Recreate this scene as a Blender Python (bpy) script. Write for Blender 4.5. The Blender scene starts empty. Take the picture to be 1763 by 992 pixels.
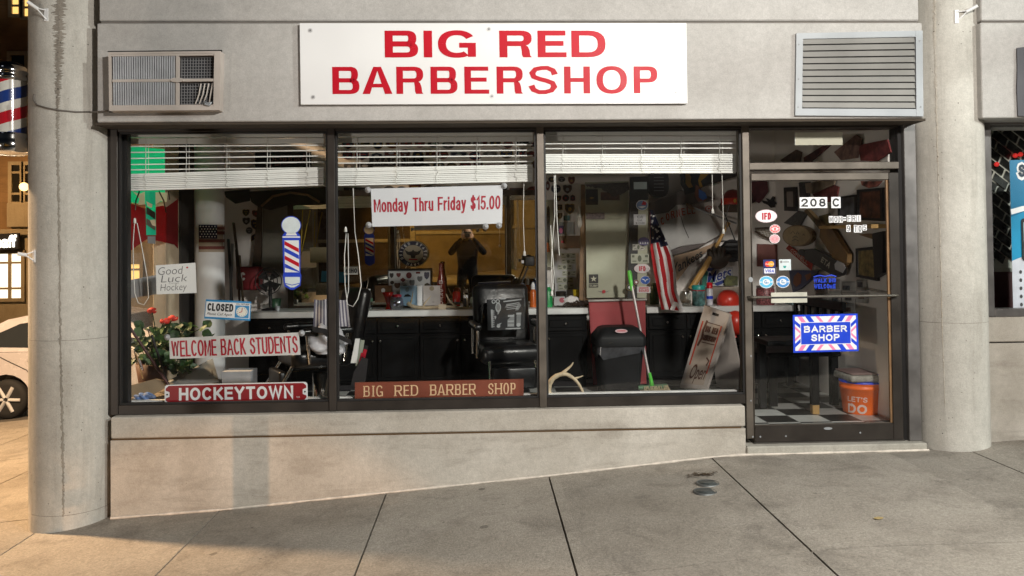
import bpy, bmesh, math, random
from mathutils import Vector, Matrix

# ------------------------------------------------------------------ camera, world, lights, exposure
S = bpy.context.scene
COL = S.collection
FPX, CX, CY = 1380.0, 881.5, 496.0            # focal length and centre in photo pixels (1763 x 992)
YAW, ROLL, PIT, SHY = 0.0367, 0.01115, 0.01793, -88.2
CAM = Vector((0.0, -6.0, 1.35))
FW = Vector((math.sin(YAW)*math.cos(PIT), math.cos(YAW)*math.cos(PIT), math.sin(PIT)))
_R = Vector((math.cos(YAW), -math.sin(YAW), 0)); _U = _R.cross(FW)
RT = _R*math.cos(ROLL) - _U*math.sin(ROLL); UP = _R*math.sin(ROLL) + _U*math.cos(ROLL)
cd = bpy.data.cameras.new('camera'); cam = bpy.data.objects.new('camera', cd); COL.objects.link(cam)
cd.sensor_width = 36; cd.lens = FPX/1763*36; cd.shift_y = SHY/1763; cd.clip_start = 0.05; cd.clip_end = 600
m3 = Matrix((RT, UP, -FW)).transposed()
cam.matrix_world = Matrix.Translation(CAM) @ m3.to_4x4()
S.camera = cam

W = bpy.data.worlds.new("World"); S.world = W; W.use_nodes = True
nt = W.node_tree; bg = nt.nodes['Background']; sk = nt.nodes.new('ShaderNodeTexSky'); sk.sky_type = 'NISHITA'
sk.sun_disc = False; sk.sun_elevation = math.radians(-4); sk.sun_rotation = math.radians(200)
nt.links.new(sk.outputs[0], bg.inputs[0]); bg.inputs[1].default_value = 0.10

S.view_settings.view_transform = 'Standard'; S.view_settings.look = 'None'
S.view_settings.gamma = 1; S.view_settings.use_curve_mapping = False
S.view_settings.exposure = -0.04
cy = S.cycles
cy.max_bounces = 10; cy.transparent_max_bounces = 24; cy.glossy_bounces = 6; cy.diffuse_bounces = 4
cy.caustics_reflective = False; cy.caustics_refractive = False; cy.sample_clamp_indirect = 4.0
try: cy.use_denoising = True
except Exception: pass

def light(name, kind, loc, target, power, col, **kw):
    l = bpy.data.lights.new(name, kind); l.energy = power; l.color = col
    for k, v in kw.items(): setattr(l, k, v)
    o = bpy.data.objects.new(name, l); COL.objects.link(o); o.location = loc
    o.rotation_euler = (Vector(target)-Vector(loc)).to_track_quat('-Z', 'Y').to_euler()
    return o
KEY = (2.4, -5.6, 3.75)
COOL = (9.5, -6.5, 5.2)
SODIUM_SIDE = (-6.4, 1.15, 4.4)
SODIUM_ACROSS = (-2.5, -15.6, 4.6)
FLOOD = (-12.0, -14.6, -0.75)
FILL = (-10.6, -14.8, 0.35)  # added low fill lamp, brightens the upper interior
light('street_lamp_light', 'AREA', KEY, (0.4, 0, 1.2), 380, (1.0, 0.945, 0.875), shape='DISK', size=0.34)
light('sodium_lamp_light', 'SPOT', SODIUM_SIDE, (-4.9, 3.6, -1), 3600, (1.0, 0.66, 0.37), spot_size=math.radians(128), spot_blend=0.45, shadow_soft_size=0.15)
BACK = (-13.5, 12.0, 4.6)
light('back_street_light', 'SPOT', BACK, (-11.0, 13.5, 0), 1300, (1.0, 0.62, 0.28), spot_size=math.radians(160), spot_blend=0.4, shadow_soft_size=0.15)
light('sodium_wall_light', 'SPOT', SODIUM_ACROSS, (0.5, -18.9, 0.6), 950, (1.0, 0.58, 0.15), spot_size=math.radians(100), spot_blend=0.6, shadow_soft_size=0.15)
light('ground_flood_light', 'SPOT', FLOOD, (-1.85, 0, -1.35), 5200, (1.0, 0.55, 0.27), spot_size=math.radians(10.5), spot_blend=0.35, shadow_soft_size=0.05)
light('added_fill_light', 'SPOT', FILL, (2.2, 0, 1.25), 1700, (1.0, 0.90, 0.80), spot_size=math.radians(40), spot_blend=0.5, shadow_soft_size=0.2)
light('cool_lamp_light', 'SPOT', COOL, (2.5, 0, 0.8), 3000, (0.96, 1.0, 0.95), spot_size=math.radians(90), spot_blend=0.5, shadow_soft_size=0.2)
sun = light('sun', 'SUN', (0, 0, 20), (3, 8, 12), 0.015, (0.8, 0.85, 1.0), angle=math.radians(8))

# ------------------------------------------------------------------ pixel -> point on a real plane
def ray(px, py):
    return FW + RT*((px-CX)/FPX) - UP*((py-CY-SHY)/FPX)
def P(px, py, Y):                     # point on the plane y = Y
    v = ray(px, py); return CAM + v*((Y-CAM.y)/v.y)
def PX(px, py, X):                    # point on the plane x = X
    v = ray(px, py); return CAM + v*((X-CAM.x)/v.x)
def PZ(px, py, Z):
    v = ray(px, py); return CAM + v*((Z-CAM.z)/v.z)
def xz(px, py, Y):
    p = P(px, py, Y); return p.x, p.z
def pcyl(px, py, cx, cy_, r):         # first hit with an upright cylinder
    v = ray(px, py); ox, oy = CAM.x-cx, CAM.y-cy_
    a = v.x*v.x+v.y*v.y; b = 2*(ox*v.x+oy*v.y); c = ox*ox+oy*oy-r*r
    d = max(b*b-4*a*c, 0); return CAM + v*((-b-math.sqrt(d))/(2*a))

# ------------------------------------------------------------------ materials
MATS = {}
def mat(name, col, rough=0.6, metal=0.0, var=0.12, scale=9.0, bump=0.0, bscale=60.0, emit=None, spec=0.5, coat=0.0, sheen=0.0):
    if name in MATS: return MATS[name]
    m = bpy.data.materials.new(name); m.use_nodes = True; n = m.node_tree.nodes; l = m.node_tree.links
    b = n['Principled BSDF']; b.inputs['Roughness'].default_value = rough; b.inputs['Metallic'].default_value = metal
    b.inputs['Specular IOR Level'].default_value = spec; b.inputs['Coat Weight'].default_value = coat
    tc = n.new('ShaderNodeTexCoord')
    if var > 0:
        no = n.new('ShaderNodeTexNoise'); no.inputs['Scale'].default_value = scale; no.inputs['Detail'].default_value = 5
        rp = n.new('ShaderNodeValToRGB'); rp.color_ramp.elements[0].position = 0.3; rp.color_ramp.elements[1].position = 0.72
        rp.color_ramp.elements[0].color = tuple(max(c*(1-var), 0) for c in col)+(1,)
        rp.color_ramp.elements[1].color = tuple(min(c*(1+var), 1) for c in col)+(1,)
        l.new(tc.outputs['Object'], no.inputs['Vector']); l.new(no.outputs['Fac'], rp.inputs[0]); l.new(rp.outputs[0], b.inputs['Base Color'])
        mr = n.new('ShaderNodeMapRange'); mr.inputs['To Min'].default_value = max(rough-0.08, 0.02); mr.inputs['To Max'].default_value = min(rough+0.1, 1)
        l.new(no.outputs['Fac'], mr.inputs['Value']); l.new(mr.outputs[0], b.inputs['Roughness'])
    else: b.inputs['Base Color'].default_value = tuple(col)+(1,)
    if bump > 0:
        n2 = n.new('ShaderNodeTexNoise'); n2.inputs['Scale'].default_value = bscale; n2.inputs['Detail'].default_value = 4
        bp = n.new('ShaderNodeBump'); bp.inputs['Strength'].default_value = bump; bp.inputs['Distance'].default_value = 0.01
        l.new(tc.outputs['Object'], n2.inputs['Vector']); l.new(n2.outputs['Fac'], bp.inputs['Height']); l.new(bp.outputs[0], b.inputs['Normal'])
    if emit:
        b.inputs['Emission Color'].default_value = tuple(emit[0])+(1,); b.inputs['Emission Strength'].default_value = emit[1]
    MATS[name] = m; return m

def concrete(name, c0, c1, stain, pit=0.5, streak=(2.2, 2.2, 0.35), rough=0.9, bump=0.35, blotch=1.3, pscale=26.0, amount=0.45, speck=0.0):
    """cast concrete: cloudy tone, run-down streaks, pits and fine grain"""
    m = bpy.data.materials.new(name); m.use_nodes = True; n = m.node_tree.nodes; l = m.node_tree.links
    b = n['Principled BSDF']; b.inputs['Roughness'].default_value = rough; b.inputs['Specular IOR Level'].default_value = 0.25
    tc = n.new('ShaderNodeTexCoord')
    def noise(sc, det, vec=None, rough_=0.55, dist=0.0):
        t = n.new('ShaderNodeTexNoise'); t.inputs['Scale'].default_value = sc; t.inputs['Detail'].default_value = det
        t.inputs['Roughness'].default_value = rough_; t.inputs['Distortion'].default_value = dist
        l.new(vec or tc.outputs['Object'], t.inputs['Vector']); return t.outputs['Fac']
    def ramp(fac, stops):
        r = n.new('ShaderNodeValToRGB'); e = r.color_ramp.elements
        e[0].position, e[0].color = stops[0][0], tuple(stops[0][1])+(1,)
        e[1].position, e[1].color = stops[1][0], tuple(stops[1][1])+(1,)
        for p_, c_ in stops[2:]:
            q = e.new(p_); q.color = tuple(c_)+(1,)
        l.new(fac, r.inputs[0]); return r.outputs[0]
    def mix(fac, a, b_, mode='MIX'):
        x = n.new('ShaderNodeMix'); x.data_type = 'RGBA'; x.blend_type = mode
        if isinstance(fac, float): x.inputs[0].default_value = fac
        else: l.new(fac, x.inputs[0])
        l.new(a, x.inputs[6])
        if hasattr(b_, 'is_linked'): l.new(b_, x.inputs[7])
        else: x.inputs[7].default_value = tuple(b_)+(1,)
        return x.outputs[2]
    base = ramp(noise(blotch, 7, dist=0.4), [(0.30, c0), (0.68, c1)])
    mp = n.new('ShaderNodeMapping'); mp.inputs['Scale'].default_value = streak; l.new(tc.outputs['Object'], mp.inputs[0])
    st = ramp(noise(3.2, 8, mp.outputs[0], 0.65, 0.6), [(0.50, (0, 0, 0)), (0.74, (1, 1, 1))])
    sm = n.new('ShaderNodeMath'); sm.operation = 'MULTIPLY'; sm.inputs[1].default_value = amount; l.new(st, sm.inputs[0])
    base = mix(sm.outputs[0], base, stain)
    fine = ramp(noise(130, 3, rough_=0.7), [(0.25, (0.80, 0.80, 0.80)), (0.75, (1.13, 1.13, 1.13))])
    base = mix(0.85, base, fine, 'MULTIPLY')
    mid = ramp(noise(24, 5, rough_=0.65, dist=0.3), [(0.30, (0.84, 0.84, 0.84)), (0.66, (1.08, 1.08, 1.08))])
    base = mix(0.6, base, mid, 'MULTIPLY')
    vo = n.new('ShaderNodeTexVoronoi'); vo.inputs['Scale'].default_value = pscale; vo.inputs['Randomness'].default_value = 1.0
    l.new(tc.outputs['Object'], vo.inputs['Vector'])
    wob = noise(7, 2)
    th = n.new('ShaderNodeMath'); th.operation = 'MULTIPLY'; th.inputs[1].default_value = 0.21*pit; l.new(wob, th.inputs[0])
    lt = n.new('ShaderNodeMath'); lt.operation = 'LESS_THAN'; l.new(vo.outputs['Distance'], lt.inputs[0]); l.new(th.outputs[0], lt.inputs[1])
    base = mix(lt.outputs[0], base, tuple(c*0.42 for c in c0))
    if speck > 0:                          # trodden-in gum and drips, sparse and of uneven size
        for sc_, k_ in ((3.1, 0.10), (5.3, 0.07)):
            v2 = n.new('ShaderNodeTexVoronoi'); v2.inputs['Scale'].default_value = sc_; l.new(tc.outputs['Object'], v2.inputs['Vector'])
            sp = n.new('ShaderNodeSeparateColor'); l.new(v2.outputs['Color'], sp.inputs[0])
            m1 = n.new('ShaderNodeMath'); m1.operation = 'MULTIPLY'; m1.inputs[1].default_value = k_*speck; l.new(sp.outputs[0], m1.inputs[0])
            m2 = n.new('ShaderNodeMath'); m2.operation = 'MULTIPLY_ADD'; m2.inputs[1].default_value = 0.06; l.new(noise(30, 3), m2.inputs[0]); l.new(v2.outputs['Distance'], m2.inputs[2])
            m4 = n.new('ShaderNodeMath'); m4.operation = 'SUBTRACT'; m4.inputs[1].default_value = 0.03; l.new(m2.outputs[0], m4.inputs[0])
            m3 = n.new('ShaderNodeMath'); m3.operation = 'LESS_THAN'; l.new(m4.outputs[0], m3.inputs[0]); l.new(m1.outputs[0], m3.inputs[1])
            m5 = n.new('ShaderNodeMath'); m5.operation = 'MULTIPLY'; m5.inputs[1].default_value = 0.6; l.new(m3.outputs[0], m5.inputs[0])
            base = mix(m5.outputs[0], base, tuple(c*0.35 for c in c0))
    l.new(base, b.inputs['Base Color'])
    ad = n.new('ShaderNodeMath'); ad.operation = 'SUBTRACT'; l.new(noise(70, 6, rough_=0.7), ad.inputs[0]); l.new(lt.outputs[0], ad.inputs[1])
    bp = n.new('ShaderNodeBump'); bp.inputs['Strength'].default_value = bump; bp.inputs['Distance'].default_value = 0.006
    l.new(ad.outputs[0], bp.inputs['Height']); l.new(bp.outputs[0], b.inputs['Normal'])
    MATS[name] = m; return m

def glass(name, tint=(0.985, 0.99, 0.985), dirt=0.0018, drough=0.20):
    m = bpy.data.materials.new(name); m.use_nodes = True; n = m.node_tree.nodes; l = m.node_tree.links
    n.remove(n['Principled BSDF']); out = n['Material Output']
    tr = n.new('ShaderNodeBsdfTransparent'); tr.inputs[0].default_value = tint+(1,)
    gl = n.new('ShaderNodeBsdfGlossy'); gl.inputs['Roughness'].default_value = 0.0; gl.inputs[0].default_value = (1, 1, 1, 1)
    g2 = n.new('ShaderNodeBsdfGlossy'); g2.inputs['Roughness'].default_value = drough; g2.inputs[0].default_value = (0.9, 0.95, 1, 1)
    fr = n.new('ShaderNodeFresnel'); fr.inputs[0].default_value = 1.45
    geo = n.new('ShaderNodeNewGeometry')
    vm = n.new('ShaderNodeVectorMath'); vm.operation = 'DOT_PRODUCT'; l.new(geo.outputs['Incoming'], vm.inputs[0]); l.new(geo.outputs['Normal'], vm.inputs[1])
    l.new(geo.outputs['Normal'], fr.inputs['Normal'])
    # fresnel of the front side for both faces: thin pane
    ab = n.new('ShaderNodeMath'); ab.operation = 'ABSOLUTE'; l.new(vm.outputs['Value'], ab.inputs[0])
    one = n.new('ShaderNodeMath'); one.operation = 'SUBTRACT'; one.inputs[0].default_value = 1; l.new(ab.outputs[0], one.inputs[1])
    pw = n.new('ShaderNodeMath'); pw.operation = 'POWER'; pw.inputs[1].default_value = 5; l.new(one.outputs[0], pw.inputs[0])
    ma = n.new('ShaderNodeMath'); ma.operation = 'MULTIPLY_ADD'; ma.inputs[1].default_value = 0.95; ma.inputs[2].default_value = 0.024; l.new(pw.outputs[0], ma.inputs[0])
    n.remove(fr)
    mx = n.new('ShaderNodeMixShader'); l.new(ma.outputs[0], mx.inputs[0]); l.new(tr.outputs[0], mx.inputs[1]); l.new(gl.outputs[0], mx.inputs[2])
    tc = n.new('ShaderNodeTexCoord'); no = n.new('ShaderNodeTexNoise'); no.inputs['Scale'].default_value = 3.0; no.inputs['Detail'].default_value = 6
    l.new(tc.outputs['Object'], no.inputs['Vector'])
    mr = n.new('ShaderNodeMapRange'); mr.inputs['From Min'].default_value = 0.3; mr.inputs['From Max'].default_value = 0.75
    mr.inputs['To Min'].default_value = dirt*0.5; mr.inputs['To Max'].default_value = dirt*1.6; l.new(no.outputs['Fac'], mr.inputs['Value'])
    m2 = n.new('ShaderNodeMixShader'); l.new(mr.outputs[0], m2.inputs[0]); l.new(mx.outputs[0], m2.inputs[1]); l.new(g2.outputs[0], m2.inputs[2])
    l.new(m2.outputs[0], out.inputs[0]); MATS[name] = m; return m

FASCIA = concrete('fascia_concrete', (0.39, 0.375, 0.355), (0.49, 0.475, 0.455), (0.30, 0.285, 0.265), pit=0.10, bump=0.22, amount=0.22, streak=(1.2, 1.2, 0.5))
COLUMN = concrete('column_concrete', (0.41, 0.39, 0.35), (0.58, 0.56, 0.51), (0.25, 0.225, 0.19), pit=0.55, bump=0.6, amount=0.5, streak=(2.6, 2.6, 0.22), pscale=17)
BULK = concrete('bulkhead_concrete', (0.38, 0.345, 0.295), (0.54, 0.505, 0.45), (0.24, 0.21, 0.175), pit=0.30, bump=0.4, amount=0.6, streak=(0.5, 0.5, 2.6), pscale=14)
PAVE = concrete('sidewalk_concrete', (0.262, 0.234, 0.196), (0.385, 0.352, 0.305), (0.14, 0.123, 0.105), pit=0.5, bump=1.0, amount=0.6, streak=(1, 1, 1), blotch=0.9, pscale=55, speck=1.0)
DARKGAP = mat('dark_joint', (0.02, 0.017, 0.014), 0.95)
ASPHALT = concrete('asphalt', (0.04, 0.04, 0.042), (0.065, 0.063, 0.06), (0.03, 0.03, 0.03), pit=0.4, bump=1.0, streak=(1, 1, 1), pscale=70)
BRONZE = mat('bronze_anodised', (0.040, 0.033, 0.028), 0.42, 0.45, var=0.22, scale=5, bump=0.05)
BRONZE_L = mat('bronze_lighter', (0.135, 0.115, 0.095), 0.42, 0.5, var=0.25, scale=6, bump=0.05)  # lighter tone of the same bronze
BLACK = mat('black_gasket', (0.012, 0.011, 0.011), 0.6)
def slab_tone(m, x0, pitch, grain=0.22):
    n = m.node_tree.nodes; l = m.node_tree.links; b = n['Principled BSDF']; src = b.inputs['Base Color'].links[0].from_socket
    tc = n.new('ShaderNodeTexCoord'); sp = n.new('ShaderNodeSeparateXYZ'); l.new(tc.outputs['Object'], sp.inputs[0])
    a = n.new('ShaderNodeMath'); a.operation = 'SUBTRACT'; a.inputs[1].default_value = x0; l.new(sp.outputs[0], a.inputs[0])
    d = n.new('ShaderNodeMath'); d.operation = 'DIVIDE'; d.inputs[1].default_value = pitch; l.new(a.outputs[0], d.inputs[0])
    f = n.new('ShaderNodeMath'); f.operation = 'FLOOR'; l.new(d.outputs[0], f.inputs[0])
    w = n.new('ShaderNodeTexWhiteNoise'); w.noise_dimensions = '1D'; l.new(f.outputs[0], w.inputs['W'])
    r = n.new('ShaderNodeMapRange'); r.inputs['To Min'].default_value = 0.90; r.inputs['To Max'].default_value = 1.06; l.new(w.outputs['Value'], r.inputs['Value'])
    no = n.new('ShaderNodeTexNoise'); no.inputs['Scale'].default_value = 62; no.inputs['Detail'].default_value = 3; no.inputs['Roughness'].default_value = 0.8; l.new(tc.outputs['Object'], no.inputs[0])
    r2 = n.new('ShaderNodeMapRange'); r2.inputs['From Min'].default_value = 0.32; r2.inputs['From Max'].default_value = 0.68; r2.inputs['To Min'].default_value = 1-grain; r2.inputs['To Max'].default_value = 1+grain; l.new(no.outputs['Fac'], r2.inputs['Value'])
    mu = n.new('ShaderNodeMath'); mu.operation = 'MULTIPLY'; l.new(r.outputs[0], mu.inputs[0]); l.new(r2.outputs[0], mu.inputs[1])
    x = n.new('ShaderNodeVectorMath'); x.operation = 'SCALE'; l.new(src, x.inputs[0]); l.new(mu.outputs[0], x.inputs['Scale']); l.new(x.outputs[0], b.inputs['Base Color'])
GLASS = glass('window_glass')
WHITEP = mat('white_panel', (0.80, 0.80, 0.80), 0.40, var=0.02, scale=2.5)
REDV = mat('red_vinyl', (0.50, 0.008, 0.022), 0.42, var=0.04, spec=0.18)
REDL = mat('red_letter', (0.42, 0.012, 0.030), 0.35, var=0.10)
WHITEV = mat('white_vinyl', (0.78, 0.78, 0.80), 0.4, var=0.03)
PAPER = mat('paper', (0.70, 0.70, 0.70), 0.8, var=0.05, scale=3)
ALU = mat('aluminium', (0.30, 0.315, 0.33), 0.5, 0.3, var=0.10, scale=4, bump=0.05)
ALUD = mat('dull_aluminium', (0.22, 0.215, 0.20), 0.6, 0.1, var=0.14, scale=4, bump=0.08)
CHROME = mat('chrome', (0.75, 0.73, 0.70), 0.10, 1.0, var=0.05)
BEIGE = mat('beige_plastic', (0.46, 0.41, 0.37), 0.5, var=0.10, scale=6)
BLINDW = mat('blind_white', (0.83, 0.83, 0.81), 0.42, var=0.05, scale=5)
CORDW = mat('cord_white', (0.70, 0.69, 0.66), 0.7, var=0.05)
BLKPAINT = mat('black_cabinet_paint', (0.0045, 0.0045, 0.005), 0.45, var=0.3, scale=6, spec=0.15)
COUNTER = mat('counter_white', (0.66, 0.66, 0.65), 0.35, var=0.06)
LEATHER = mat('black_leather', (0.006, 0.006, 0.007), 0.30, var=0.3, scale=8, bump=0.25, bscale=14)
PLASTER = mat('plaster_white', (0.74, 0.70, 0.67), 0.8, var=0.08, scale=2.0, bump=0.1)
CEIL = mat('ceiling_white', (0.62, 0.59, 0.55), 0.9)
WOOD = mat('brown_wood', (0.23, 0.13, 0.06), 0.5, var=0.3, scale=7, bump=0.1)
WOODL = mat('light_wood', (0.44, 0.27, 0.10), 0.45, var=0.2, scale=7)
WOODD = mat('dark_wood', (0.07, 0.045, 0.03), 0.5, var=0.3, scale=7)
DARK = mat('dark_cloth', (0.018, 0.016, 0.018), 0.8, var=0.3)
BLUEV = mat('blue_vinyl', (0.012, 0.05, 0.52), 0.35, var=0.05)
NAVY = mat('navy_print', (0.012, 0.02, 0.10), 0.5, var=0.15)
PINKV = mat('pink_vinyl', (0.85, 0.22, 0.42), 0.4, var=0.05)
REDF = mat('red_fabric', (0.52, 0.018, 0.025), 0.75, var=0.15, scale=12)
WHITEF = mat('white_fabric', (0.80, 0.78, 0.78), 0.8, var=0.08, scale=12)
NAVYF = mat('navy_fabric', (0.010, 0.012, 0.045), 0.8, var=0.2)
INK = mat('black_ink', (0.012, 0.012, 0.014), 0.5, var=0.1)
GREY = mat('mid_grey', (0.22, 0.22, 0.225), 0.6)
BONE = mat('antler_bone', (0.46, 0.37, 0.25), 0.55, var=0.25, scale=16, bump=0.3, bscale=40)
GREENP = mat('green_plastic', (0.10, 0.55, 0.06), 0.35, var=0.06)
TEAL = mat('teal_plastic', (0.02, 0.30, 0.27), 0.4, var=0.1)
ORANGE = mat('orange_plastic', (0.86, 0.15, 0.015), 0.38, var=0.08, scale=5)
SKYB = mat('sky_blue_vinyl', (0.12, 0.48, 0.78), 0.4, var=0.05)
RUST = mat('caulk_white', (0.62, 0.56, 0.49), 0.9, var=0.2, scale=20)

def mirror_mat(name, col, rough):
    return mat(name, col, rough, 1.0, var=0.0)
MIRROR = mirror_mat('mirror_silver', (0.80, 0.74, 0.62), 0.012)

# ------------------------------------------------------------------ mesh builder
def lerp(a, b, t): return a+(b-a)*t
class Quad:
    """a flat patch with corners bl, br, tr, tl; call(u, v, w) -> point, w metres off the face towards its viewer"""
    def __init__(s, bl, br, tr, tl, flip=False):
        s.c = [Vector(q) for q in (bl, br, tr, tl)]
        nrm = (s.c[1]-s.c[0]).cross(s.c[3]-s.c[0])
        s.n = nrm.normalized() if nrm.length > 1e-9 else Vector((0, -1, 0))
        if s.n.dot(CAM-s.c[0]) < 0: s.n = -s.n
    def __call__(s, u, v, w=0.0):
        a = s.c[0].lerp(s.c[1], u); b = s.c[3].lerp(s.c[2], u); return a.lerp(b, v)+s.n*w
def qp(bl, br, tr, tl, Y):            # quad from photo pixels on plane y = Y (Y may be per corner)
    ys = Y if isinstance(Y, (list, tuple)) else [Y]*4
    return Quad(*[P(p[0], p[1], y) for p, y in zip((bl, br, tr, tl), ys)])
def qr(x0, y0, x1, y1, Y):            # upright rectangle in the world whose centre/size come from a pixel box
    c = P((x0+x1)/2, (y0+y1)/2, Y); k = (Y-CAM.y)/FPX
    w = (x1-x0)*k/2; h = (y1-y0)*k/2
    return Quad((c.x-w, Y, c.z-h), (c.x+w, Y, c.z-h), (c.x+w, Y, c.z+h), (c.x-w, Y, c.z+h))
def qx(bl, br, tr, tl, X):
    return Quad(*[PX(p[0], p[1], X) for p in (bl, br, tr, tl)])

class G:
    def __init__(s): s.v = []; s.f = []; s.m = []; s.sm = []; s.mats = []
    def mi(s, m):
        if m not in s.mats: s.mats.append(m)
        return s.mats.index(m)
    def add(s, vs, fs, m, smooth=False):
        o = len(s.v); s.v += [Vector(v) for v in vs]; k = s.mi(m)
        for f in fs: s.f.append([i+o for i in f]); s.m.append(k); s.sm.append(smooth)
        return s
    def bmadd(s, bm, m, smooth=False):
        bm.verts.index_update()
        s.add([v.co.copy() for v in bm.verts], [[v.index for v in f.verts] for f in bm.faces], m, smooth); bm.free(); return s
    def box(s, x0, x1, y0, y1, z0, z1, m, bev=0.0, seg=1, smooth=False, mx=None):
        bm = bmesh.new(); bmesh.ops.create_cube(bm, size=1)
        for v in bm.verts: v.co = Vector(((x0+x1)/2+v.co.x*(x1-x0), (y0+y1)/2+v.co.y*(y1-y0), (z0+z1)/2+v.co.z*(z1-z0)))
        if bev > 0: bmesh.ops.bevel(bm, geom=bm.edges[:], offset=bev, segments=seg, profile=0.5, affect='EDGES')
        if mx is not None: bmesh.ops.transform(bm, matrix=mx, verts=bm.verts[:])
        return s.bmadd(bm, m, smooth or (bev > 0 and seg > 1))
    def tube(s, pts, r, m, n=8, smooth=True, caps=True, flat=1.0):
        pts = [Vector(p) for p in pts]; rs = r if isinstance(r, (list, tuple)) else [r]*len(pts)
        vs = []; fs = []; prev = None
        for i, p in enumerate(pts):
            t = (pts[min(i+1, len(pts)-1)]-pts[max(i-1, 0)])
            t = t.normalized() if t.length > 1e-9 else Vector((0, 0, 1))
            if prev is None:
                a = t.orthogonal().normalized()
            else:
                a = prev-t*prev.dot(t); a = a.normalized() if a.length > 1e-6 else t.orthogonal().normalized()
            prev = a; b = t.cross(a)
            for k in range(n):
                an = 2*math.pi*k/n; vs.append(p+a*math.cos(an)*rs[i]+b*math.sin(an)*rs[i]*flat)
        for i in range(len(pts)-1):
            for k in range(n): fs.append((i*n+k, i*n+(k+1) % n, (i+1)*n+(k+1) % n, (i+1)*n+k))
        s.add(vs, fs, m, smooth)
        if caps:
            s.add(vs[:n], [list(range(n))], m); s.add(vs[-n:], [list(range(n))], m)
        return s
    def cyl(s, p0, p1, r0, m, r1=None, n=18, caps=True):
        return s.tube([p0, p1], [r0, r0 if r1 is None else r1], m, n, True, caps)
    def lathe(s, prof, cx, cy_, m, n=24, smooth=True, sx=1.0, sy=1.0, mx=None):
        vs = []; fs = []
        for r, z in prof:
            for k in range(n):
                a = 2*math.pi*k/n; vs.append(Vector((cx+r*math.cos(a)*sx, cy_+r*math.sin(a)*sy, z)))
        if mx is not None: vs = [mx @ v for v in vs]
        for i in range(len(prof)-1):
            for k in range(n): fs.append((i*n+k, i*n+(k+1) % n, (i+1)*n+(k+1) % n, (i+1)*n+k))
        s.add(vs, fs, m, smooth)
        if prof[0][0] > 1e-5: s.add(vs[:n], [list(range(n))], m)
        if prof[-1][0] > 1e-5: s.add(vs[-n:], [list(range(n))], m)
        return s
    def ball(s, c, r, m, n=16, k=10):
        r = (r, r, r) if isinstance(r, (int, float)) else r
        vs = []; fs = []
        for i in range(k+1):
            t = math.pi*i/k
            for j in range(n):
                a = 2*math.pi*j/n; vs.append((c[0]+r[0]*math.sin(t)*math.cos(a), c[1]+r[1]*math.sin(t)*math.sin(a), c[2]+r[2]*math.cos(t)))
        for i in range(k):
            for j in range(n): fs.append((i*n+j, i*n+(j+1) % n, (i+1)*n+(j+1) % n, (i+1)*n+j))
        return s.add(vs, fs, m, True)
    def poly(s, Q, pts, m, w0=0.0, w1=None):
        """an outline in a quad's (u, v), raised from w0 to w1 with closed sides"""
        n = len(pts); top = [Q(u, v, w0 if w1 is None else w1) for u, v in pts]
        s.add(top, [list(range(n))], m)
        if w1 is not None:
            bot = [Q(u, v, w0) for u, v in pts]
            s.add(top+bot, [(i, (i+1) % n, n+(i+1) % n, n+i) for i in range(n)]+[list(range(n, 2*n))], m)
        return s
    def rect(s, Q, u0, u1, v0, v1, m, w0=0.0, w1=None):
        return s.poly(Q, [(u0, v0), (u1, v0), (u1, v1), (u0, v1)], m, w0, w1)
    def disc(s, Q, cu, cv, ru, rv, m, w0=0.0, w1=None, n=24, a0=0.0):
        return s.poly(Q, [(cu+ru*math.cos(a0+2*math.pi*k/n), cv+rv*math.sin(a0+2*math.pi*k/n)) for k in range(n)], m, w0, w1)
    def strip(s, Q, path, width, m, w=0.002, wa=1.0):
        """stroke of given width (in v units; u width scaled by wa) along a (u, v) path"""
        L = []; R_ = []
        for i, (u, v) in enumerate(path):
            a = path[max(i-1, 0)]; b = path[min(i+1, len(path)-1)]
            du, dv = (b[0]-a[0])/wa, b[1]-a[1]; d = math.hypot(du, dv) or 1
            wd = width[i] if isinstance(width, (list, tuple)) else width
            nx, ny = -dv/d*wd/2*wa, du/d*wd/2
            L.append(Q(u+nx, v+ny, w)); R_.append(Q(u-nx, v-ny, w))
        k = len(path); s.add(L+R_, [(i, i+1, k+i+1, k+i) for i in range(k-1)], m); return s
    def text(s, Q, t, m, u0, u1, v0, v1, w0=0.001, w1=None, bold=0.0, shear=0.0, spacing=1.0):
        vs, fs = text_mesh(t, bold, shear, spacing)
        xs = [v[0] for v in vs]; ys = [v[1] for v in vs]
        ax, bx, ay, by = min(xs), max(xs), min(ys), max(ys)
        s.add([Q(lerp(u0, u1, (x-ax)/(bx-ax)), lerp(v0, v1, (y-ay)/(by-ay)), w0) for x, y in vs], fs, m); return s
    def ob(s, name, parent=None, local=False, sub=0, shade=None, loc=None):
        off = Vector((0, 0, 0)) if local or parent is None else wloc(parent)
        if loc is not None: off = off+Vector(loc)
        me = bpy.data.meshes.new(name); me.from_pydata([v-off for v in s.v], [], s.f)
        for m in s.mats: me.materials.append(m)
        me.polygons.foreach_set('material_index', s.m); me.polygons.foreach_set('use_smooth', s.sm)
        bm = bmesh.new(); bm.from_mesh(me); bmesh.ops.recalc_face_normals(bm, faces=bm.faces[:]); bm.to_mesh(me); bm.free()
        me.update(); o = bpy.data.objects.new(name, me); COL.objects.link(o)
        if loc is not None: o.location = loc
        if parent is not None: o.parent = parent
        if sub:
            md = o.modifiers.new('smooth', 'SUBSURF'); md.levels = sub; md.render_levels = sub
        return o

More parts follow.
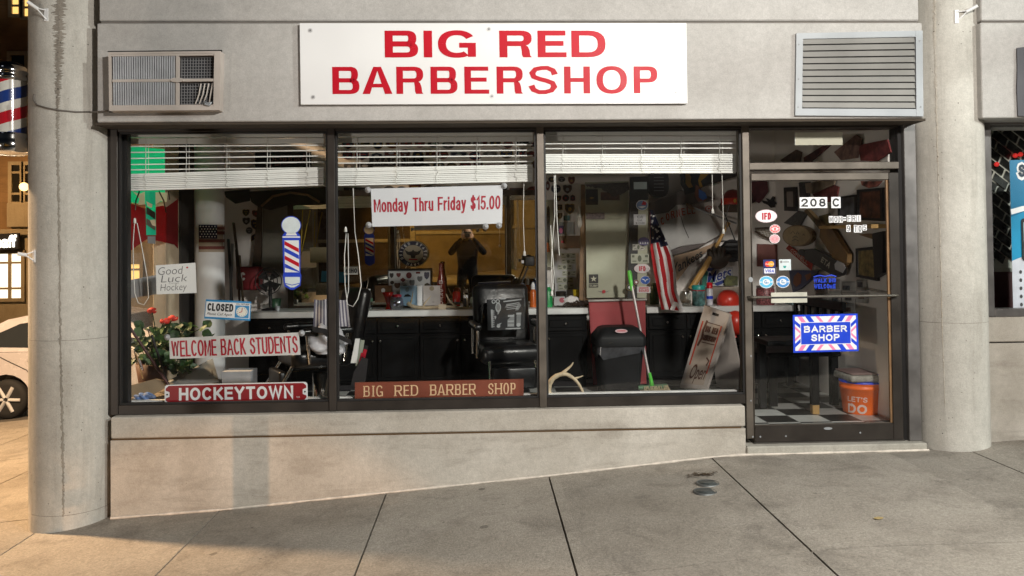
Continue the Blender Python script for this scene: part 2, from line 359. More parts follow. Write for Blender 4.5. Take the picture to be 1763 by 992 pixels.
def wloc(o):
    v = Vector((0, 0, 0))
    while o is not None: v = v+o.location; o = o.parent
    return v
_TX = {}
def text_mesh(t, bold, shear, spacing):
    k = (t, bold, shear, spacing)
    if k in _TX: return _TX[k]
    c = bpy.data.curves.new('lettering', 'FONT'); c.body = t; c.offset = bold; c.shear = shear; c.space_character = spacing
    c.resolution_u = 4; c.fill_mode = 'FRONT'
    o = bpy.data.objects.new('lettering', c); COL.objects.link(o)
    dg = bpy.context.evaluated_depsgraph_get(); me = bpy.data.meshes.new_from_object(o.evaluated_get(dg))
    r = ([(v.co.x, v.co.y) for v in me.vertices], [list(p.vertices) for p in me.polygons])
    bpy.data.objects.remove(o); bpy.data.curves.remove(c); bpy.data.meshes.remove(me); _TX[k] = r; return r

def tag(o, label=None, cat=None, group=None, kind=None):
    if label: o['label'] = label
    if cat: o['category'] = cat
    if group: o['group'] = group
    if kind: o['kind'] = kind
    return o
def thing(name, label, cat, loc=(0, 0, 0), group=None):
    o = bpy.data.objects.new(name, None); o.empty_display_size = 0.1; COL.objects.link(o); o.location = loc
    return tag(o, label, cat, group)
def solo(g, name, label, cat, group=None, sub=0):
    return tag(g.ob(name, sub=sub), label, cat, group)
def struct(g, name): return tag(g.ob(name), kind='structure')

# ------------------------------------------------------------------ drawn sign letters (grotesque and roman capitals)
def glyph(ch, sx, t, serif=0.0):
    """polygons in the unit box; sx stem width, t bar thickness (fractions of the letter box)"""
    out = []
    def bar(a, b, c, d): out.append([(a, c), (b, c), (b, d), (a, d)])
    def bowl(x0, x1, y0, y1, xm, n=12):
        o = []; i = []; ry = (y1-y0)/2; cyy = (y0+y1)/2; rx = x1-xm
        for k in range(n+1):
            a = math.pi/2-math.pi*k/n; c_, s_ = math.cos(a), math.sin(a)
            c2 = abs(c_)**0.8; s2 = math.copysign(abs(s_)**0.8, s_)
            o.append((xm+rx*c2, cyy+ry*s2)); i.append((xm+max(rx-sx, 0.02)*c2, cyy+(ry-t)*s2))
        o = [(x0, y1)]+o+[(x0, y0)]; i = [(x0, y1-t)]+i+[(x0, y0+t)]
        for k in range(len(o)-1): out.append([o[k], o[k+1], i[k+1], i[k]])
    def ring(a0, a1, n=28, e=0.88):
        o = []; i = []
        for k in range(n+1):
            a = a0+(a1-a0)*k/n; c_, s_ = math.cos(a), math.sin(a)
            c2 = math.copysign(abs(c_)**e, c_); s2 = math.copysign(abs(s_)**e, s_)
            o.append((0.5+0.5*c2, 0.5+0.515*s2)); i.append((0.5+(0.5-sx)*c2, 0.5+(0.515-t)*s2))
        for k in range(n): out.append([o[k], o[k+1], i[k+1], i[k]])
    def sf(x, y, w=None):                 # a foot or head serif
        if serif: 
            w = serif if w is None else w; h = t*0.75
            yy = (0, h) if y == 0 else (1-h, 1)
            out.append([(x-w, yy[0]), (x+sx+w, yy[0]), (x+sx+w, yy[1]), (x-w, yy[1])])
    if ch == 'I': bar(0, 1, 0, 1) if not serif else bar(0.5-sx/2, 0.5+sx/2, 0, 1); sf(0.5-sx/2, 0, 0.5-sx/2); sf(0.5-sx/2, 1, 0.5-sx/2)
    elif ch == 'E': bar(0, sx, 0, 1); bar(sx, 0.97, 1-t, 1); bar(sx, 0.9, 0.5-t*0.5+0.02, 0.5+t*0.5+0.02); bar(sx, 1, 0, t); sf(0, 0, 0.05 if serif else 0); sf(0, 1, 0.05 if serif else 0)
    elif ch == 'H': bar(0, sx, 0, 1); bar(1-sx, 1, 0, 1); bar(sx, 1-sx, 0.5-t/2, 0.5+t/2); [sf(x, y) for x in (0, 1-sx) for y in (0, 1)]
    elif ch == 'D': bar(0, sx, 0, 1); bowl(sx, 1, 0, 1, 0.48); sf(0, 0); sf(0, 1)
    elif ch == 'P': bar(0, sx, 0, 1); bowl(sx, 1, 0.40, 1, 0.62); sf(0, 0); sf(0, 1)
    elif ch == 'B': bar(0, sx, 0, 1); bowl(sx, 0.95, 0.5-t*0.45, 1, 0.66); bowl(sx, 1, 0, 0.5+t*0.5, 0.64); sf(0, 0); sf(0, 1)
    elif ch == 'R':
        bar(0, sx, 0, 1); bowl(sx, 1.0, 0.42, 1, 0.64); sf(0, 0); sf(0, 1)
        if serif: out.append([(0.42, 0.46), (0.42+sx*1.1, 0.46), (1.08, 0), (1.08-sx*1.25, 0)])
        else: out.append([(0.60, 0.44), (0.80, 0.46), (0.88, 0.40), (0.93, 0.26), (0.95, 0.07), (1.0, 0), (1-sx*1.1, 0), (0.94-sx, 0.09), (0.93-sx, 0.27), (0.66, 0.42)])
    elif ch == 'O': ring(0, 2*math.pi)
    elif ch == 'C': ring(0.62, 2*math.pi-0.62)
    elif ch == 'G':
        ring(0.55, 2*math.pi-0.95); bar(0.56, 1.0-sx, 0.36, 0.36+t); bar(1-sx, 1.0, 0.02, 0.36+t)
        out.append([(0.78, 0.085), (1-sx, 0.02), (1-sx, 0.34), (0.82, 0.2)])
    elif ch == 'A':
        out.append([(0, 0), (sx*1.12, 0), (0.5+sx*0.08, 1-t*0.7), (0.5+sx*0.42, 1), (0.5-sx*0.58, 1)]); out.append([(1-sx*1.12, 0), (1, 0), (0.5+sx*0.58, 1), (0.5-sx*0.10, 1), (0.5-sx*0.02, 1-t*0.72)])
        bar(0.24, 0.76, 0.24, 0.24+t*0.9)
        if serif: sf(-0.02, 0, 0.08); sf(1-sx, 0, 0.08)
    elif ch == 'S':
        pts = [(0.93, 0.70), (0.86, 0.86), (0.66, 0.95), (0.44, 0.945), (0.22, 0.90), (0.11, 0.76), (0.16, 0.62), (0.36, 0.545), (0.62, 0.475), (0.84, 0.39), (0.90, 0.25), (0.80, 0.115), (0.58, 0.055), (0.34, 0.055), (0.15, 0.14), (0.07, 0.30)]
        k = len(pts); L = []; R_ = []
        for i, (u, v) in enumerate(pts):
            a = pts[max(i-1, 0)]; b = pts[min(i+1, k-1)]; du, dv = b[0]-a[0], b[1]-a[1]; d = math.hypot(du, dv) or 1
            L.append((u-dv/d*sx/2*1.0, v+du/d*t/2)); R_.append((u+dv/d*sx/2*1.0, v-du/d*t/2))
        for i in range(k-1): out.append([L[i], L[i+1], R_[i+1], R_[i]])
    return out
def letters(g, Q, spec, v0, v1, m, stem, barv, w=0.002, serif=0.0, dv=None):
    """spec: (char, u0, u1) each; stem in u units, bar as a share of the letter height"""
    for j, (ch, a, b) in enumerate(spec):
        sx = min(stem/(b-a), 1); o = (dv[j] if dv else 0)
        for i, pl in enumerate(glyph(ch, sx, barv, serif)):
            g.poly(Q, [(lerp(a, b, x), lerp(v0, v1, y)+o) for x, y in pl], m, w+0.0002*(i % 3))

# ------------------------------------------------------------------ a stroke alphabet (grotesque) for painted and vinyl lettering
def _arc(cx, cy_, rx, ry, a0, a1, n=9):
    return [(cx+rx*math.cos(math.radians(lerp(a0, a1, k/n))), cy_+ry*math.sin(math.radians(lerp(a0, a1, k/n)))) for k in range(n+1)]
SF = {
 'A': (.72, [[(0, 0), (.36, 1), (.72, 0)], [(.13, .32), (.59, .32)]]), 'B': (.62, [[(0, 0), (0, 1), (.36, 1)]+_arc(.36, .765, .24, .235, 90, -90)+[(0, .53)], [(.3, .53)]+_arc(.37, .265, .25, .265, 90, -90)+[(0, 0)]]),
 'C': (.66, [_arc(.34, .5, .34, .5, 48, 312, 16)]), 'D': (.66, [[(0, 0), (0, 1), (.3, 1)]+_arc(.3, .5, .36, .5, 90, -90, 12)+[(0, 0)]]),
 'E': (.54, [[(.54, 1), (0, 1), (0, 0), (.54, 0)], [(0, .52), (.48, .52)]]), 'F': (.52, [[(.52, 1), (0, 1), (0, 0)], [(0, .5), (.45, .5)]]),
 'G': (.70, [_arc(.35, .5, .35, .5, 48, 340, 18)+[(.70, .45), (.38, .45)]]), 'H': (.62, [[(0, 0), (0, 1)], [(.62, 0), (.62, 1)], [(0, .52), (.62, .52)]]),
 'I': (.02, [[(.01, 0), (.01, 1)]]), 'J': (.44, [[(.44, 1), (.44, .25)]+_arc(.22, .24, .22, .24, 0, -180, 8)]), 'K': (.62, [[(0, 0), (0, 1)], [(.60, 1), (0, .36)], [(.2, .56), (.62, 0)]]),
 'L': (.50, [[(0, 1), (0, 0), (.5, 0)]]), 'M': (.76, [[(0, 0), (0, 1), (.38, .12), (.76, 1), (.76, 0)]]), 'N': (.62, [[(0, 0), (0, 1), (.62, 0), (.62, 1)]]),
 'O': (.72, [_arc(.36, .5, .36, .5, 90, 450, 22)]), 'P': (.58, [[(0, 0), (0, 1), (.34, 1)]+_arc(.33, .74, .25, .26, 90, -90)+[(0, .48)]]), 'Q': (.72, [_arc(.36, .5, .36, .5, 90, 450, 22), [(.45, .25), (.72, -.02)]]),
 'R': (.62, [[(0, 0), (0, 1), (.36, 1)]+_arc(.35, .75, .25, .25, 90, -90)+[(0, .5)], [(.34, .5), (.62, 0)]]),
 'S': (.60, [[(.57, .80), (.50, .93), (.32, 1), (.13, .95), (.03, .80), (.06, .64), (.20, .56), (.42, .48), (.56, .37), (.58, .20), (.48, .06), (.29, 0), (.10, .06), (0, .22)]]),
 'T': (.60, [[(0, 1), (.60, 1)], [(.30, 1), (.30, 0)]]), 'U': (.62, [[(0, 1), (0, .32)]+_arc(.31, .31, .31, .31, 180, 360, 10)+[(.62, 1)]]), 'V': (.68, [[(0, 1), (.34, 0), (.68, 1)]]),
 'W': (1.0, [[(0, 1), (.25, 0), (.5, 1), (.75, 0), (1, 1)]]), 'X': (.66, [[(0, 0), (.66, 1)], [(0, 1), (.66, 0)]]), 'Y': (.66, [[(0, 1), (.33, .45), (.66, 1)], [(.33, .48), (.33, 0)]]), 'Z': (.6, [[(0, 1), (.6, 1), (0, 0), (.6, 0)]]),
 '0': (.54, [_arc(.27, .5, .27, .5, 90, 450, 20)]), '1': (.26, [[(0, .78), (.24, 1), (.24, 0)]]), '2': (.54, [_arc(.27, .73, .27, .27, 170, -30, 9)+[(0, 0), (.54, 0)]]),
 '5': (.54, [[(.50, 1), (.08, 1), (.03, .52)]+_arc(.26, .32, .28, .32, 115, -150, 12)]), '8': (.54, [_arc(.27, .75, .23, .25, 90, 450, 16), _arc(.27, .27, .27, .27, 90, 450, 16)]),
 '9': (.54, [_arc(.27, .70, .27, .30, 0, 360, 16), [(.54, .72), (.53, .35), (.42, .06), (.2, 0), (.04, .10)]]), '$': (.54, [[(.52, .78), (.44, .92), (.27, .97), (.08, .90), (.03, .74), (.12, .60), (.40, .46), (.53, .33), (.50, .12), (.28, .03), (.08, .08), (.0, .24)], [(.27, 1.08), (.27, -.08)]]),
 '.': (.04, [[(.02, 0), (.02, .05)]]), "'": (.04, [[(.02, 1), (.02, .8)]]), '-': (.3, [[(0, .42), (.3, .42)]]), ' ': (.20, []),
 'a': (.46, [[(.03, .56), (.12, .68), (.26, .71), (.40, .66), (.44, .54), (.44, 0)], [(.44, .42), (.14, .36), (0, .20), (.08, .04), (.22, 0), (.38, .08), (.44, .2)]]),
 'd': (.48, [_arc(.23, .355, .23, .355, 20, 340, 14), [(.48, 1), (.48, 0)]]), 'h': (.44, [[(0, 1), (0, 0)], [(0, .45)]+_arc(.22, .47, .22, .24, 180, 0, 9)+[(.44, 0)]]), 'i': (.02, [[(.01, .71), (.01, 0)], [(.01, .92), (.01, 1)]]),
 'n': (.44, [[(0, .71), (0, 0)], [(0, .45)]+_arc(.22, .47, .22, .24, 180, 0, 9)+[(.44, 0)]]), 'o': (.50, [_arc(.25, .355, .25, .355, 90, 450, 18)]), 'r': (.26, [[(0, .71), (0, 0)], [(0, .45), (.08, .64), (.26, .70)]]),
 'u': (.44, [[(0, .71), (0, .24)]+_arc(.22, .24, .22, .24, 180, 360, 9), [(.44, .71), (.44, 0)]]), 'y': (.46, [[(0, .71), (.23, 0)], [(.46, .71), (.20, -.14), (.10, -.25), (0, -.25)]]),
}
def _stext(s, Q, t, m, u0, u1, v0, v1, w0=0.001, th=0.16, gap=0.17, shear=0.0, thx=1.0):
    Wd = (Q(1, 0)-Q(0, 0)).length; Hd = (Q(0, 1)-Q(0, 0)).length; asp = Hd/Wd; H = v1-v0
    hu = th*H*asp/2; gap = gap*0.6; N_ = len(t); tot = sum(SF[c][0] for c in t)+gap*(N_-1)
    k = max(u1-u0-2*hu-(N_-1)*2*hu, 0.25*(u1-u0))/max(tot, 1e-6); gp = (u1-u0-2*hu-sum(SF[c][0] for c in t)*k)/max(N_-1, 1); x = u0+hu; n = 0
    if t == 'I': x = (u0+u1)/2
    for c in t:
        w, paths = SF[c]
        for p in paths:
            q = [(x+(a+shear*b)*k, v0+th*H/2+b*(H-th*H)) for a, b in p]
            # extend stroke ends and mitre the corners
            closed = len(q) > 4 and math.hypot(q[0][0]-q[-1][0], q[0][1]-q[-1][1]) < 1e-6
            pm = [(a/asp, b) for a, b in q]; L = []; R_ = []; N = len(pm)
            for i in range(N):
                pa = pm[i-1] if i else (pm[-2] if closed else None); pb = pm[i+1] if i < N-1 else (pm[1] if closed else None); o = pm[i]
                def un(a, b):
                    d = math.hypot(b[0]-a[0], b[1]-a[1]) or 1; return ((b[0]-a[0])/d, (b[1]-a[1])/d)
                d1 = un(pa, o) if pa else un(o, pb); d2 = un(o, pb) if pb else d1
                ex = 0.0
                n1 = (-d1[1], d1[0]); n2 = (-d2[1], d2[0]); mx_, my = n1[0]+n2[0], n1[1]+n2[1]; ml = math.hypot(mx_, my)
                if ml < 0.35: mx_, my, ml = n1[0], n1[1], 1.0
                mx_, my = mx_/ml, my/ml; sc = th*H/2/max(mx_*n1[0]+my*n1[1], 0.45)
                cxp, cyp = o
                if not pa: cxp, cyp = o[0]-d1[0]*th*H/2*0.98, o[1]-d1[1]*th*H/2*0.98
                if not pb: cxp, cyp = o[0]+d2[0]*th*H/2*0.98, o[1]+d2[1]*th*H/2*0.98
                L.append(Q((cxp+mx_*sc)*asp, cyp+my*sc, w0+0.0002*(n % 4))); R_.append(Q((cxp-mx_*sc)*asp, cyp-my*sc, w0+0.0002*(n % 4)))
            s.add(L+R_, [(i, i+1, N+i+1, N+i) for i in range(N-1)], m); n += 1
        x += w*k+gp
    return s
G.stext = _stext
# ------------------------------------------------------------------ ground, pavement, road
GL = [P(193, 893, -0.1), P(378, 879, -0.1), P(665, 849, -0.1), P(945, 820, -0.1), P(1225, 788, -0.1), P(1290, 783, -0.1), P(1597, 775, -0.1), P(1763, 762, -0.1)]
GX = [-30.0, -9.0]+[p.x for p in GL]+[12.0, 40.0]
GZ = [-1.30, GL[0].z-0.085*(9.0+GL[0].x)]+[p.z for p in GL]+[GL[-1].z+0.2, GL[-1].z+0.3]
def gz(x, y=0.0):
    for i in range(len(GX)-1):
        if x <= GX[i+1] or i == len(GX)-2:
            z = lerp(GZ[i], GZ[i+1], (x-GX[i])/(GX[i+1]-GX[i])); break
    return z+0.010*max(min(y, 0), -4)-0.012*max(y, 0)
def pg(px, py):                       # photo pixel -> point on the pavement
    v = ray(px, py); lo, hi = 3.5, 40.0
    for _ in range(50):
        t = (lo+hi)/2; p = CAM+v*(t/v.y)
        if p.z > gz(p.x, p.y): lo = t
        else: hi = t
    return p
XL = [-60, -30, -20, -14, -9, -6, -4.5, -3.4]+[p.x for p in GL]+[5, 8, 12, 20, 40, 60]
XL = sorted(set(round(x, 3) for x in XL))
def sheet(name, ys, m, dz, x0=-60, x1=60):
    g = G(); xs = [x for x in XL if x0 <= x <= x1]
    if xs[0] > x0: xs = [x0]+xs
    if xs[-1] < x1: xs = xs+[x1]
    for i in range(len(xs)-1):
        for j in range(len(ys)-1):
            q = [(xs[i], ys[j]), (xs[i+1], ys[j]), (xs[i+1], ys[j+1]), (xs[i], ys[j+1])]
            g.add([(a, b, gz(a, b)+dz) for a, b in q], [(0, 1, 2, 3)], m)
    return struct(g, name)
sheet('ground', [-60, -20, -10, -4, 0, 10, 30, 80], ASPHALT, -0.17)
# pavement slabs with real open joints; the bed below shows in the gaps
JX = [pg(378, 879).x, pg(665, 849).x, pg(945, 820).x, pg(1225, 788).x]
JX = [JX[0]-1.23*k for k in range(14, 0, -1)]+JX+[pg(1680, 780).x]
JX += [JX[-1]+1.4*k for k in range(1, 8)]
slab_tone(PAVE, JX[0], 1.23)
g = G()
def slab(x0, x1, y0, y1):
    gp = 0.006
    xs = [x0+gp]+[x for x in XL if x0+gp < x < x1-gp]+[x1-gp]
    for a, b in zip(xs[:-1], xs[1:]):
        q = [(a, y0+gp), (b, y0+gp), (b, y1-gp), (a, y1-gp)]
        top = [(x, y, gz(x, y)) for x, y in q]; bot = [(x, y, gz(x, y)-0.09) for x, y in q]
        fs = [(0, 1, 2, 3), (0, 1, 5, 4), (2, 3, 7, 6)]
        if a == xs[0]: fs.append((3, 0, 4, 7))
        if b == xs[-1]: fs.append((1, 2, 6, 5))
        g.add(top+bot, fs, PAVE)
for a, b in zip(JX[:-1], JX[1:]):
    slab(a, b, -1.9, 0.12); slab(a, b, -3.3, -1.9)
ylev = [0.12, pg(30, 790).y, pg(30, 720).y-0.25]
for a, b in zip(JX[:-1], JX[1:]):
    if b < -2.75:
        for c, d in zip(ylev[:-1], ylev[1:]): slab(a, b, c, d)
struct(g, 'sidewalk')
YK = ylev[-1]
g = G()
for x0, x1 in zip(XL[:-1], XL[1:]):
    q = [(x0, -3.46), (x1, -3.46), (x1, -3.305), (x0, -3.305)]
    g.add([(x, y, gz(x, y)-0.003) for x, y in q]+[(x, y, gz(x, y)-0.165) for x, y in q], [(0, 1, 2, 3), (0, 1, 5, 4)], PAVE)
struct(g, 'kerb')
sheet('bedding', [-3.3, 0.14], mat('joint_grit', (0.06, 0.05, 0.045), 0.95), -0.08)
sheet('side_bedding', [0.14, YK], MATS['joint_grit'], -0.08, -20, -2.8)
sheet('road', [-14.2, -8, -3.46], ASPHALT, -0.15)
sheet('side_road', [YK, YK+2, YK+5.5], concrete('worn_asphalt', (0.11, 0.10, 0.09), (0.16, 0.15, 0.135), (0.07, 0.07, 0.065), pit=0.4, bump=1.0, streak=(1, 1, 1), pscale=60), -0.05, -40, -2.8)
g = G()
for x0 in range(-30, 30, 5):
    g.box(x0, x0+2.4, -8.72, -8.60, 0, 0.001, mat('yellow_line', (0.55, 0.36, 0.04), 0.7))
    for i in range(len(g.v)-8, len(g.v)): g.v[i].z += gz(g.v[i].x, g.v[i].y)-0.143
struct(g, 'road_marking')
sheet('far_sidewalk', [-19.2, -14.2], PAVE, 0.0)

# two round covers and a clot of wet leaves on the pavement
def cover(px, py, rad, label):
    c = pg(px, py); r = thing('utility_cover', label, 'cover', (c.x, c.y, c.z), 'round metal covers in the pavement')
    g = G(); g.lathe([(rad, -0.01), (rad, 0.004), (rad*0.86, 0.0055), (rad*0.84, 0.003)], 0, 0, mat('cover_rim', (0.16, 0.17, 0.17), 0.5, 0.7)); g.ob('rim', r, True)
    g = G(); g.lathe([(rad*0.83, -0.006), (rad*0.83, 0.0035), (0.0001, 0.0035)], 0, 0, mat('cover_plate', (0.10, 0.115, 0.115), 0.45, 0.7, var=0.35, scale=20))
    g.box(-rad*0.4, rad*0.4, -0.006, 0.006, 0.004, 0.006, MATS['cover_rim']); g.ob('lid', r, True)
cover(1219, 832, 0.078, 'round metal cover nearer the doorstep, beside the brown leaf stain')
cover(1214.5, 846.5, 0.077, 'round metal cover nearer the street, second from the leaf stain')
random.seed(4); g = G(); c = pg(1207, 819)
for k in range(60):
    x = c.x+random.gauss(0, 0.045); y = c.y+random.gauss(0, 0.022); a = random.random()*6.28; r = random.uniform(0.008, 0.02)
    z = gz(x, y)+random.uniform(0.002, 0.012)
    g.add([(x+r*math.cos(a), y+r*math.sin(a), z), (x-r*0.4*math.sin(a), y+r*0.4*math.cos(a), z+0.003), (x-r*math.cos(a), y-r*math.sin(a), z), (x+r*0.4*math.sin(a), y-r*0.4*math.cos(a), z+0.002)], [(0, 1, 2, 3)], mat('wet_leaf', (0.075, 0.05, 0.028), 0.6, var=0.4, scale=40))
tag(g.ob('leaf_litter'), 'clot of wet brown leaves on the pavement above the round covers', 'leaves', kind='stuff')
c = pg(1513, 894); g = G(); Qg = Quad((c.x-0.03, c.y-0.02, c.z+0.004), (c.x+0.03, c.y-0.02, c.z+0.004), (c.x+0.03, c.y+0.02, c.z+0.008), (c.x-0.03, c.y+0.02, c.z+0.006))
g.poly(Qg, [(0, 0.5), (0.25, 0.1), (0.7, 0.2), (1, 0.6), (0.6, 0.95), (0.2, 0.8)], mat('dry_leaf', (0.36, 0.27, 0.12), 0.8), 0, 0.002)
solo(g, 'fallen_leaf', 'single pale dry leaf lying on the pavement below the door', 'leaf')

# ------------------------------------------------------------------ the shop building
YFA = -0.24                                   # face of the fascia
XL0 = P(191, 460, 0).x; XM = [P(572.5, 460, 0).x, P(932, 455, 0).x, P(1285, 470, 0).x]; XR0 = P(1576, 480, 0).x
ZFT = P(880, 217, 0).z; ZFB = P(740, 704, 0).z; ZGT = P(880, 226, 0).z; ZGB = P(740, 687.5, 0).z
XFL = P(167, 120, YFA).x; XFR = P(1589, 120, YFA).x; ZSOF = P(880, 207, YFA).z; ZGRV = P(880, 37, YFA).z
ZWALLTOP = ZFB; ZGR2 = (P(195, 755, -0.09).z+P(1280, 738, -0.09).z)/2
XBL = P(191, 800, -0.09).x; XBR = P(1283, 735, -0.09).x
XWL, XWR = -2.78, 3.16                        # inside faces of the side walls
YB = 2.52; ZC = 2.85
bld = thing('barbershop_building', 'pale concrete ground floor shop unit holding three big windows and a glass door', 'building')
g = G(); g.box(XFL, XFR, YFA, 0.10, ZSOF, ZGRV-0.012, FASCIA, 0.006); g.ob('fascia', bld)
g = G(); g.box(XFL+0.012, XFR-0.02, YFA+0.004, 0.10, ZGRV+0.006, 6.0, FASCIA, 0.008); g.ob('upper_wall', bld)
g = G(); g.box(XFL+0.02, XFR-0.02, YFA+0.02, 0.09, ZGRV-0.012, ZGRV+0.006, mat('joint_tone', (0.16, 0.145, 0.13), 0.95)); g.ob('joint', bld)  # recessed joint strip in a plain darker tone
g = G(); g.box(XFL-0.02, XFR+0.02, YFA+0.015, 0.10, ZSOF-0.018, ZSOF-0.001, mat('shaded_soffit', (0.055, 0.042, 0.030), 0.95)); g.ob('soffit', bld)  # the shade under the fascia is put into this dark colour
# low wall under the windows: an upper band, a groove, and the sloping-foot lower part
g = G(); g.box(XBL, XBR, -0.095, 0.11, ZGR2+0.006, ZWALLTOP-0.002, BULK, 0.008)
g.ob('sill_band', bld)
g = G(); zb = ZGR2-0.006
xs = [XBL]+[x for x in XL if XBL < x < XBR]+[XBR]
for a, b in zip(xs[:-1], xs[1:]):
    vs = [(a, -0.095, gz(a)-0.12), (b, -0.095, gz(b)-0.12), (b, -0.095, zb), (a, -0.095, zb), (a, 0.11, gz(a)-0.12), (b, 0.11, gz(b)-0.12), (b, 0.11, zb), (a, 0.11, zb)]
    fs = [(0, 1, 2, 3), (3, 2, 6, 7), (4, 5, 6, 7)]
    if a == xs[0]: fs.append((0, 3, 7, 4))
    if b == xs[-1]: fs.append((1, 2, 6, 5))
    g.add(vs, fs, BULK)
g.ob('bulkhead_wall', bld)
g = G(); g.box(XBL+0.005, XBR-0.03, -0.085, 0.10, ZGR2-0.006, ZGR2+0.006, mat('groove_stain', (0.09, 0.05, 0.02), 0.95)); g.ob('groove', bld)
g = G(); pts = []
for k in range(60):
    x = lerp(XBL, P(1597, 775, -0.1).x, k/59); pts.append((x, -0.10 if x < XBR else -0.115, gz(x, -0.1)+0.004))
g.tube(pts, [0.009+0.004*math.sin(k*1.7)*math.sin(k*0.6) for k in range(60)], RUST, 6); g.ob('caulk', bld)
# door step
XD0 = XBR+0.004; XD1 = P(1597, 768, -0.11).x; ZST = P(1440, 763, -0.05).z
g = G(); g.box(XD0, XD1, -0.11, 0.30, gz(XD0)-0.1, ZST, concrete('step_concrete', (0.34, 0.32, 0.275), (0.43, 0.41, 0.36), (0.24, 0.22, 0.19), pit=0.3, bump=0.5), 0.008); g.ob('doorstep', bld)
# inside shell
g = G(); g.box(XWL+0.001, XWR+0.12, YB, YB+0.15, -0.1, ZC, PLASTER); g.ob('back_wall', bld)
g = G(); g.box(XWR, XWR+0.12, 0.12, YB-0.002, -0.1, ZC, PLASTER); g.ob('right_wall', bld)
g = G(); g.box(XWL-0.10, XWL, 1.40, YB+0.15, -0.1, ZC, PLASTER); g.ob('left_wall', bld)
g = G(); g.box(XWL+0.0005, XWL+0.03, 1.41, 1.84, 0.0, ZC, mat('dark_board', (0.035, 0.03, 0.027), 0.8)); g.ob('dark_lining', bld)
g = G(); g.box(XWL-0.09, XWL+0.02, 1.09, 1.398, 0.161, 2.399, mat('cream_jamb', (0.52, 0.42, 0.30), 0.7, var=0.1), 0.004); g.ob('side_jamb', bld)
g = G(); g.box(XWL-0.055, XWL-0.048, 0.17, 1.088, 0.165, 2.395, GLASS); g.ob('side_pane', bld)
g = G(); g.box(XWL-0.10, XWL, 0.12, 1.399, -0.75, 0.16, BULK, 0.004); g.ob('side_sill_wall', bld)
g = G(); g.box(XWL-0.10, XWL, 0.12, 1.399, 2.40, ZC, PLASTER); g.ob('side_lintel', bld)
g = G(); g.box(XFL+0.05, XFR, 0.11, YB+0.15, ZC+0.002, ZC+0.2, CEIL); g.ob('ceiling', bld)
g = G(); g.box(XFL+0.05, XFR, 0.105, 0.14, ZFT, ZC, CEIL); g.ob('window_head', bld)
g = G(); g.box(XWL+0.002, XM[2]-0.05, 0.112, 0.165, 0.0, P(1100, 674.5, 0.13).z, mat('window_board', (0.80, 0.80, 0.79), 0.5)); g.ob('inner_sill', bld)
# checker floor
def checker():
    m = bpy.data.materials.new('checker_tiles'); m.use_nodes = True; n = m.node_tree.nodes; l = m.node_tree.links; b = n['Principled BSDF']
    tc = n.new('ShaderNodeTexCoord'); mp = n.new('ShaderNodeMapping'); mp.inputs['Rotation'].default_value = (0, 0, 0); mp.inputs['Location'].default_value = (0.06, 0.09, 0.0); l.new(tc.outputs['Object'], mp.inputs[0])
    ck = n.new('ShaderNodeTexChecker'); ck.inputs['Scale'].default_value = 1/0.25; ck.inputs[1].default_value = (0.60, 0.60, 0.58, 1); ck.inputs[2].default_value = (0.012, 0.012, 0.013, 1)
    l.new(mp.outputs[0], ck.inputs[0]); no = n.new('ShaderNodeTexNoise'); no.inputs['Scale'].default_value = 6; no.inputs['Detail'].default_value = 6; l.new(tc.outputs['Object'], no.inputs[0])
    mx = n.new('ShaderNodeMix'); mx.data_type = 'RGBA'; mx.blend_type = 'MULTIPLY'; mx.inputs[0].default_value = 0.5
    l.new(ck.outputs[0], mx.inputs[6]); l.new(no.outputs['Fac'], mx.inputs[7]); l.new(mx.outputs[2], b.inputs['Base Color']); b.inputs['Roughness'].default_value = 0.35
    return m
g = G(); g.add([(XWL, 0.115, 0), (XWR, 0.115, 0), (XWR, YB, 0), (XWL, YB, 0), (XWL, 0.115, -0.08), (XWR, 0.115, -0.08), (XWR, YB, -0.08), (XWL, YB, -0.08)], [(0, 1, 2, 3), (0, 1, 5, 4)], checker()); struct(g, 'floor')

# windows: frame members and pane are sub-parts
FW2 = 0.028
def member(g, x0, x1, z0, z1, m=BRONZE, y0=-0.025, y1=0.105): g.box(x0, x1, y0, y1, z0, z1, m, 0.003)
ends = [XL0, XM[0], XM[1], XM[2]]
for i in range(3):
    a, b = ends[i], ends[i+1]
    w = bpy.data.objects.new('window', None)
    f = G()
    l0 = a+FW2 if i else a+0.062
    member(f, l0, b-FW2, ZFT-0.032, ZFT); member(f, l0, b-FW2, ZFB, ZGB)
    f.box(l0, b-FW2, -0.012, 0.015, ZGB+0.001, ZGB+0.012, BLACK); f.box(l0, b-FW2, -0.012, 0.015, ZFT-0.046, ZFT-0.033, BLACK)
    f.box(l0+0.001, l0+0.014, -0.012, 0.015, ZGB+0.0125, ZFT-0.0465, BLACK); f.box(b-FW2-0.014, b-FW2-0.001, -0.012, 0.015, ZGB+0.0125, ZFT-0.0465, BLACK)
    fo = f.ob('window', bld)
    p = G(); p.box(l0+0.003, b-FW2-0.003, 0.034, 0.041, ZGB+0.002, ZFT-0.034, GLASS); p.ob('pane', fo)
for i in range(3):
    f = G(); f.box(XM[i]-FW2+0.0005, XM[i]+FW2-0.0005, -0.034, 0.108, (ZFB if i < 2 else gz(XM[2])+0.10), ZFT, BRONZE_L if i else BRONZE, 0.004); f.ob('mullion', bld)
f = G(); f.box(XL0-0.02, XL0+0.061, -0.03, 0.108, ZFB, ZFT, BRONZE, 0.004); f.box(XL0+0.061, XL0+0.10, 0.05, 0.107, ZFB+0.03, ZFT-0.035, BLACK); f.ob('left_jamb', bld)
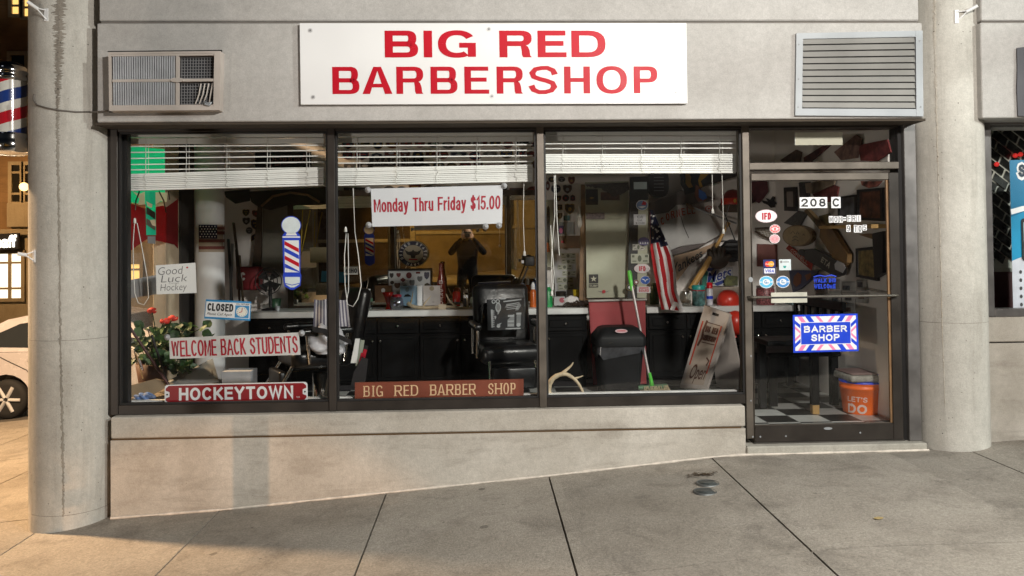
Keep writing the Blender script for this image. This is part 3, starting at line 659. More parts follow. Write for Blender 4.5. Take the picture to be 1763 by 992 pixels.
f = G(); f.box(XL0-0.02, XR0+0.002, -0.03, 0.10, ZFT+0.001, ZSOF-0.02, mat('header_bronze', (0.05, 0.042, 0.036), 0.5, 0.4)); f.ob('header', bld)
f = G(); xj = P(1556, 500, 0).x; f.box(xj, XR0, -0.045, 0.13, ZST+0.001, ZFT, mat('grey_jamb', (0.16, 0.15, 0.145), 0.42, 0.55, var=0.2), 0.004); f.box(xj-0.028, xj-0.001, -0.005, 0.12, ZST+0.001, ZFT-0.001, BLACK); f.ob('right_jamb', bld)
# transom over the door
xa = XM[2]+FW2; xb = xj-0.03; ZT0 = P(1420, 292, 0).z; ZT1 = P(1420, 280, 0).z
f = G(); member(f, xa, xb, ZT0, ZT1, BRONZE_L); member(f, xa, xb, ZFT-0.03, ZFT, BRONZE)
to = f.ob('transom_window', bld)
p = G(); p.box(xa, xb, 0.034, 0.041, ZT1+0.001, ZFT-0.031, GLASS); p.ob('pane', to)
# door leaf
yd0, yd1 = -0.03, 0.03
zl0 = ZST+0.012; zl1 = P(1420, 298, yd0).z; zg0 = P(1420, 731.5, yd0).z; zg1 = P(1420, 310, yd0).z
dx0 = xa+0.006; dg0 = P(1296.5, 500, yd0).x; dg1 = P(1534, 500, yd0).x; dx1 = P(1551, 500, yd0).x
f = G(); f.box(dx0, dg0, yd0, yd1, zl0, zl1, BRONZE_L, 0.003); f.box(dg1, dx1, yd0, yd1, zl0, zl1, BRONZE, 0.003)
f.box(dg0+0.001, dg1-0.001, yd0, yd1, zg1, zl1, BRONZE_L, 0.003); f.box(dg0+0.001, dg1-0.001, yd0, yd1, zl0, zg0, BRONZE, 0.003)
f.box(dg1-0.016, dg1-0.001, yd0+0.012, yd0+0.03, zg0+0.004, zg1-0.003, WOOD)
f.box(dg0+0.001, dg1-0.017, yd0+0.012, yd0+0.03, zg0+0.001, zg0+0.005, BRONZE_L)
do = f.ob('door', bld)
p = G(); p.box(dg0-0.004, dg1+0.004, -0.004, 0.003, zg0-0.004, zg1+0.004, GLASS); p.ob('pane', do)
p = G(); q0 = P(1291, 513.5, -0.075); q1 = P(1548, 509.5, -0.075); q1.z = q0.z = (q0.z+q1.z)/2+0.004
p.tube([(q0.x, yd0, q0.z), (q0.x+0.01, -0.07, q0.z), (q0.x+0.03, -0.075, q0.z), (q1.x-0.03, -0.075, q1.z), (q1.x-0.01, -0.07, q1.z), (q1.x, yd0, q1.z)], 0.011, mat('push_bar_metal', (0.10, 0.09, 0.075), 0.5, 0.5)); p.ob('push_bar', do)
p = G(); Q = qr(1327, 503.5, 1390.5, 521.5, -0.09); p.rect(Q, 0, 1, 0, 1, mat('pull_plate', (0.55, 0.54, 0.46), 0.4, 0.2), -0.012, 0.0); p.rect(Q, 0, 1, 0.42, 0.60, INK, 0.0005, 0.001); p.ob('pull_plate', do)
p = G(); Q = qr(1294-6, 477, 1294+2, 486, yd0-0.002); p.disc(Q, 0.5, 0.5, 0.5, 0.5, ALU, -0.002, 0.008); p.ob('lock_cylinder', do)
p = G(); Q = qr(1418, 735.5, 1433, 740, yd0-0.001); p.disc(Q, 0.5, 0.5, 0.5, 0.5, ALU, -0.001, 0.002); p.ob('badge', do)
g = G(); g.box(xa+0.001, xj-0.03, -0.03, 0.115, ZST+0.0005, ZST+0.010, mat('threshold', (0.10, 0.09, 0.08), 0.5, 0.6)); g.ob('threshold', bld)
# screws on the frames
for (px, py) in ((1293, 613), (1293, 690), (1296, 752), (1309, 752), (1353, 751), (1481, 745)):
    g = G(); Q = qr(px-1.6, py-1.6, px+1.6, py+1.6, -0.034); g.disc(Q, 0.5, 0.5, 0.5, 0.5, ALU, 0, 0.002, 8); g.ob('screw', bld)

# ------------------------------------------------------------------ round columns
def column(cx_, cy_, r, label, tone):
    z0 = gz(cx_)-0.15; c = thing('concrete_column', label, 'column', (cx_, cy_, gz(cx_)), 'round concrete columns either side of the shopfront')
    zj = [P(120, 585, -0.2).z, P(120, 883, -0.2).z] if cx_ < 0 else [P(1640, 557, -0.2).z]
    zs = [z0]+sorted(zj)+[6.0]
    g = G()
    for a_, b_ in zip(zs[:-1], zs[1:]): g.lathe([(r, a_+0.0015), (r, b_-0.0015)], cx_, cy_, COLUMN, 96)
    for j in zj: g.lathe([(r-0.002, j-0.004), (r-0.002, j+0.004)], cx_, cy_, mat('column_joint', (0.20, 0.18, 0.155), 0.9, var=0.5, scale=12), 64)
    g.ob('shaft', c)
    return c
RC = 0.295; CLX = P(123.5, 460, 0).x; CLY = 0.0
colL = column(CLX, CLY, (P(190, 460, 0).x-P(58, 460, 0).x)/2*0.995, 'round concrete column at the street corner with dark vertical seam', 0)
RL = (P(190, 460, 0).x-P(58, 460, 0).x)/2*0.995
CRX = P(1636, 460, 0.02).x; CRY = 0.06; RR = 0.268
colR = column(CRX, CRY, RR, 'round concrete column right of the glass door with a jagged pale seam', 1)
# rough form seams that run down the columns
def seam(c, cx_, cy_, r, path, wid, m, name='form_seam', lift=0.003, seed=1):
    random.seed(seed); L = []; R_ = []; C_ = []
    n = 240
    for k in range(n+1):
        t = k/n*(len(path)-1); i = min(int(t), len(path)-2); f = t-i
        px = lerp(path[i][0], path[i+1][0], f); py = lerp(path[i][1], path[i+1][1], f); w = lerp(wid[i], wid[i+1], f)
        px += random.uniform(-1, 1)*w*0.16
        a, b = w*random.uniform(0.15, 0.8), w*random.uniform(0.15, 0.8)
        for lst, d, rr in ((L, -a, r+0.0006), (C_, 0, r+lift*random.uniform(0.4, 1.3)), (R_, b, r+0.0006)):
            lst.append(pcyl(px+d, py, cx_, cy_, rr))
    g = G(); k = n+1
    g.add(L+C_+R_, [(i, i+1, k+i+1, k+i) for i in range(n)]+[(k+i, k+i+1, 2*k+i+1, 2*k+i) for i in range(n)], m); g.ob(name, c)
SEAMD = concrete('seam_dirt', (0.20, 0.175, 0.145), (0.30, 0.27, 0.23), (0.13, 0.11, 0.09), pit=1.2, bump=1.0, pscale=30)
SEAMP = concrete('seam_pale', (0.40, 0.36, 0.30), (0.50, 0.47, 0.42), (0.28, 0.22, 0.15), pit=1.0, bump=1.0, pscale=30)
SEAML = concrete('seam_faint', (0.25, 0.23, 0.195), (0.36, 0.335, 0.29), (0.17, 0.15, 0.125), pit=1.0, bump=1.0, pscale=40)
seam(colL, CLX, CLY, RL, [(103, -60), (102, 60), (100, 125), (99, 190)], [17, 17, 12, 5], SEAMD, seed=3)
seam(colL, CLX, CLY, RL, [(99, 190), (99, 250), (102, 400), (104, 600), (108, 760), (109, 890)], [6, 5, 4, 3.4, 5, 3], SEAML, seed=4, lift=0.0015)
seam(colR, CRX, CRY, RR, [(1610, -60), (1609, 60), (1611, 150), (1614, 260), (1618, 400), (1622, 560), (1627, 700)], [7, 5, 5, 3, 2.2, 2, 1.5], SEAMP, seed=5)

# flag pole brackets on the columns
def bracket(cx_, cy_, r, pts, label, m=ALU, plate=None):
    p0 = pcyl(plate[0], plate[1], cx_, cy_, r); b = thing('flagpole_bracket', label, 'bracket', p0, 'small flag pole holders fixed to the columns')
    nrm = Vector((p0.x-cx_, p0.y-cy_, 0)).normalized(); tv = Vector((-nrm.y, nrm.x, 0))
    g = G(); a = 0.014; h = plate[2]
    g.add([p0+tv*s1*a+Vector((0, 0, s2*h))+nrm*d for d in (0.0, 0.006) for s1, s2 in ((-1, -1), (1, -1), (1, 1), (-1, 1))], [(0, 1, 2, 3), (4, 5, 6, 7), (0, 1, 5, 4), (1, 2, 6, 5), (2, 3, 7, 6), (3, 0, 4, 7)], m); g.ob('plate', b)
    end = P(pts[0], pts[1], p0.y-0.06)
    g = G(); st = p0+nrm*0.004; d = (end-st)
    g.tube([st+d*0.45, end], 0.013, m, 10); g.ob('socket', b)
    g = G(); g.tube([st+Vector((0, 0, h*0.7)), st+d*0.55], 0.005, m); g.ob('arm', b)
    g = G(); g.tube([st-Vector((0, 0, h*0.7)), st+d*0.55], 0.005, m); g.ob('brace', b)
WBR = mat('white_bracket', (0.70, 0.70, 0.70), 0.4)
bracket(CLX, CLY, RL, (47, 3), 'metal flag pole bracket near the top of the corner column', WBR, (80, 26, 0.045))
bracket(CRX, CRY, RR, (1683, 10), 'white flag pole bracket on the column right of the louvre', WBR, (1647, 29, 0.05))
bracket(CLX, CLY, RL, (30, 437), 'white flag pole bracket low on the left side of the corner column', WBR, (59, 441, 0.045))

# cable from the barber pole round the corner column to the air conditioner
g = G(); pts = [pcyl(px, py, CLX, CLY, RL+0.006) for px, py in ((59, 162), (58, 172), (63, 181), (80, 186), (100, 190), (130, 193), (160, 193))]
pts += [P(172, 192.5, YFA-0.02), P(186, 190.5, YFA-0.012)]
g.tube(pts, 0.0065, mat('old_cable', (0.13, 0.115, 0.10), 0.6)); solo(g, 'cable', 'thin cable sagging across the corner column to the air conditioner', 'cable')

# ------------------------------------------------------------------ air conditioner, sign, louvre on the fascia
ac = thing('air_conditioner', 'beige wall air conditioner with vertical grille and torn mesh set in the fascia', 'air conditioner')
Q = qp((188, 191), (377.5, 189.5), (379.5, 88), (186.5, 90), YFA-0.085); C_ = Q
def qbox(g, Q, u0, u1, v0, v1, w0, w1, m): g.rect(Q, u0, u1, v0, v1, m, w0, w1)
g = G(); qbox(g, Q, 0.0, 1.0, 0.0, 0.035, -0.085, 0, BEIGE); qbox(g, Q, 0, 1, 0.965, 1, -0.085, 0, BEIGE); qbox(g, Q, 0, 0.02, 0.0352, 0.9648, -0.085, 0, BEIGE); qbox(g, Q, 0.945, 1, 0.0352, 0.9648, -0.085, 0, BEIGE)
g.ob('casing', ac)
g = G(); qbox(g, Q, 0.0205, 0.9445, 0.036, 0.964, -0.07, -0.055, mat('grille_back', (0.035, 0.035, 0.04), 0.8)); g.ob('back_panel', ac)
g = G(); qbox(g, Q, 0.0205, 0.9445, 0.036, 0.095, -0.03, -0.003, BEIGE); qbox(g, Q, 0.0205, 0.9445, 0.93, 0.964, -0.03, -0.003, BEIGE); qbox(g, Q, 0.03, 0.9445, 0.49, 0.535, -0.03, -0.003, BEIGE); qbox(g, Q, 0.60, 0.625, 0.0955, 0.4895, -0.03, -0.003, BEIGE); qbox(g, Q, 0.60, 0.625, 0.5355, 0.9295, -0.03, -0.003, BEIGE); g.ob('front_frame', ac)
for lo, hi in ((0.097, 0.488), (0.537, 0.928)):
    for k in range(27):
        u = 0.036+k*0.0208
        g = G(); qbox(g, Q, u, u+0.011, lo, hi, -0.05, -0.006, mat('grille_blue_grey', (0.40, 0.41, 0.43), 0.5)); g.ob('grille_slat', ac)
for lo, hi in ((0.097, 0.488), (0.537, 0.928)):
    g = G()
    for k in range(12): qbox(g, Q, 0.632+k*0.0255, 0.632+k*0.0255+0.005, lo, hi, -0.047, -0.042, GREY)
    for k in range(8): qbox(g, Q, 0.628, 0.938, lo+0.02+k*0.05, lo+0.02+k*0.05+0.009, -0.0415, -0.038, GREY)
    g.ob('mesh_grille', ac)
random.seed(8)
for k in range(4):
    u = 0.80+k*0.035; g = G(); g.tube([Q(u-0.012-0.02*(k < 3), 0.12, -0.03), Q(u+0.008, 0.27, -0.012), Q(u+0.02, 0.46, -0.022)], 0.0055, BEIGE, 6, flat=0.4); g.ob('loose_slat', ac)
g = G(); g.disc(Q, 0.615, 0.513, 0.06, 0.04, BEIGE, -0.003, 0.006); g.ob('nameplate', ac)
g = G(); g.tube([Q(0.84, 0.11, -0.02), Q(0.86, 0.14, 0.0), Q(0.90, 0.11, 0.004), Q(0.93, 0.13, 0), Q(0.91, 0.08, 0.004), Q(0.87, 0.10, 0.008)], 0.008, ALU, 6); g.ob('crumpled_foil', ac)
g = G(); Qg = qp((186, 194), (380.5, 192), (382.5, 86), (183.5, 88), YFA-0.002)
for a, b, c, d in ((0.01, 1, 0, 0.02), (0.01, 1, 0.985, 1.0), (0.985, 1.0, 0.0202, 0.9848)): g.rect(Qg, a, b, c, d, BLACK, -0.002, 0.001)
g.ob('opening_gap', ac)

sg = thing('shop_sign', 'long white shop sign with BIG RED BARBERSHOP in red capitals', 'sign')
YSG = YFA-0.035; Q = qp((518, 180), (1183.5, 178), (1181.5, 40), (516, 40), YSG)
g = G(); g.rect(Q, 0, 1, 0, 1, WHITEP, -0.022, 0); g.ob('panel', sg)
def ux(px): return (px-517)/666.0
g = G()
def vv(py): return (179.0-py)/139.0
spec = [('B', 661, 718), ('I', 727.5, 742), ('G', 752, 817), ('R', 857.5, 913.5), ('E', 923.5, 973.5), ('D', 982, 1041.5)]
letters(g, Q, [(c, ux(a), ux(b)) for c, a, b in spec], vv(99), vv(53), REDV, 13.8/666, 0.185); g.ob('lettering', sg)
g = G()
spec = [('B', 571, 617), ('A', 622, 673), ('R', 680, 726), ('B', 738.5, 784.5), ('E', 796.5, 839), ('R', 852, 897), ('S', 908.5, 956), ('H', 968.5, 1013.5), ('O', 1024.5, 1078), ('P', 1089.5, 1131)]
letters(g, Q, [(c, ux(a), ux(b)) for c, a, b in spec], vv(161.5), vv(115), REDV, 11.4/666, 0.150); g.ob('lettering', sg)
for px, py in ((535, 52.5), (840, 50.5), (1159, 53.5), (538, 166.5), (843.5, 166), (1163, 160.5)):
    g = G(); g.disc(Q, ux(px), vv(py), 0.0055, 0.026, mat('screw_washer', (0.62, 0.62, 0.62), 0.35, 0.3), 0, 0.0025, 14); g.disc(Q, ux(px), vv(py), 0.0022, 0.0105, GREY, 0.0026, 0.005, 10); g.ob('screw', sg)

lv = thing('louvre_vent', 'square aluminium louvre with horizontal blades on the fascia above the door', 'vent')
Q = qp((1369, 199), (1589.5, 200.5), (1588, 53), (1371, 57.5), YFA-0.02)
u0, u1, v0, v1 = 0.052, 0.945, 0.085, 0.93
g = G(); g.rect(Q, 0, 0.052, 0, 1, ALU, -0.02, 0.004); g.rect(Q, u1, 1, 0, 1, ALU, -0.02, 0.004); g.rect(Q, 0.0525, u1-0.0005, v1, 1, ALU, -0.02, 0.003); g.rect(Q, 0.0525, u1-0.0005, 0, v0, ALU, -0.02, 0.003); g.ob('frame', lv)
g = G(); g.rect(Q, 0.053, 0.944, 0.086, 0.929, BLACK, -0.016, -0.014); g.ob('back_plate', lv)
nb = 11
for k in range(nb):
    a = lerp(v0, v1, k/nb); b = lerp(v0, v1, (k+1)/nb)
    g = G(); pts = [(0.056, a+0.006, -0.001), (0.056, b-0.012, -0.013)]
    vs = [Q(0.056, a+0.013, 0.000), Q(0.941, a+0.013, 0.000), Q(0.941, b-0.001, -0.0075), Q(0.056, b-0.001, -0.0075), Q(0.056, a+0.013, -0.003), Q(0.941, a+0.013, -0.003), Q(0.941, b-0.001, -0.0095), Q(0.056, b-0.001, -0.0095)]
    g.add(vs, [(0, 1, 2, 3), (4, 5, 6, 7), (0, 1, 5, 4), (2, 3, 7, 6), (0, 3, 7, 4), (1, 2, 6, 5)], ALUD); g.ob('blade', lv)
for u, v in ((0.02, 0.86), (0.02, 0.44), (0.02, 0.1), (0.975, 0.88), (0.978, 0.11)):
    g = G(); g.disc(Q, u, v, 0.006, 0.009, GREY, 0.004, 0.006, 8); g.ob('rivet', lv)
# ------------------------------------------------------------------ blinds inside the three windows
def blind(label, hr, strip, slats, stack, ladders):
    """hr, strip, stack: (x0, x1, ytl, ytr, ybl, ybr) in photo pixels; slats: (left y, right y) lists"""
    Y0 = 0.125; x0, x1 = hr[0], hr[1]
    b = thing('window_blind', label, 'blind', P(x0, hr[2], Y0), 'white slat blinds half drawn up in the shop windows')
    def bar(yl0, yr0, yl1, yr1, ya, yb, name, m=BLINDW, tilt=0.0):
        a, c, d, e = P(x0, yl1, Y0), P(x1, yr1, Y0), P(x1, yr0, Y0), P(x0, yl0, Y0)
        vs = [Vector((p.x, ya, p.z)) for p in (a, c, d, e)]+[Vector((p.x, yb, p.z+tilt)) for p in (a, c, d, e)]
        g = G(); g.add(vs, [(0, 1, 2, 3), (4, 5, 6, 7), (0, 1, 5, 4), (1, 2, 6, 5), (2, 3, 7, 6), (3, 0, 4, 7)], m); return g.ob(name, b)
    bar(*hr[2:], Y0-0.004, Y0+0.05, 'headrail')
    bar(*strip[2:], Y0, Y0+0.003, 'valance', tilt=0.0)
    for l, r in slats: bar(l-0.9, r-0.9, l+0.9, r+0.9, Y0+0.002, Y0+0.046, 'slat', tilt=0.004)
    n = 9; yl0, yr0, yl1, yr1 = stack[2:]
    random.seed(int(x0))
    for k in range(n):
        t0, t1 = k/n, (k+0.80)/n; j = random.uniform(-0.004, 0.004)
        bar(lerp(yl0, yl1, t0)+random.uniform(-.5, .5), lerp(yr0, yr1, t0)+random.uniform(-.5, .5), lerp(yl0, yl1, t1), lerp(yr0, yr1, t1), Y0+j+0.001, Y0+0.046+j, 'slat')
    bar(yl1-2.5, yr1-2.5, yl1, yr1, Y0-0.002, Y0+0.048, 'bottom_rail')
    for u in ladders:
        px = lerp(x0, x1, u); ya, yb, yc = lerp(hr[4], hr[5], u), lerp(yl0, yr0, u), lerp(yl1, yr1, u)
        g = G(); pts = [P(px, ya, Y0-0.008)]+[P(px+random.uniform(-.4, .4), lerp(ya, yb, t/6), Y0-0.008) for t in range(1, 7)]
        for t in range(1, 16): pts.append(P(px+random.uniform(-3.2, 3.2), lerp(yb, yc, t/16)+random.uniform(-1, 1), Y0-0.010))
        g.tube(pts, 0.0021, CORDW, 5, caps=False)
        g.tube([P(px+5, ya, Y0+0.05), P(px+5, yb, Y0+0.05)], 0.0018, CORDW, 5, caps=False); g.ob('ladder_cord', b)
    return b
LAD = (0.10, 0.305, 0.51, 0.715, 0.915)
blind('white slat blind hanging slightly crooked in the leftmost window', (217, 557, 227, 228, 236.5, 236), (221, 557, 238.5, 238, 248.5, 247), [(252, 250), (262.5, 259), (273, 268.5), (283.5, 279), (292.5, 289)], (221, 557, 300, 289.5, 328.5, 319.5), LAD)
blind('white slat blind in the middle window above the price banner', (581, 917, 224, 224, 235, 233.5), (582, 915, 237.5, 236, 246, 243.5), [(251.3, 249), (261.2, 258.6), (271, 268), (281, 278)], (582, 917, 290, 283.5, 320, 312.5), LAD)
blind('brightly lit white slat blind drawn up highest, in the window beside the door', (936, 1267, 224, 224, 233, 232.5), (936, 1265, 235, 235, 243, 242.5), [(247.5, 246.5), (256, 255)], (936, 1266, 265, 265, 298.5, 298), LAD)
# loose pull cords
def cord(label, runs, Y, r=0.0035, tassel=None, cat='cord'):
    g = G()
    for pts in runs: g.tube([P(x, y, Y) for x, y in pts], r, CORDW, 6)
    o = solo(g, 'pull_cord', label, cat, 'pull cords and wands of the blinds')
    if tassel:
        for (x, y) in tassel:
            g = G(); c = P(x, y, Y); g.lathe([(0.004, c.z+0.02), (0.009, c.z+0.012), (0.013, c.z-0.02), (0.0001, c.z-0.022)], c.x, c.y, CORDW, 10); g.ob('tassel', o)
    return o
cord('looped white cord on the left edge of the leftmost window', [[(232, 378), (229, 420), (230, 470), (232, 505), (238, 522), (248, 525), (256, 512), (254, 480), (245, 430), (236, 384)]], 0.16, 0.0034, [(232, 380)])
cord('pair of long white cords looped at the left of the middle window', [[(596, 402), (593, 440), (594, 490), (598, 524), (608, 528), (616, 515), (622, 492), (617, 440), (611, 400), (608, 324)], [(599, 402), (600, 450), (600, 500), (596, 520)]], 0.16, 0.0036, [(595, 395)])
cord('straight white wand at the right of the middle window', [[(902, 313), (901, 380), (903, 432)]], 0.165, 0.003, [(903, 436)])
cord('two white cords knotted together at the left of the window with the drab panel', [[(954, 300), (955, 370), (950, 430), (949, 470), (951, 500)], [(956, 300), (959, 380), (963, 440)], [(948, 388), (950, 420), (954, 470), (952, 500)]], 0.16, 0.0034, [(950, 505)])
cord('short white cord with bell tassel over the grey jersey', [[(1226, 299), (1227, 361)]], 0.165, 0.003, [(1227, 363)])
cord('longer white cord with bell tassel beside the bat', [[(1243, 299), (1245, 365), (1245, 396)]], 0.165, 0.003, [(1245.5, 398)])

# ------------------------------------------------------------------ signs and stickers in the windows
YS = 0.062
def sucker(parent, px, py, Y=YS-0.012):
    g = G(); c = P(px, py, Y); mx = Matrix.Translation(c) @ Matrix.Rotation(math.pi/2, 4, 'X')
    g.lathe([(0.0001, -0.013), (0.024, -0.010), (0.022, -0.004), (0.009, 0.002), (0.009, 0.010), (0.0001, 0.012)], 0, 0, mat('clear_rubber', (0.40, 0.40, 0.42), 0.15, var=0.2), 14, mx=mx); g.ob('suction_cup', parent)
s = thing('price_banner', 'white banner reading Monday Thru Friday $15.00 in red on suction cups', 'sign', P(752, 390, YS))
Q = qp((641, 390.5), (864.5, 385), (865.5, 319), (638.5, 325), YS)
g = G(); g.rect(Q, 0, 1, 0, 1, mat('vinyl_banner', (0.62, 0.63, 0.67), 0.5, var=0.04, scale=3), -0.003, 0); g.ob('sheet', s)
g = G(); g.stext(Q, 'Monday Thru Friday $15.00', mat('banner_red', (0.36, 0.008, 0.03), 0.5), 0.018, 0.985, 0.375, 0.735, 0.0015, th=0.125); g.ob('lettering', s)
for px, py in ((633, 327), (868, 320), (634.5, 387.5), (859, 388.5), (836, 390)): sucker(s, px, py)
s = thing('welcome_banner', 'long white strip reading WELCOME BACK STUDENTS in tall red capitals', 'sign', P(405, 615, YS))
Q = qp((292.5, 618), (517.5, 611), (514.5, 572.5), (291, 582.5), YS)
g = G(); g.rect(Q, 0, 1, 0, 1, mat('welcome_sheet', (0.60, 0.585, 0.58), 0.55, var=0.06), -0.003, 0); g.ob('sheet', s)
g = G(); g.stext(Q, 'WELCOME BACK STUDENTS', mat('welcome_red', (0.40, 0.012, 0.03), 0.5), 0.015, 0.985, 0.09, 0.86, 0.0015, th=0.105, gap=.15); g.ob('lettering', s)
for px, py in ((287, 581), (519, 574)): sucker(s, px, py)
s = thing('street_name_sign', 'dark red street sign plate reading HOCKEYTOWN with white rim', 'sign', P(405, 695, 0.10))
Q = qp((283.5, 696), (530, 691), (529, 657.5), (283.5, 663), 0.075)
def rr(u0, u1, v0, v1, ru, rv, n=5):
    o = []
    for cu, cv, a0 in ((u1-ru, v0+rv, -90), (u1-ru, v1-rv, 0), (u0+ru, v1-rv, 90), (u0+ru, v0+rv, 180)):
        for k in range(n+1): a = math.radians(a0+90*k/n); o.append((cu+ru*math.cos(a), cv+rv*math.sin(a)))
    return o
DRED = mat('dark_red_enamel', (0.27, 0.010, 0.016), 0.3, var=0.08)
g = G(); g.poly(Q, rr(0, 1, 0, 1, 0.022, 0.15), WHITEV, -0.006, 0); g.ob('rim', s)
g = G()
pl = rr(0.007, 0.993, 0.05, 0.95, 0.018, 0.12)
g.poly(Q, [(0.03, 0.05), (0.97, 0.05), (0.992, 0.2), (0.992, 0.30), (0.966, 0.38), (0.966, 0.62), (0.992, 0.70), (0.992, 0.82), (0.97, 0.95), (0.03, 0.95), (0.008, 0.82), (0.008, 0.70), (0.034, 0.62), (0.034, 0.38), (0.008, 0.30), (0.008, 0.2)], DRED, 0.0005, 0.001); g.ob('panel', s)
g = G(); g.stext(Q, 'HOCKEYTOWN', WHITEV, 0.10, 0.90, 0.17, 0.83, 0.002, th=0.20, gap=0.24); g.ob('lettering', s)
g = G(); g.text(Q, 'TM', WHITEV, 0.92, 0.945, 0.18, 0.26, 0.002); g.ob('trademark', s)
for u in (0.018, 0.982):
    g = G(); g.disc(Q, u, 0.5, 0.006, 0.045, INK, 0.0015, 0.003, 12); g.ob('bolt_hole', s)
s = thing('wooden_name_sign', 'red brown wooden board reading BIG RED BARBER SHOP in carved cream letters', 'sign', P(756, 690, 0.10))
Q = qp((611, 688.5), (901.5, 683), (901.5, 653), (611, 659), 0.075)
g = G(); g.rect(Q, 0, 1, 0, 1, mat('red_brown_board', (0.20, 0.045, 0.022), 0.5, var=0.15, scale=5), -0.02, 0); g.ob('board', s)
CREAM = mat('carved_cream', (0.70, 0.46, 0.27), 0.6)
def ub(px): return (px-611)/290.5
g = G(); bx = [('B', 626, 636.5), ('I', 640, 645), ('G', 647.5, 659), ('R', 679, 691.5), ('E', 694.5, 704), ('D', 707, 719.5), ('B', 740, 751), ('A', 753, 765.5), ('R', 768, 780), ('B', 783, 793), ('E', 796, 804.5), ('R', 807, 818.5), ('S', 840.5, 849), ('H', 852, 864), ('O', 866.5, 876), ('P', 879, 887.5)]
letters(g, Q, [(c, ub(a), ub(b)) for c, a, b in bx], 0.17, 0.80, CREAM, 2.4/290.5, 0.10, 0.001, serif=0.09, dv=[0.0]*16); g.ob('lettering', s)
s = thing('closed_sign', 'blue and white CLOSED sign with a will return clock dial', 'sign', P(392, 550, YS))
Q = qp((351.5, 548.5), (430.5, 552.5), (432.5, 519.5), (354.5, 515.5), YS)
g = G(); g.rect(Q, 0, 1, 0, 1, mat('sign_blue', (0.03, 0.24, 0.52), 0.4), -0.003, 0); g.ob('board', s)
g = G(); g.rect(Q, 0.015, 0.985, 0.10, 0.90, WHITEV, 0.0006, 0.001); g.ob('panel', s)
g = G(); g.stext(Q, 'CLOSED', INK, 0.05, 0.62, 0.42, 0.82, 0.0018, th=0.2, gap=.22); g.ob('lettering', s)
g = G(); g.text(Q, 'Please Call Again', INK, 0.05, 0.60, 0.16, 0.34, 0.0018, shear=0.35); g.ob('small_lettering', s)
g = G(); g.text(Q, 'WILL RETURN', INK, 0.67, 0.96, 0.80, 0.88, 0.0018, bold=0.02); g.ob('small_lettering', s)
g = G(); g.rect(Q, 0.66, 0.965, 0.13, 0.77, MATS['sign_blue'], 0.0014, 0.0018); g.disc(Q, 0.812, 0.45, 0.125, 0.26, mat('dial_cream', (0.75, 0.72, 0.64), 0.5), 0.0022, 0.0026); 
for k in range(12):
    a = k*math.pi/6; g.disc(Q, 0.812+0.10*math.cos(a), 0.45+0.21*math.sin(a), 0.010, 0.022, MATS['sign_blue'], 0.003, None, 6)
g.ob('clock_dial', s)
g = G(); g.strip(Q, [(0.812, 0.45), (0.815, 0.64)], 0.035, REDL, 0.0034, 0.45); g.strip(Q, [(0.812, 0.45), (0.75, 0.40)], 0.035, REDL, 0.0036, 0.45); g.ob('clock_hand', s)
s = thing('handwritten_note', 'white paper with handwritten Good Luck Hockey taped inside the left window', 'paper', P(303, 506, YS))
Q = qp((269.5, 507), (338.5, 504.5), (336.5, 452.5), (268, 457), YS)
g = G(); g.rect(Q, 0, 1, 0, 1, PAPER, -0.001, 0); g.ob('sheet', s)
PENC = mat('pencil_line', (0.10, 0.10, 0.11), 0.6)
g = G()
def script(lines, wd):
    for t, u0, u1, v0, v1 in lines: g.text(Q, t, PENC, u0, u1, v0, v1, 0.0008, shear=0.15, bold=wd)
script([('Good', 0.06, 0.68, 0.66, 0.92), ('Luck', 0.12, 0.78, 0.40, 0.64), ('Hockey', 0.10, 0.76, 0.04, 0.34)], -0.012)
g.text(Q, 'Cornell', PENC, 0.32, 0.56, 0.335, 0.385, 0.0008, bold=-0.01)
g.ob('handwriting', s)
g = G(); g.disc(Q, 0.79, 0.86, 0.025, 0.03, REDL, 0.001, None, 10); g.ob('red_mark', s)
g = G(); Q = qp((218, 515), (272, 506), (272, 473), (219, 483), 0.30); g.rect(Q, 0, 1, 0, 1, mat('grey_paper', (0.33, 0.33, 0.34), 0.8), -0.001, 0)
solo(g, 'note_sheet', 'greyer sheet of paper hanging behind the handwritten note', 'paper')

# barber pole picture on the left window
s = thing('barber_pole_decal', 'cut out barber pole picture with red and blue stripes stuck on the left window', 'sticker', P(503, 497, YS))
Q = qp((488, 497), (518, 497), (516, 373), (486, 373), YS)
def V(y): return (497-y)/124.0
g = G()
g.poly(Q, [(0.5+0.57*math.cos(a)*1.0, V(388)+0.128*math.sin(a)) for a in [k*math.pi/14 for k in range(28)]], BLUEV, -0.001, 0)
g.poly(Q, [(0.02, V(404)), (0.2, V(399)), (0.8, V(399)), (0.98, V(404)), (1.02, V(407)), (0.99, V(470)), (1.04, V(474)), (1.02, V(482)), (0.98, V(492)), (0.6, V(499)), (0.4, V(499)), (0.06, V(493)), (0.0, V(482)), (-0.02, V(474)), (0.02, V(470)), (-0.02, V(407))], BLUEV, -0.001, 0); g.ob('outline', s)
g = G(); g.disc(Q, 0.5, V(388), 0.53, 0.117, mat('globe_white', (0.66, 0.72, 0.75), 0.4), 0.0006, 0.001); g.ob('globe', s)
g = G(); g.poly(Q, [(0.18, V(405.5)), (0.26, V(401)), (0.74, V(401)), (0.84, V(405.5))], WHITEV, 0.0006, 0.001); g.rect(Q, 0.0, 1.0, V(409.5), V(407), WHITEV, 0.0006, 0.001); g.ob('collar', s)
g = G(); g.rect(Q, 0.10, 0.93, V(469), V(414), WHITEV, 0.0006, 0.001); g.rect(Q, 0.10, 0.93, V(469), V(414), WHITEV, -0.0016, -0.0012); g.disc(Q, 0.5, V(388), 0.5, 0.11, WHITEV, -0.0016, -0.0012); g.ob('cylinder', s)
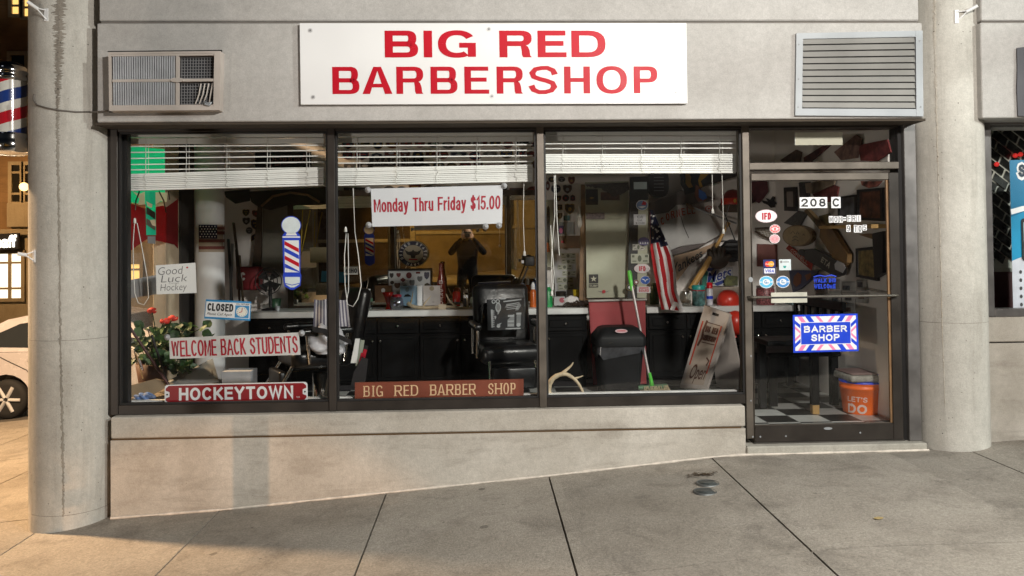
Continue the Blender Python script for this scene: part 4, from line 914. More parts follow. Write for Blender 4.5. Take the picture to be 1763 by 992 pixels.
for ya, m in ((415, REDV), (426.5, BLUEV), (440, REDV), (454, BLUEV)):
    g = G(); a, b = 0.11, 0.92
    pts = [(a, V(ya)), (b, V(ya+13)), (b, V(ya+20)), (a, V(ya+7))]
    pts = [(u, max(v, V(469))) for u, v in pts]; g.poly(Q, pts, m, 0.0014, 0.0018); g.poly(Q, pts, m, -0.0024, -0.002); g.ob('stripe', s)
g = G(); g.poly(Q, [(0.10, V(477)), (0.95, V(477)), (0.95, V(486)), (0.9, V(490)), (0.62, V(495)), (0.4, V(495)), (0.14, V(490)), (0.10, V(486))], mat('globe_white', (0, 0, 0)), 0.0006, 0.001); g.strip(Q, [(0.12, V(488)), (0.5, V(491)), (0.92, V(488))], 0.010, BLUEV, 0.0016, 4.0); g.ob('base', s)

# ------------------------------------------------------------------ stickers on the door
YD = -0.0065
def plate(name, label, cat, box, m, text=None, tm=INK, tb=(0.12, 0.88, 0.15, 0.85), bold=0.02, group=None, Y=YD, rot=None, tilt=0):
    Q = qr(*box, Y) if tilt == 0 else qp((box[0], box[3]), (box[2], box[3]+tilt), (box[2], box[1]+tilt), (box[0], box[1]), Y)
    r = thing(name, label, cat, Q(0.5, 0, 0), group)
    g = G(); g.rect(Q, 0, 1, 0, 1, m, -0.001, 0); g.ob('backing', r)
    if text: 
        g = G(); g.stext(Q, text, tm, *tb, w0=0.0008, th=max(bold*4.2, 0.14), gap=0.42); g.ob('lettering', r)
    return r, Q
plate('number_plate', 'white plate with black house number 208 on the door glass', 'number sign', (1376, 339.5, 1425, 358.5), WHITEV, '208', tb=(0.06, 0.94, 0.12, 0.88), bold=0.05)
plate('letter_plate', 'white plate with black letter C right of the 208', 'letter sign', (1431, 339, 1447.5, 358.5), WHITEV, 'C', tb=(0.12, 0.90, 0.12, 0.88), bold=0.05)
for word, xs_, y0, y1, nm in (('MON', (1427, 1435.3, 1443.6), 372, 383.5, 'the word MON'), ('FRI', (1458, 1466.3, 1474.6), 370.5, 382, 'the word FRI'), ('9', (1457,), 387.5, 399.5, 'the hour 9'), ('TO', (1470, 1477.3), 387.5, 400.5, 'the word TO'), ('5', (1485,), 387, 397, 'the hour 5')):
    r = None
    for ch, x in zip(word, xs_):
        Q = qr(x, y0+0.3*(xs_.index(x) % 2), x+(7.6 if word != 'TO' else 6.8), y1, YD)
        if r is None: r = thing('opening_hours_letter', 'small white letter tiles spelling '+nm+' on the door glass', 'letter sign', Q(0.5, 0, 0), 'opening hours spelled in letter tiles')
        g = G(); g.rect(Q, 0, 1, 0, 1, WHITEV, -0.001, 0); t = g.ob('tile', r)
        g = G(); g.stext(Q, ch, INK, 0.16 if ch != 'I' else 0.42, 0.84 if ch != 'I' else 0.58, 0.08, 0.92, 0.0008, th=0.125); g.ob('letter', t)
g = G(); Q = qr(1450, 372.5, 1457, 381.5, YD)
for v in (0.15, 0.62): g.rect(Q, 0, 1, v, v+0.27, WHITEV, -0.001, 0)
g.rect(Q, 0.0, 1, 0.42, 0.615, INK, -0.001, -0.0001); solo(g, 'dash_sign', 'double white dash between MON and FRI on the door', 'letter sign', 'opening hours spelled in letter tiles')
def round_sticker(name, label, box, rim, face, text=None, tm=None, tb=(0.3, 0.7, 0.3, 0.7), Y=YD, group=None, deco=None, rv=0.5):
    Q = qr(*box, Y); r = thing(name, label, 'sticker', Q(0.5, 0, 0), group)
    g = G(); g.disc(Q, 0.5, 0.5, 0.5, 0.5, rim, -0.001, 0); g.ob('rim', r)
    g = G(); g.disc(Q, 0.5, 0.5, 0.46, 0.45, face, 0.0005, 0.0008); g.ob('face', r)
    if text: g = G(); g.stext(Q, text, tm, *tb, w0=0.0014, th=0.22, gap=0.3); g.ob('lettering', r)
    if deco: g = G(); deco(g, Q); g.ob('emblem', r)
    return r
BORD = mat('dark_crimson', (0.45, 0.01, 0.03), 0.4)
round_sticker('oval_sticker', 'white oval IFD sticker on the door glass', (1300, 361, 1338.5, 383.5), mat('pale_rim', (0.70, 0.55, 0.58), 0.4), WHITEV, 'IFD', BORD, (0.30, 0.72, 0.22, 0.76))
PALER = mat('coral_vinyl', (0.80, 0.16, 0.16), 0.4); PALEP = mat('pale_pink_vinyl', (0.72, 0.40, 0.43), 0.4)
def eyeish(m1, m2):
    def f(g, Q):
        g.poly(Q, [(0.18, 0.5), (0.35, 0.68), (0.65, 0.68), (0.82, 0.5), (0.65, 0.32), (0.35, 0.32)], m1, 0.0012); g.disc(Q, 0.5, 0.5, 0.13, 0.15, m2, 0.0018)
        for k in range(8): a = k*math.pi/4; g.disc(Q, 0.5+0.36*math.cos(a), 0.5+0.36*math.sin(a), 0.045, 0.045, m1, 0.0016, None, 6)
    return f
round_sticker('round_sticker', 'upper coral red round sticker with a white eye shape on the door', (1325, 386.5, 1343.5, 402), WHITEV, PALER, deco=eyeish(WHITEV, PALER), group='round stickers on the door glass')
round_sticker('round_sticker', 'lower pale pink round sticker on the door below the coral one', (1324.5, 403.5, 1343, 419.5), WHITEV, PALEP, deco=eyeish(mat('rose_vinyl', (0.72, 0.26, 0.30), 0.4), PALEP), group='round stickers on the door glass')
def gmark(g, Q):
    g.rect(Q, 0.02, 0.2, 0.46, 0.54, WHITEV, 0.0012); g.rect(Q, 0.8, 0.98, 0.46, 0.54, WHITEV, 0.0012)
    g.disc(Q, 0.5, 0.5, 0.26, 0.25, WHITEV, 0.0013); g.text(Q, 'G', MATS['sign_blue'], 0.36, 0.52, 0.38, 0.66, 0.0018, bold=0.03); g.text(Q, 'W', MATS['sign_blue'], 0.48, 0.68, 0.34, 0.5, 0.0019, bold=0.02)
round_sticker('round_sticker', 'light blue round sticker left of the darker blue one on the door', (1306.5, 475, 1332, 496.5), WHITEV, mat('light_blue_vinyl', (0.13, 0.52, 0.78), 0.4), deco=gmark, group='round stickers on the door glass')
round_sticker('round_sticker', 'darker blue round sticker on the door right of the light blue one', (1336, 475, 1360, 496), WHITEV, mat('mid_blue_vinyl', (0.07, 0.27, 0.62), 0.4), deco=gmark, group='round stickers on the door glass')
r, Q = plate('card_sticker', 'payment card sticker with red and orange circles above VISA', 'sticker', (1314, 447, 1335.5, 472.5), mat('deep_navy', (0.012, 0.02, 0.12), 0.4))
g = G(); g.disc(Q, 0.36, 0.70, 0.24, 0.19, mat('card_red', (0.75, 0.05, 0.03), 0.4), 0.0006, 0.0009); g.ob('red_circle', r)
g = G(); g.disc(Q, 0.64, 0.70, 0.24, 0.19, mat('card_orange', (0.90, 0.38, 0.03), 0.4), 0.0011, 0.0014); g.ob('orange_circle', r)
g = G(); g.text(Q, 'MasterCard', WHITEV, 0.17, 0.83, 0.665, 0.735, 0.002, bold=0.03); g.ob('small_lettering', r)
g = G(); g.rect(Q, 0.06, 0.94, 0.06, 0.40, WHITEV, 0.0006, 0.0009); g.ob('panel', r)
g = G(); g.stext(Q, 'VISA', BLUEV, 0.12, 0.86, 0.12, 0.34, 0.0014, th=0.2, shear=0.15); g.ob('lettering', r)
r, Q = plate('square_sticker', 'small white sticker with a teal mark right of the payment card sticker', 'sticker', (1341, 446.5, 1362, 465.5), mat('ice_vinyl', (0.62, 0.70, 0.72), 0.4))
g = G(); g.rect(Q, 0.1, 0.28, 0.66, 0.88, GREY, 0.0006); g.rect(Q, 0.34, 0.85, 0.72, 0.80, GREY, 0.0006); g.poly(Q, [(0.32, 0.40), (0.62, 0.40), (0.54, 0.2), (0.40, 0.2)], TEAL, 0.0006); g.ob('emblem', r)
r = thing('window_lettering', 'blue WALK INS WELCOME lettering stuck on the door glass', 'letter sign', P(1420, 498, YD))
Q = qr(1400, 478, 1440, 497, YD)
g = G(); g.stext(Q, 'WALK INS', BLUEV, 0, 1, 0.55, 0.95, 0.0005, th=0.22); g.ob('lettering', r)
g = G(); g.stext(Q, 'WELCOME', BLUEV, 0.02, 0.98, 0.0, 0.42, 0.0005, th=0.22); g.ob('lettering', r)
g = G(); g.tube([Q(0.0, 1.08, 0), Q(0.3, 1.2, 0), Q(0.5, 1.1, 0), Q(0.8, 1.22, 0), Q(1, 1.08, 0)], 0.006, BLUEV, 6); g.ob('flourish', r)
# blue BARBER SHOP plate
s = thing('barber_shop_sign', 'blue BARBER SHOP plate with pink, white and blue striped border on the door', 'sign', P(1422, 606, YD))
Q = qp((1366, 607.5), (1478.5, 604.5), (1476.5, 540), (1365, 542.5), YD)
g = G(); g.rect(Q, 0, 1, 0, 1, mat('royal_blue', (0.012, 0.055, 0.60), 0.35), -0.003, 0); g.ob('board', s)
RB = MATS['royal_blue']
g = G(); g.rect(Q, 0.03, 0.97, 0.05, 0.95, WHITEV, 0.0004, 0.0007); g.ob('border', s)
def clipbar(y0_, y1_, x0, x1, w, m):   # slanted bar in the top/bottom band
    g.poly(Q, [(x0, y0_), (x0+w, y0_), (x1+w, y1_), (x1, y1_)], m, 0.0010, 0.0012)
for sx in (0, 1):
    f = (lambda u: u) if sx == 0 else (lambda u: 1-u)
    for ya, yb in ((0.95, 0.80), (0.05, 0.20)):
        for u0, u1, w, m in ((0.07, 0.13, 0.07, PINKV), (0.19, 0.25, 0.08, RB), (0.35, 0.42, 0.05, PINKV)):
            g = G(); g.poly(Q, [(f(u0), ya), (f(u0+w), ya), (f(u1+w), yb), (f(u1), yb)], m, 0.0010, 0.0013); g.ob('stripe', s)
    for va, vb, h, m in ((0.70, 0.56, 0.07, PINKV), (0.30, 0.44, -0.07, PINKV), (0.86, 0.73, 0.10, RB), (0.14, 0.27, -0.10, RB)):
        g = G(); g.poly(Q, [(f(0.03), va), (f(0.115), vb), (f(0.115), vb-h), (f(0.03), va-h)], m, 0.0010, 0.0013); g.ob('stripe', s)
g = G(); g.rect(Q, 0.112, 0.888, 0.20, 0.80, WHITEV, 0.0016, 0.0018); g.rect(Q, 0.12, 0.88, 0.215, 0.785, RB, 0.0020, 0.0022); g.ob('centre_panel', s)
g = G(); sp = [('B', .17, .255), ('A', .265, .37), ('R', .38, .475), ('B', .49, .58), ('E', .595, .67), ('R', .685, .785)]
g.stext(Q, 'BARBER', WHITEV, 0.165, 0.825, 0.525, 0.70, 0.0027, th=0.22, gap=0.26); g.ob('lettering', s); g = G(); g.stext(Q, 'SHOP', WHITEV, 0.275, 0.71, 0.29, 0.475, 0.0027, th=0.22, gap=.26); g.ob('lettering', s)
# blank cream plate behind the transom
g = G(); Q = qr(1368, 228, 1452, 250, 0.075); g.rect(Q, 0, 1, 0, 1, mat('cream_plate', (0.62, 0.60, 0.49), 0.5, var=0.03), -0.004, 0); g.rect(Q, -0.008, 0.0, 0, 1, MATS['screw_washer'], -0.004, -0.001); solo(g, 'blank_plate', 'blank cream plate hanging behind the transom glass', 'plate')
# ------------------------------------------------------------------ inside the shop
YCF = 1.90
def QY(Y): return Quad((0, Y, 0), (1, Y, 0), (1, Y, 1), (0, Y, 1))
def QXP(X): return Quad((X, 0, 0), (X, 1, 0), (X, 1, 1), (X, 0, 1))
def fp(g, pts, Y, m, th=0.006):                 # outline given in photo pixels, standing on the plane y = Y
    g.poly(QY(Y), [xz(x, y, Y) for x, y in pts], m, 0, th); return g
def fx(g, pts, X, m, th=0.006):
    q = [PX(x, y, X) for x, y in pts]; g.poly(QXP(X), [(p.y, p.z) for p in q], m, 0, th); return g
def card(name, label, cat, box, Y, m, th=0.004, group=None):
    Q = qr(*box, Y); g = G(); g.rect(Q, 0, 1, 0, 1, m, -th, 0); return solo(g, name, label, cat, group), Q
# cabinets and counters
def counter(name_label, x0, x1, doors):
    ztop = P(700, 534.5, YCF).z; zb = P(700, 545, YCF).z
    c = thing('counter_cabinet', name_label, 'cabinet', ((x0+x1)/2, 2.2, 0), 'black cabinets with white tops along the back wall')
    g = G(); g.box(x0, x1, YCF-0.025, YB-0.003, zb, ztop, COUNTER, 0.006); g.ob('countertop', c)
    g = G(); g.box(x0+0.01, x1-0.01, YCF+0.02, YB-0.004, 0.075, zb-0.001, BLKPAINT); g.box(x0+0.02, x1-0.02, YCF+0.07, YB-0.01, 0.0, 0.074, DARK); g.ob('carcass', c)
    w = (x1-x0-0.03)/doors
    for k in range(doors):
        a = x0+0.015+k*w+0.008; b = a+w-0.016
        for z0, z1, nm in ((0.095, zb-0.185, 'cabinet_door'), (zb-0.165, zb-0.02, 'drawer')):
            g = G(); g.box(a, b, YCF, YCF+0.019, z0, z1, BLKPAINT, 0.004)
            g.box(a+0.035, b-0.035, YCF-0.006, YCF-0.0005, z0+0.035, z1-0.035, BLKPAINT, 0.004); d = g.ob(nm, c)
            g = G(); kz = (z0+z1)/2 if nm == 'drawer' else z1-0.05; kx = (a+b)/2 if nm == 'drawer' else (a+0.03 if k % 2 else b-0.03)
            g.ball((kx, YCF-0.022, kz), 0.014, CHROME, 10, 6); g.cyl((kx, YCF-0.012, kz), (kx, YCF, kz), 0.006, CHROME, n=8); g.ob('knob', d)
    return ztop
ZTOP = counter('long black cabinet with white top running behind both barber chairs', P(425, 540, YCF).x, P(1012.5, 540, YCF).x, 8)
counter('shorter black cabinet with white top between the red half door and the right wall', P(1113, 540, YCF).x, XWR-0.004, 4)
# big mirror, leaning very slightly forward
mr_ = thing('wall_mirror', 'wide wall mirror above the long counter, reflecting the amber street', 'mirror', P(715, 500, 2.45))
dv = ray(805, 405); ax, az = dv.x/dv.y, dv.z/dv.y; mc = P(715, 420, 2.455)
def mp_(px, py, off=0.0):
    p = P(px, py, 2.455); return Vector((p.x, 2.455-off-ax*(p.x-mc.x)-az*(p.z-mc.z), p.z))
Q = Quad(mp_(506, 527), mp_(926, 521), mp_(926, 336), mp_(506, 338))
g = G(); g.rect(Q, 0, 1, 0, 1, MIRROR, -0.006, 0); g.ob('glass', mr_)
g = G()
for a, b, c, d in ((-0.022, 0, -0.03, 1.05), (1.0, 1.022, -0.03, 1.05), (0.0002, 0.9998, 1.0, 1.05), (0.0002, 0.9998, -0.03, 0.0)): g.rect(Q, a, b, c, d, WOODD, -0.02, 0.012)
g.rect(Q, 0.165, 0.178, 0.0002, 0.9998, WOODD, 0.001, 0.012); g.ob('frame', mr_)
# the patch collection on the back wall
PC = [mat('patch_black', (0.020, 0.018, 0.020), 0.8), mat('patch_navy', (0.022, 0.028, 0.06), 0.8), mat('patch_brown', (0.085, 0.045, 0.03), 0.8), mat('patch_maroon', (0.10, 0.02, 0.02), 0.8), mat('patch_grey', (0.10, 0.10, 0.105), 0.8)]
PN = ['black', 'navy blue', 'brown', 'maroon', 'grey']
PT = [mat('thread_gold', (0.30, 0.20, 0.05), 0.7), mat('thread_silver', (0.32, 0.32, 0.33), 0.7), mat('thread_red', (0.30, 0.03, 0.03), 0.7)]
def outline(kind, n=18):
    if kind == 'round': return [(0.5+0.5*math.cos(2*math.pi*k/n), 0.5+0.5*math.sin(2*math.pi*k/n)) for k in range(n)]
    if kind == 'shield': return [(0, 0.92), (0.25, 1), (0.5, 0.93), (0.75, 1), (1, 0.92), (1, 0.5), (0.85, 0.22), (0.5, 0), (0.15, 0.22), (0, 0.5)]
    if kind == 'tab': return [(0, 0.1), (1, 0.1), (1, 0.9), (0, 0.9)]
    if kind == 'rocker': return [(0, 0.15), (0.06, 0.8), (0.5, 1), (0.94, 0.8), (1, 0.15), (0.5, 0.05)]
    if kind == 'chevron': return [(0, 0), (0.5, 0.35), (1, 0), (1, 0.62), (0.5, 1), (0, 0.62)]
    if kind == 'diamond': return [(0.5, 0), (1, 0.5), (0.5, 1), (0, 0.5)]
def patch(px, py, w, h, kind, ci, label, grp='sewn cloth patches pinned to the back wall', Y=None, parts=True, ti=None):
    Y = YB-0.004 if Y is None else Y
    Q = qr(px-w/2, py-h/2, px+w/2, py+h/2, Y); r = thing('cloth_patch', label, 'patch', Q(0.5, 0.5, 0), grp)
    o = outline(kind); t = PT[(ci+int(px)) % 3 if ti is None else ti]
    g = G(); g.poly(Q, o, t, -0.003, 0.0); g.ob('stitched_edge', r)
    g = G(); g.poly(Q, [(0.5+(u-0.5)*0.88, 0.5+(v-0.5)*0.88) for u, v in o], PC[ci], 0.0005, 0.0015); g.ob('cloth', r)
    g = G()
    if (int(px*3)+int(py)) % 2: g.disc(Q, 0.5, 0.48, 0.2, 0.2, t, 0.002, None, 7)
    else: g.rect(Q, 0.22, 0.78, 0.58, 0.70, t, 0.002); g.disc(Q, 0.5, 0.36, 0.13, 0.13, t, 0.002, None, 5)
    g.ob('emblem', r); return r
random.seed(21)
row_y = (247, 266, 286, 326, 346)
rown = ('top', 'second', 'third', 'fourth', 'lowest')
kinds = ['round', 'shield', 'rocker', 'round', 'tab', 'shield', 'round']
taken = [(585, 677, 320, 350), (640, 732, 274, 296)]
for ri, y in enumerate(row_y[:4]):
    x = 588+random.uniform(0, 6); k = 0
    while x < 926:
        kd = random.choice(kinds); w = random.uniform(17, 24) if kd != 'tab' else random.uniform(24, 30); h = random.uniform(14, 18) if kd not in ('tab', 'rocker') else random.uniform(9, 12)
        if any(a < x+w/2+8 < b and c < y < d for a, b, c, d in taken): x += 10; continue
        k += 1; ci = random.randrange(5)
        ords = ['first', 'second', 'third', 'fourth', 'fifth', 'sixth', 'seventh', 'eighth', 'ninth', 'tenth', 'eleventh', 'twelfth', 'thirteenth', 'fourteenth', 'fifteenth', 'sixteenth', 'seventeenth']
        patch(x+w/2, y+random.uniform(-2.5, 2.5), w, h, kd, ci, '%s %s patch, %s from left, %s row behind middle blind' % (PN[ci], {'tab': 'oblong', 'rocker': 'curved'}.get(kd, kd), ords[min(k-1, 16)], rown[ri]))
        x += w+random.uniform(1.5, 5)
for i, (x, y, w, h, kd, ci, wh) in enumerate([(950, 309, 13, 10, 'round', 1, 'left of the pair below the bright blind'), (967, 309, 13, 10, 'round', 0, 'right of the pair below the bright blind'), (984, 311, 12, 14, 'shield', 3, 'beside the round pair'), (957, 325, 18, 16, 'round', 1, 'larger and hung under the round pair'),
    (977, 326, 16, 16, 'shield', 2, 'below the maroon one'), (961, 342, 11, 11, 'shield', 2, 'in the middle of the column by the cord'), (974, 341, 12, 12, 'round', 0, 'in the middle beside the brown one'), (986, 341, 9, 12, 'rocker', 0, 'nearest the wood casing'), (963, 357, 11, 12, 'tab', 0, 'above the small photo'), (981, 360, 17, 19, 'shield', 0, 'biggest and lowest by the casing'), (964, 372, 9, 11, 'shield', 2, 'just above the pink photo'), (943, 320, 8, 18, 'round', 3, 'cut by the window mullion')]):
    patch(x, y, w, h, kd, ci, '%s %s patch %s' % (PN[ci], {'tab': 'square', 'rocker': 'curved'}.get(kd, kd), wh))
for x, y, w, h, kd, ci, wh in [(423.5, 366.5, 12, 12, 'shield', 0, 'top left of six on the white wall'), (441, 368, 14, 12, 'shield', 2, 'top right of six on the white wall'), (424, 381, 13, 13, 'shield', 0, 'below the top left shield on the white wall'), (440.5, 387, 17, 19, 'shield', 1, 'largest of six on the white wall'), (429, 397, 12, 12, 'round', 4, 'the only round one of six on the white wall'), (440.5, 408.5, 17, 15, 'chevron', 1, 'chevron shaped, lowest of six')]:
    patch(x, y, w, h, kd, ci, '%s patch, %s by the sticks' % (PN[ci], wh))
def plaque(name, label, cat, box, Y, m, text, tm, tb=(0.1, 0.9, 0.2, 0.8), th=0.18, group=None):
    Q = qr(*box, Y); r = thing(name, label, cat, Q(0.5, 0, 0), group)
    g = G(); g.rect(Q, 0, 1, 0, 1, m, -0.012, 0); g.ob('board', r)
    if text: g = G(); g.stext(Q, text, tm, *tb, w0=0.001, th=th); g.ob('lettering', r)
    return r, Q
plaque('name_plaque', 'dark board reading MARINES behind the middle blind', 'plaque', (636, 269, 729, 286), YB-0.02, PC[0], 'MARINES', mat('dull_letter', (0.16, 0.14, 0.12), 0.6), (0.08, 0.95, 0.12, 0.86))
plaque('name_plaque', 'dark board reading ARMY at the left edge below the middle blind', 'plaque', (592, 323, 634, 341), YB-0.02, PC[0], 'ARMY', MATS['dull_letter'], (0.15, 0.95, 0.15, 0.85))
# round navy seal hung on the mirror
Q = qr(685, 414.5, 737.5, 460, 2.36); r = thing('round_seal', 'round United States Navy seal with dark ring and eagle, hung before the mirror', 'seal', Q(0.5, 0.5, 0))
g = G(); g.disc(Q, 0.5, 0.5, 0.5, 0.5, mat('gold_rim', (0.30, 0.25, 0.14), 0.5), -0.01, 0, 40); g.ob('rim', r)
g = G(); g.disc(Q, 0.5, 0.5, 0.475, 0.475, mat('seal_navy', (0.015, 0.018, 0.05), 0.5), 0.0005, 0.001, 40); g.ob('ring', r)
g = G(); g.disc(Q, 0.5, 0.5, 0.33, 0.335, mat('seal_cream', (0.42, 0.36, 0.27), 0.6), 0.0015, 0.002, 36); g.ob('centre', r)
g = G(); EG = [(0.22, 0.66), (0.36, 0.58), (0.45, 0.60), (0.5, 0.66), (0.55, 0.60), (0.64, 0.58), (0.78, 0.66), (0.70, 0.48), (0.58, 0.44), (0.56, 0.34), (0.44, 0.34), (0.42, 0.44), (0.30, 0.48)]
g.poly(Q, EG, INK, 0.0022, 0.003); g.strip(Q, [(0.36, 0.30), (0.64, 0.28)], 0.05, REDL, 0.003); g.ob('eagle', r)
def arc_text(g, Q, t, m, rad, a0, a1, size, flipv=False):
    for i, ch in enumerate(t):
        if ch == ' ': continue
        a = math.radians(lerp(a0, a1, i/(len(t)-1))); c, s_ = math.cos(a), math.sin(a); ux_, uy = (s_, -c) if not flipv else (-s_, c); vx, vy = (c, s_) if not flipv else (-c, -s_)
        cx_, cy_ = 0.5+rad*c, 0.5+rad*s_; h = size/2; w = size*0.36
        pt = lambda x, y: Q(cx_+ux_*x+vx*y, cy_+uy*x+vy*y, 0)
        q = Quad(pt(-w, -h), pt(w, -h), pt(w, h), pt(-w, h)); g.stext(q, ch, m, 0.02 if ch != 'I' else 0.45, 0.98 if ch != 'I' else 0.55, 0, 1, 0.0025, th=0.2)
g = G(); arc_text(g, Q, 'UNITED STATES', WHITEV, 0.40, 205, -25, 0.095); arc_text(g, Q, 'NAVY', WHITEV, 0.41, 245, 295, 0.095, True); g.ob('lettering', r)

# things on the long counter in front of the mirror
def at(px, Y): return P(px, 530, Y).x
def lathe_thing(name, label, cat, px, Y, z0, prof, m, group=None, sx=1, sy=1, parts=()):
    x = at(px, Y); r = thing(name, label, cat, (x, Y, z0), group)
    nm = prof[0]; g = G(); g.lathe([(a, b+z0) for a, b in prof[1]], x, Y, m, 20, sx=sx, sy=sy); g.ob(nm, r)
    for pn, pp, pm in parts:
        g = G(); g.lathe([(a, b+z0) for a, b in pp], x, Y, pm, 20); g.ob(pn, r)
    return r
CLEARP = glass('clear_plastic', (0.80, 0.82, 0.80), dirt=0.12, drough=0.15)
LILAC = glass('lilac_glass', (0.66, 0.64, 0.72), dirt=0.22, drough=0.2)
ZT = ZTOP+0.001
lathe_thing('water_bottle', 'clear plastic water bottle with green label at the left of the counter', 'bottle', 636, 2.0, ZT, ('body', [(0.028, 0), (0.033, 0.01), (0.033, 0.06), (0.030, 0.075), (0.033, 0.09), (0.032, 0.14), (0.018, 0.18), (0.012, 0.195)]), CLEARP, parts=[('cap', [(0.014, 0.196), (0.014, 0.21), (0.001, 0.211)], WHITEV), ('label', [(0.0338, 0.085), (0.0338, 0.12)], mat('green_label', (0.10, 0.20, 0.12), 0.5))])
lathe_thing('glass_jar', 'round lilac glass jar with red lid in front of the blue card', 'jar', 683.5, 2.0, ZT, ('body', [(0.04, 0), (0.06, 0.02), (0.070, 0.06), (0.062, 0.10), (0.04, 0.125)]), LILAC, parts=[('lid', [(0.045, 0.126), (0.046, 0.15), (0.001, 0.152)], REDL)])
lathe_thing('red_vase', 'flared red glass vase behind the lilac jar', 'vase', 668, 2.1, ZT, ('body', [(0.035, 0), (0.022, 0.01), (0.016, 0.05), (0.035, 0.12), (0.06, 0.17), (0.055, 0.17), (0.03, 0.12), (0.001, 0.06)]), mat('red_glass', (0.30, 0.012, 0.01), 0.12, var=0.1))
r, _ = card('card_box', 'small brown card box with round badge beside the water bottle', 'box', (645.5, 492, 674, 521), 2.28, mat('brown_card', (0.17, 0.09, 0.045), 0.7), 0.06)
g = G(); g.disc(_, 0.5, 0.72, 0.12, 0.13, WHITEV, 0.001, 0.002); g.ob('badge', r)
r, _ = card('storage_box', 'low pinkish carton at the left end of the counter below the cords', 'box', (606, 512, 630, 532), 2.2, mat('pink_card', (0.33, 0.19, 0.13), 0.7), 0.08)
# framed board of patches
Q = qr(668, 464.5, 742, 519, 2.30); r = thing('patch_board', 'black framed grey board covered with small patches, leaning on the mirror', 'picture frame', Q(0.5, 0, 0))
g = G()
for a, b, c, d in ((0, 0.02, 0, 1), (0.98, 1, 0, 1), (0.0201, 0.9799, 0.96, 1), (0.0201, 0.9799, 0, 0.04)): g.rect(Q, a, b, c, d, INK, -0.01, 0.006)
g.ob('frame', r); g = G(); g.rect(Q, 0.0202, 0.9798, 0.0402, 0.9598, mat('board_grey', (0.40, 0.41, 0.42), 0.7), -0.008, 0); g.ob('backing', r)
for u, v, w, h, kd, m in ((0.09, 0.82, 0.09, 0.16, 'shield', 0), (0.25, 0.83, 0.10, 0.14, 'shield', 3), (0.49, 0.82, 0.13, 0.2, 'round', 3), (0.70, 0.9, 0.10, 0.08, 'tab', 3), (0.90, 0.80, 0.12, 0.24, 'shield', 1), (0.35, 0.68, 0.14, 0.15, 'diamond', 3), (0.56, 0.57, 0.12, 0.22, 'shield', 4), (0.74, 0.70, 0.12, 0.18, 'shield', 4), (0.10, 0.6, 0.09, 0.12, 'round', 0), (0.22, 0.5, 0.14, 0.18, 'shield', 2), (0.40, 0.47, 0.12, 0.12, 'rocker', 0), (0.68, 0.46, 0.12, 0.1, 'tab', 0), (0.91, 0.48, 0.14, 0.2, 'rocker', 0)):
    g = G(); g.poly(Q, [(u+(a-0.5)*w, v+(b-0.5)*h) for a, b in outline(kd)], PC[m], 0.0005, 0.002); g.ob('patch', r)
r, Q = card('greeting_card', 'pale blue card standing open beside the white binder', 'card', (689, 492, 718, 526), 2.15, mat('pale_blue_card', (0.30, 0.46, 0.62), 0.5), 0.003)
g = G(); g.disc(Q, 0.42, 0.8, 0.11, 0.12, mat('seal_grey', (0.17, 0.25, 0.30), 0.6), 0.001); g.poly(Q, [(0.2, 0.44), (0.3, 0.55), (0.46, 0.58), (0.6, 0.52), (0.66, 0.44)], INK, 0.001); g.ob('emblem', r)
r, Q = card('white_binder', 'narrow white binder spine between two cards', 'binder', (718.5, 492, 727, 527), 2.13, WHITEV, 0.05)
r, Q = card('memo_card', 'off white card with round badge right of the binder', 'card', (729, 492, 758, 526), 2.15, mat('off_white_card', (0.44, 0.41, 0.40), 0.7), 0.003)
g = G(); g.disc(Q, 0.5, 0.86, 0.14, 0.12, mat('dull_gold', (0.25, 0.20, 0.13), 0.5), 0.001); g.rect(Q, 0.5, 0.64, 0.16, 0.19, GREY, 0.001); g.ob('badge', r)
# antlers
def antler(label, base, Y, runs, rad, fall):
    r = thing('antler', label, 'antler', P(base[0], base[1], Y), 'shed deer antlers'); first = True
    for pts, r0, r1 in runs:
        g = G(); n = len(pts); q = [P(p[0], p[1], Y+(p[2] if len(p) > 2 else 0)) for p in pts]
        fine = []
        for i in range(n-1):
            for t in (0, 0.25, 0.5, 0.75):
                a = q[max(i-1, 0)]; b = q[i]; c = q[i+1]; d = q[min(i+2, n-1)]
                fine.append(0.5*((2*b)+(c-a)*t+(2*a-5*b+4*c-d)*t*t+(3*b-a-3*c+d)*t**3))
        fine.append(q[-1]); k = len(fine)
        g.tube(fine, [lerp(r0, r1, (i/(k-1))**fall)*(1+0.08*math.sin(i*2.3)) for i in range(k)], BONE, 10); g.ob('beam' if first else 'tine', r); first = False
    return r
antler('pale deer antler propped upright inside the window by the drab panel', (946, 676), 0.17, [([(944, 678), (945, 664), (954, 650), (972, 644), (988, 652), (998, 664), (1004, 675)], 0.026, 0.008), ([(964, 646), (974, 638), (983, 630), (987, 624)], 0.016, 0.004), ([(988, 652), (996, 650), (1004, 647)], 0.011, 0.003)], 0.02, 0.9)
antler('long antler lying on the counter before the cards', (700, 527), 2.02, [([(702, 522), (712, 528, -.02), (735, 530), (760, 528), (785, 529), (815, 531), (838, 524)], 0.020, 0.010), ([(706, 524), (709, 515), (711, 502)], 0.013, 0.003), ([(785, 528), (774, 518), (768, 506)], 0.012, 0.004), ([(805, 528), (804, 515), (798, 504)], 0.010, 0.003), ([(727, 530), (733, 520), (742, 510)], 0.010, 0.003)], 0.02, 0.8)
g = G(); Q = qr(755, 524.5, 768, 535, 1.985); g.rect(Q, 0, 1, 0, 1, mat('cream_tape', (0.55, 0.46, 0.34), 0.7), -0.05, 0); solo(g, 'wrap_of_tape', 'cream wrap holding the long antler in the middle', 'tape')
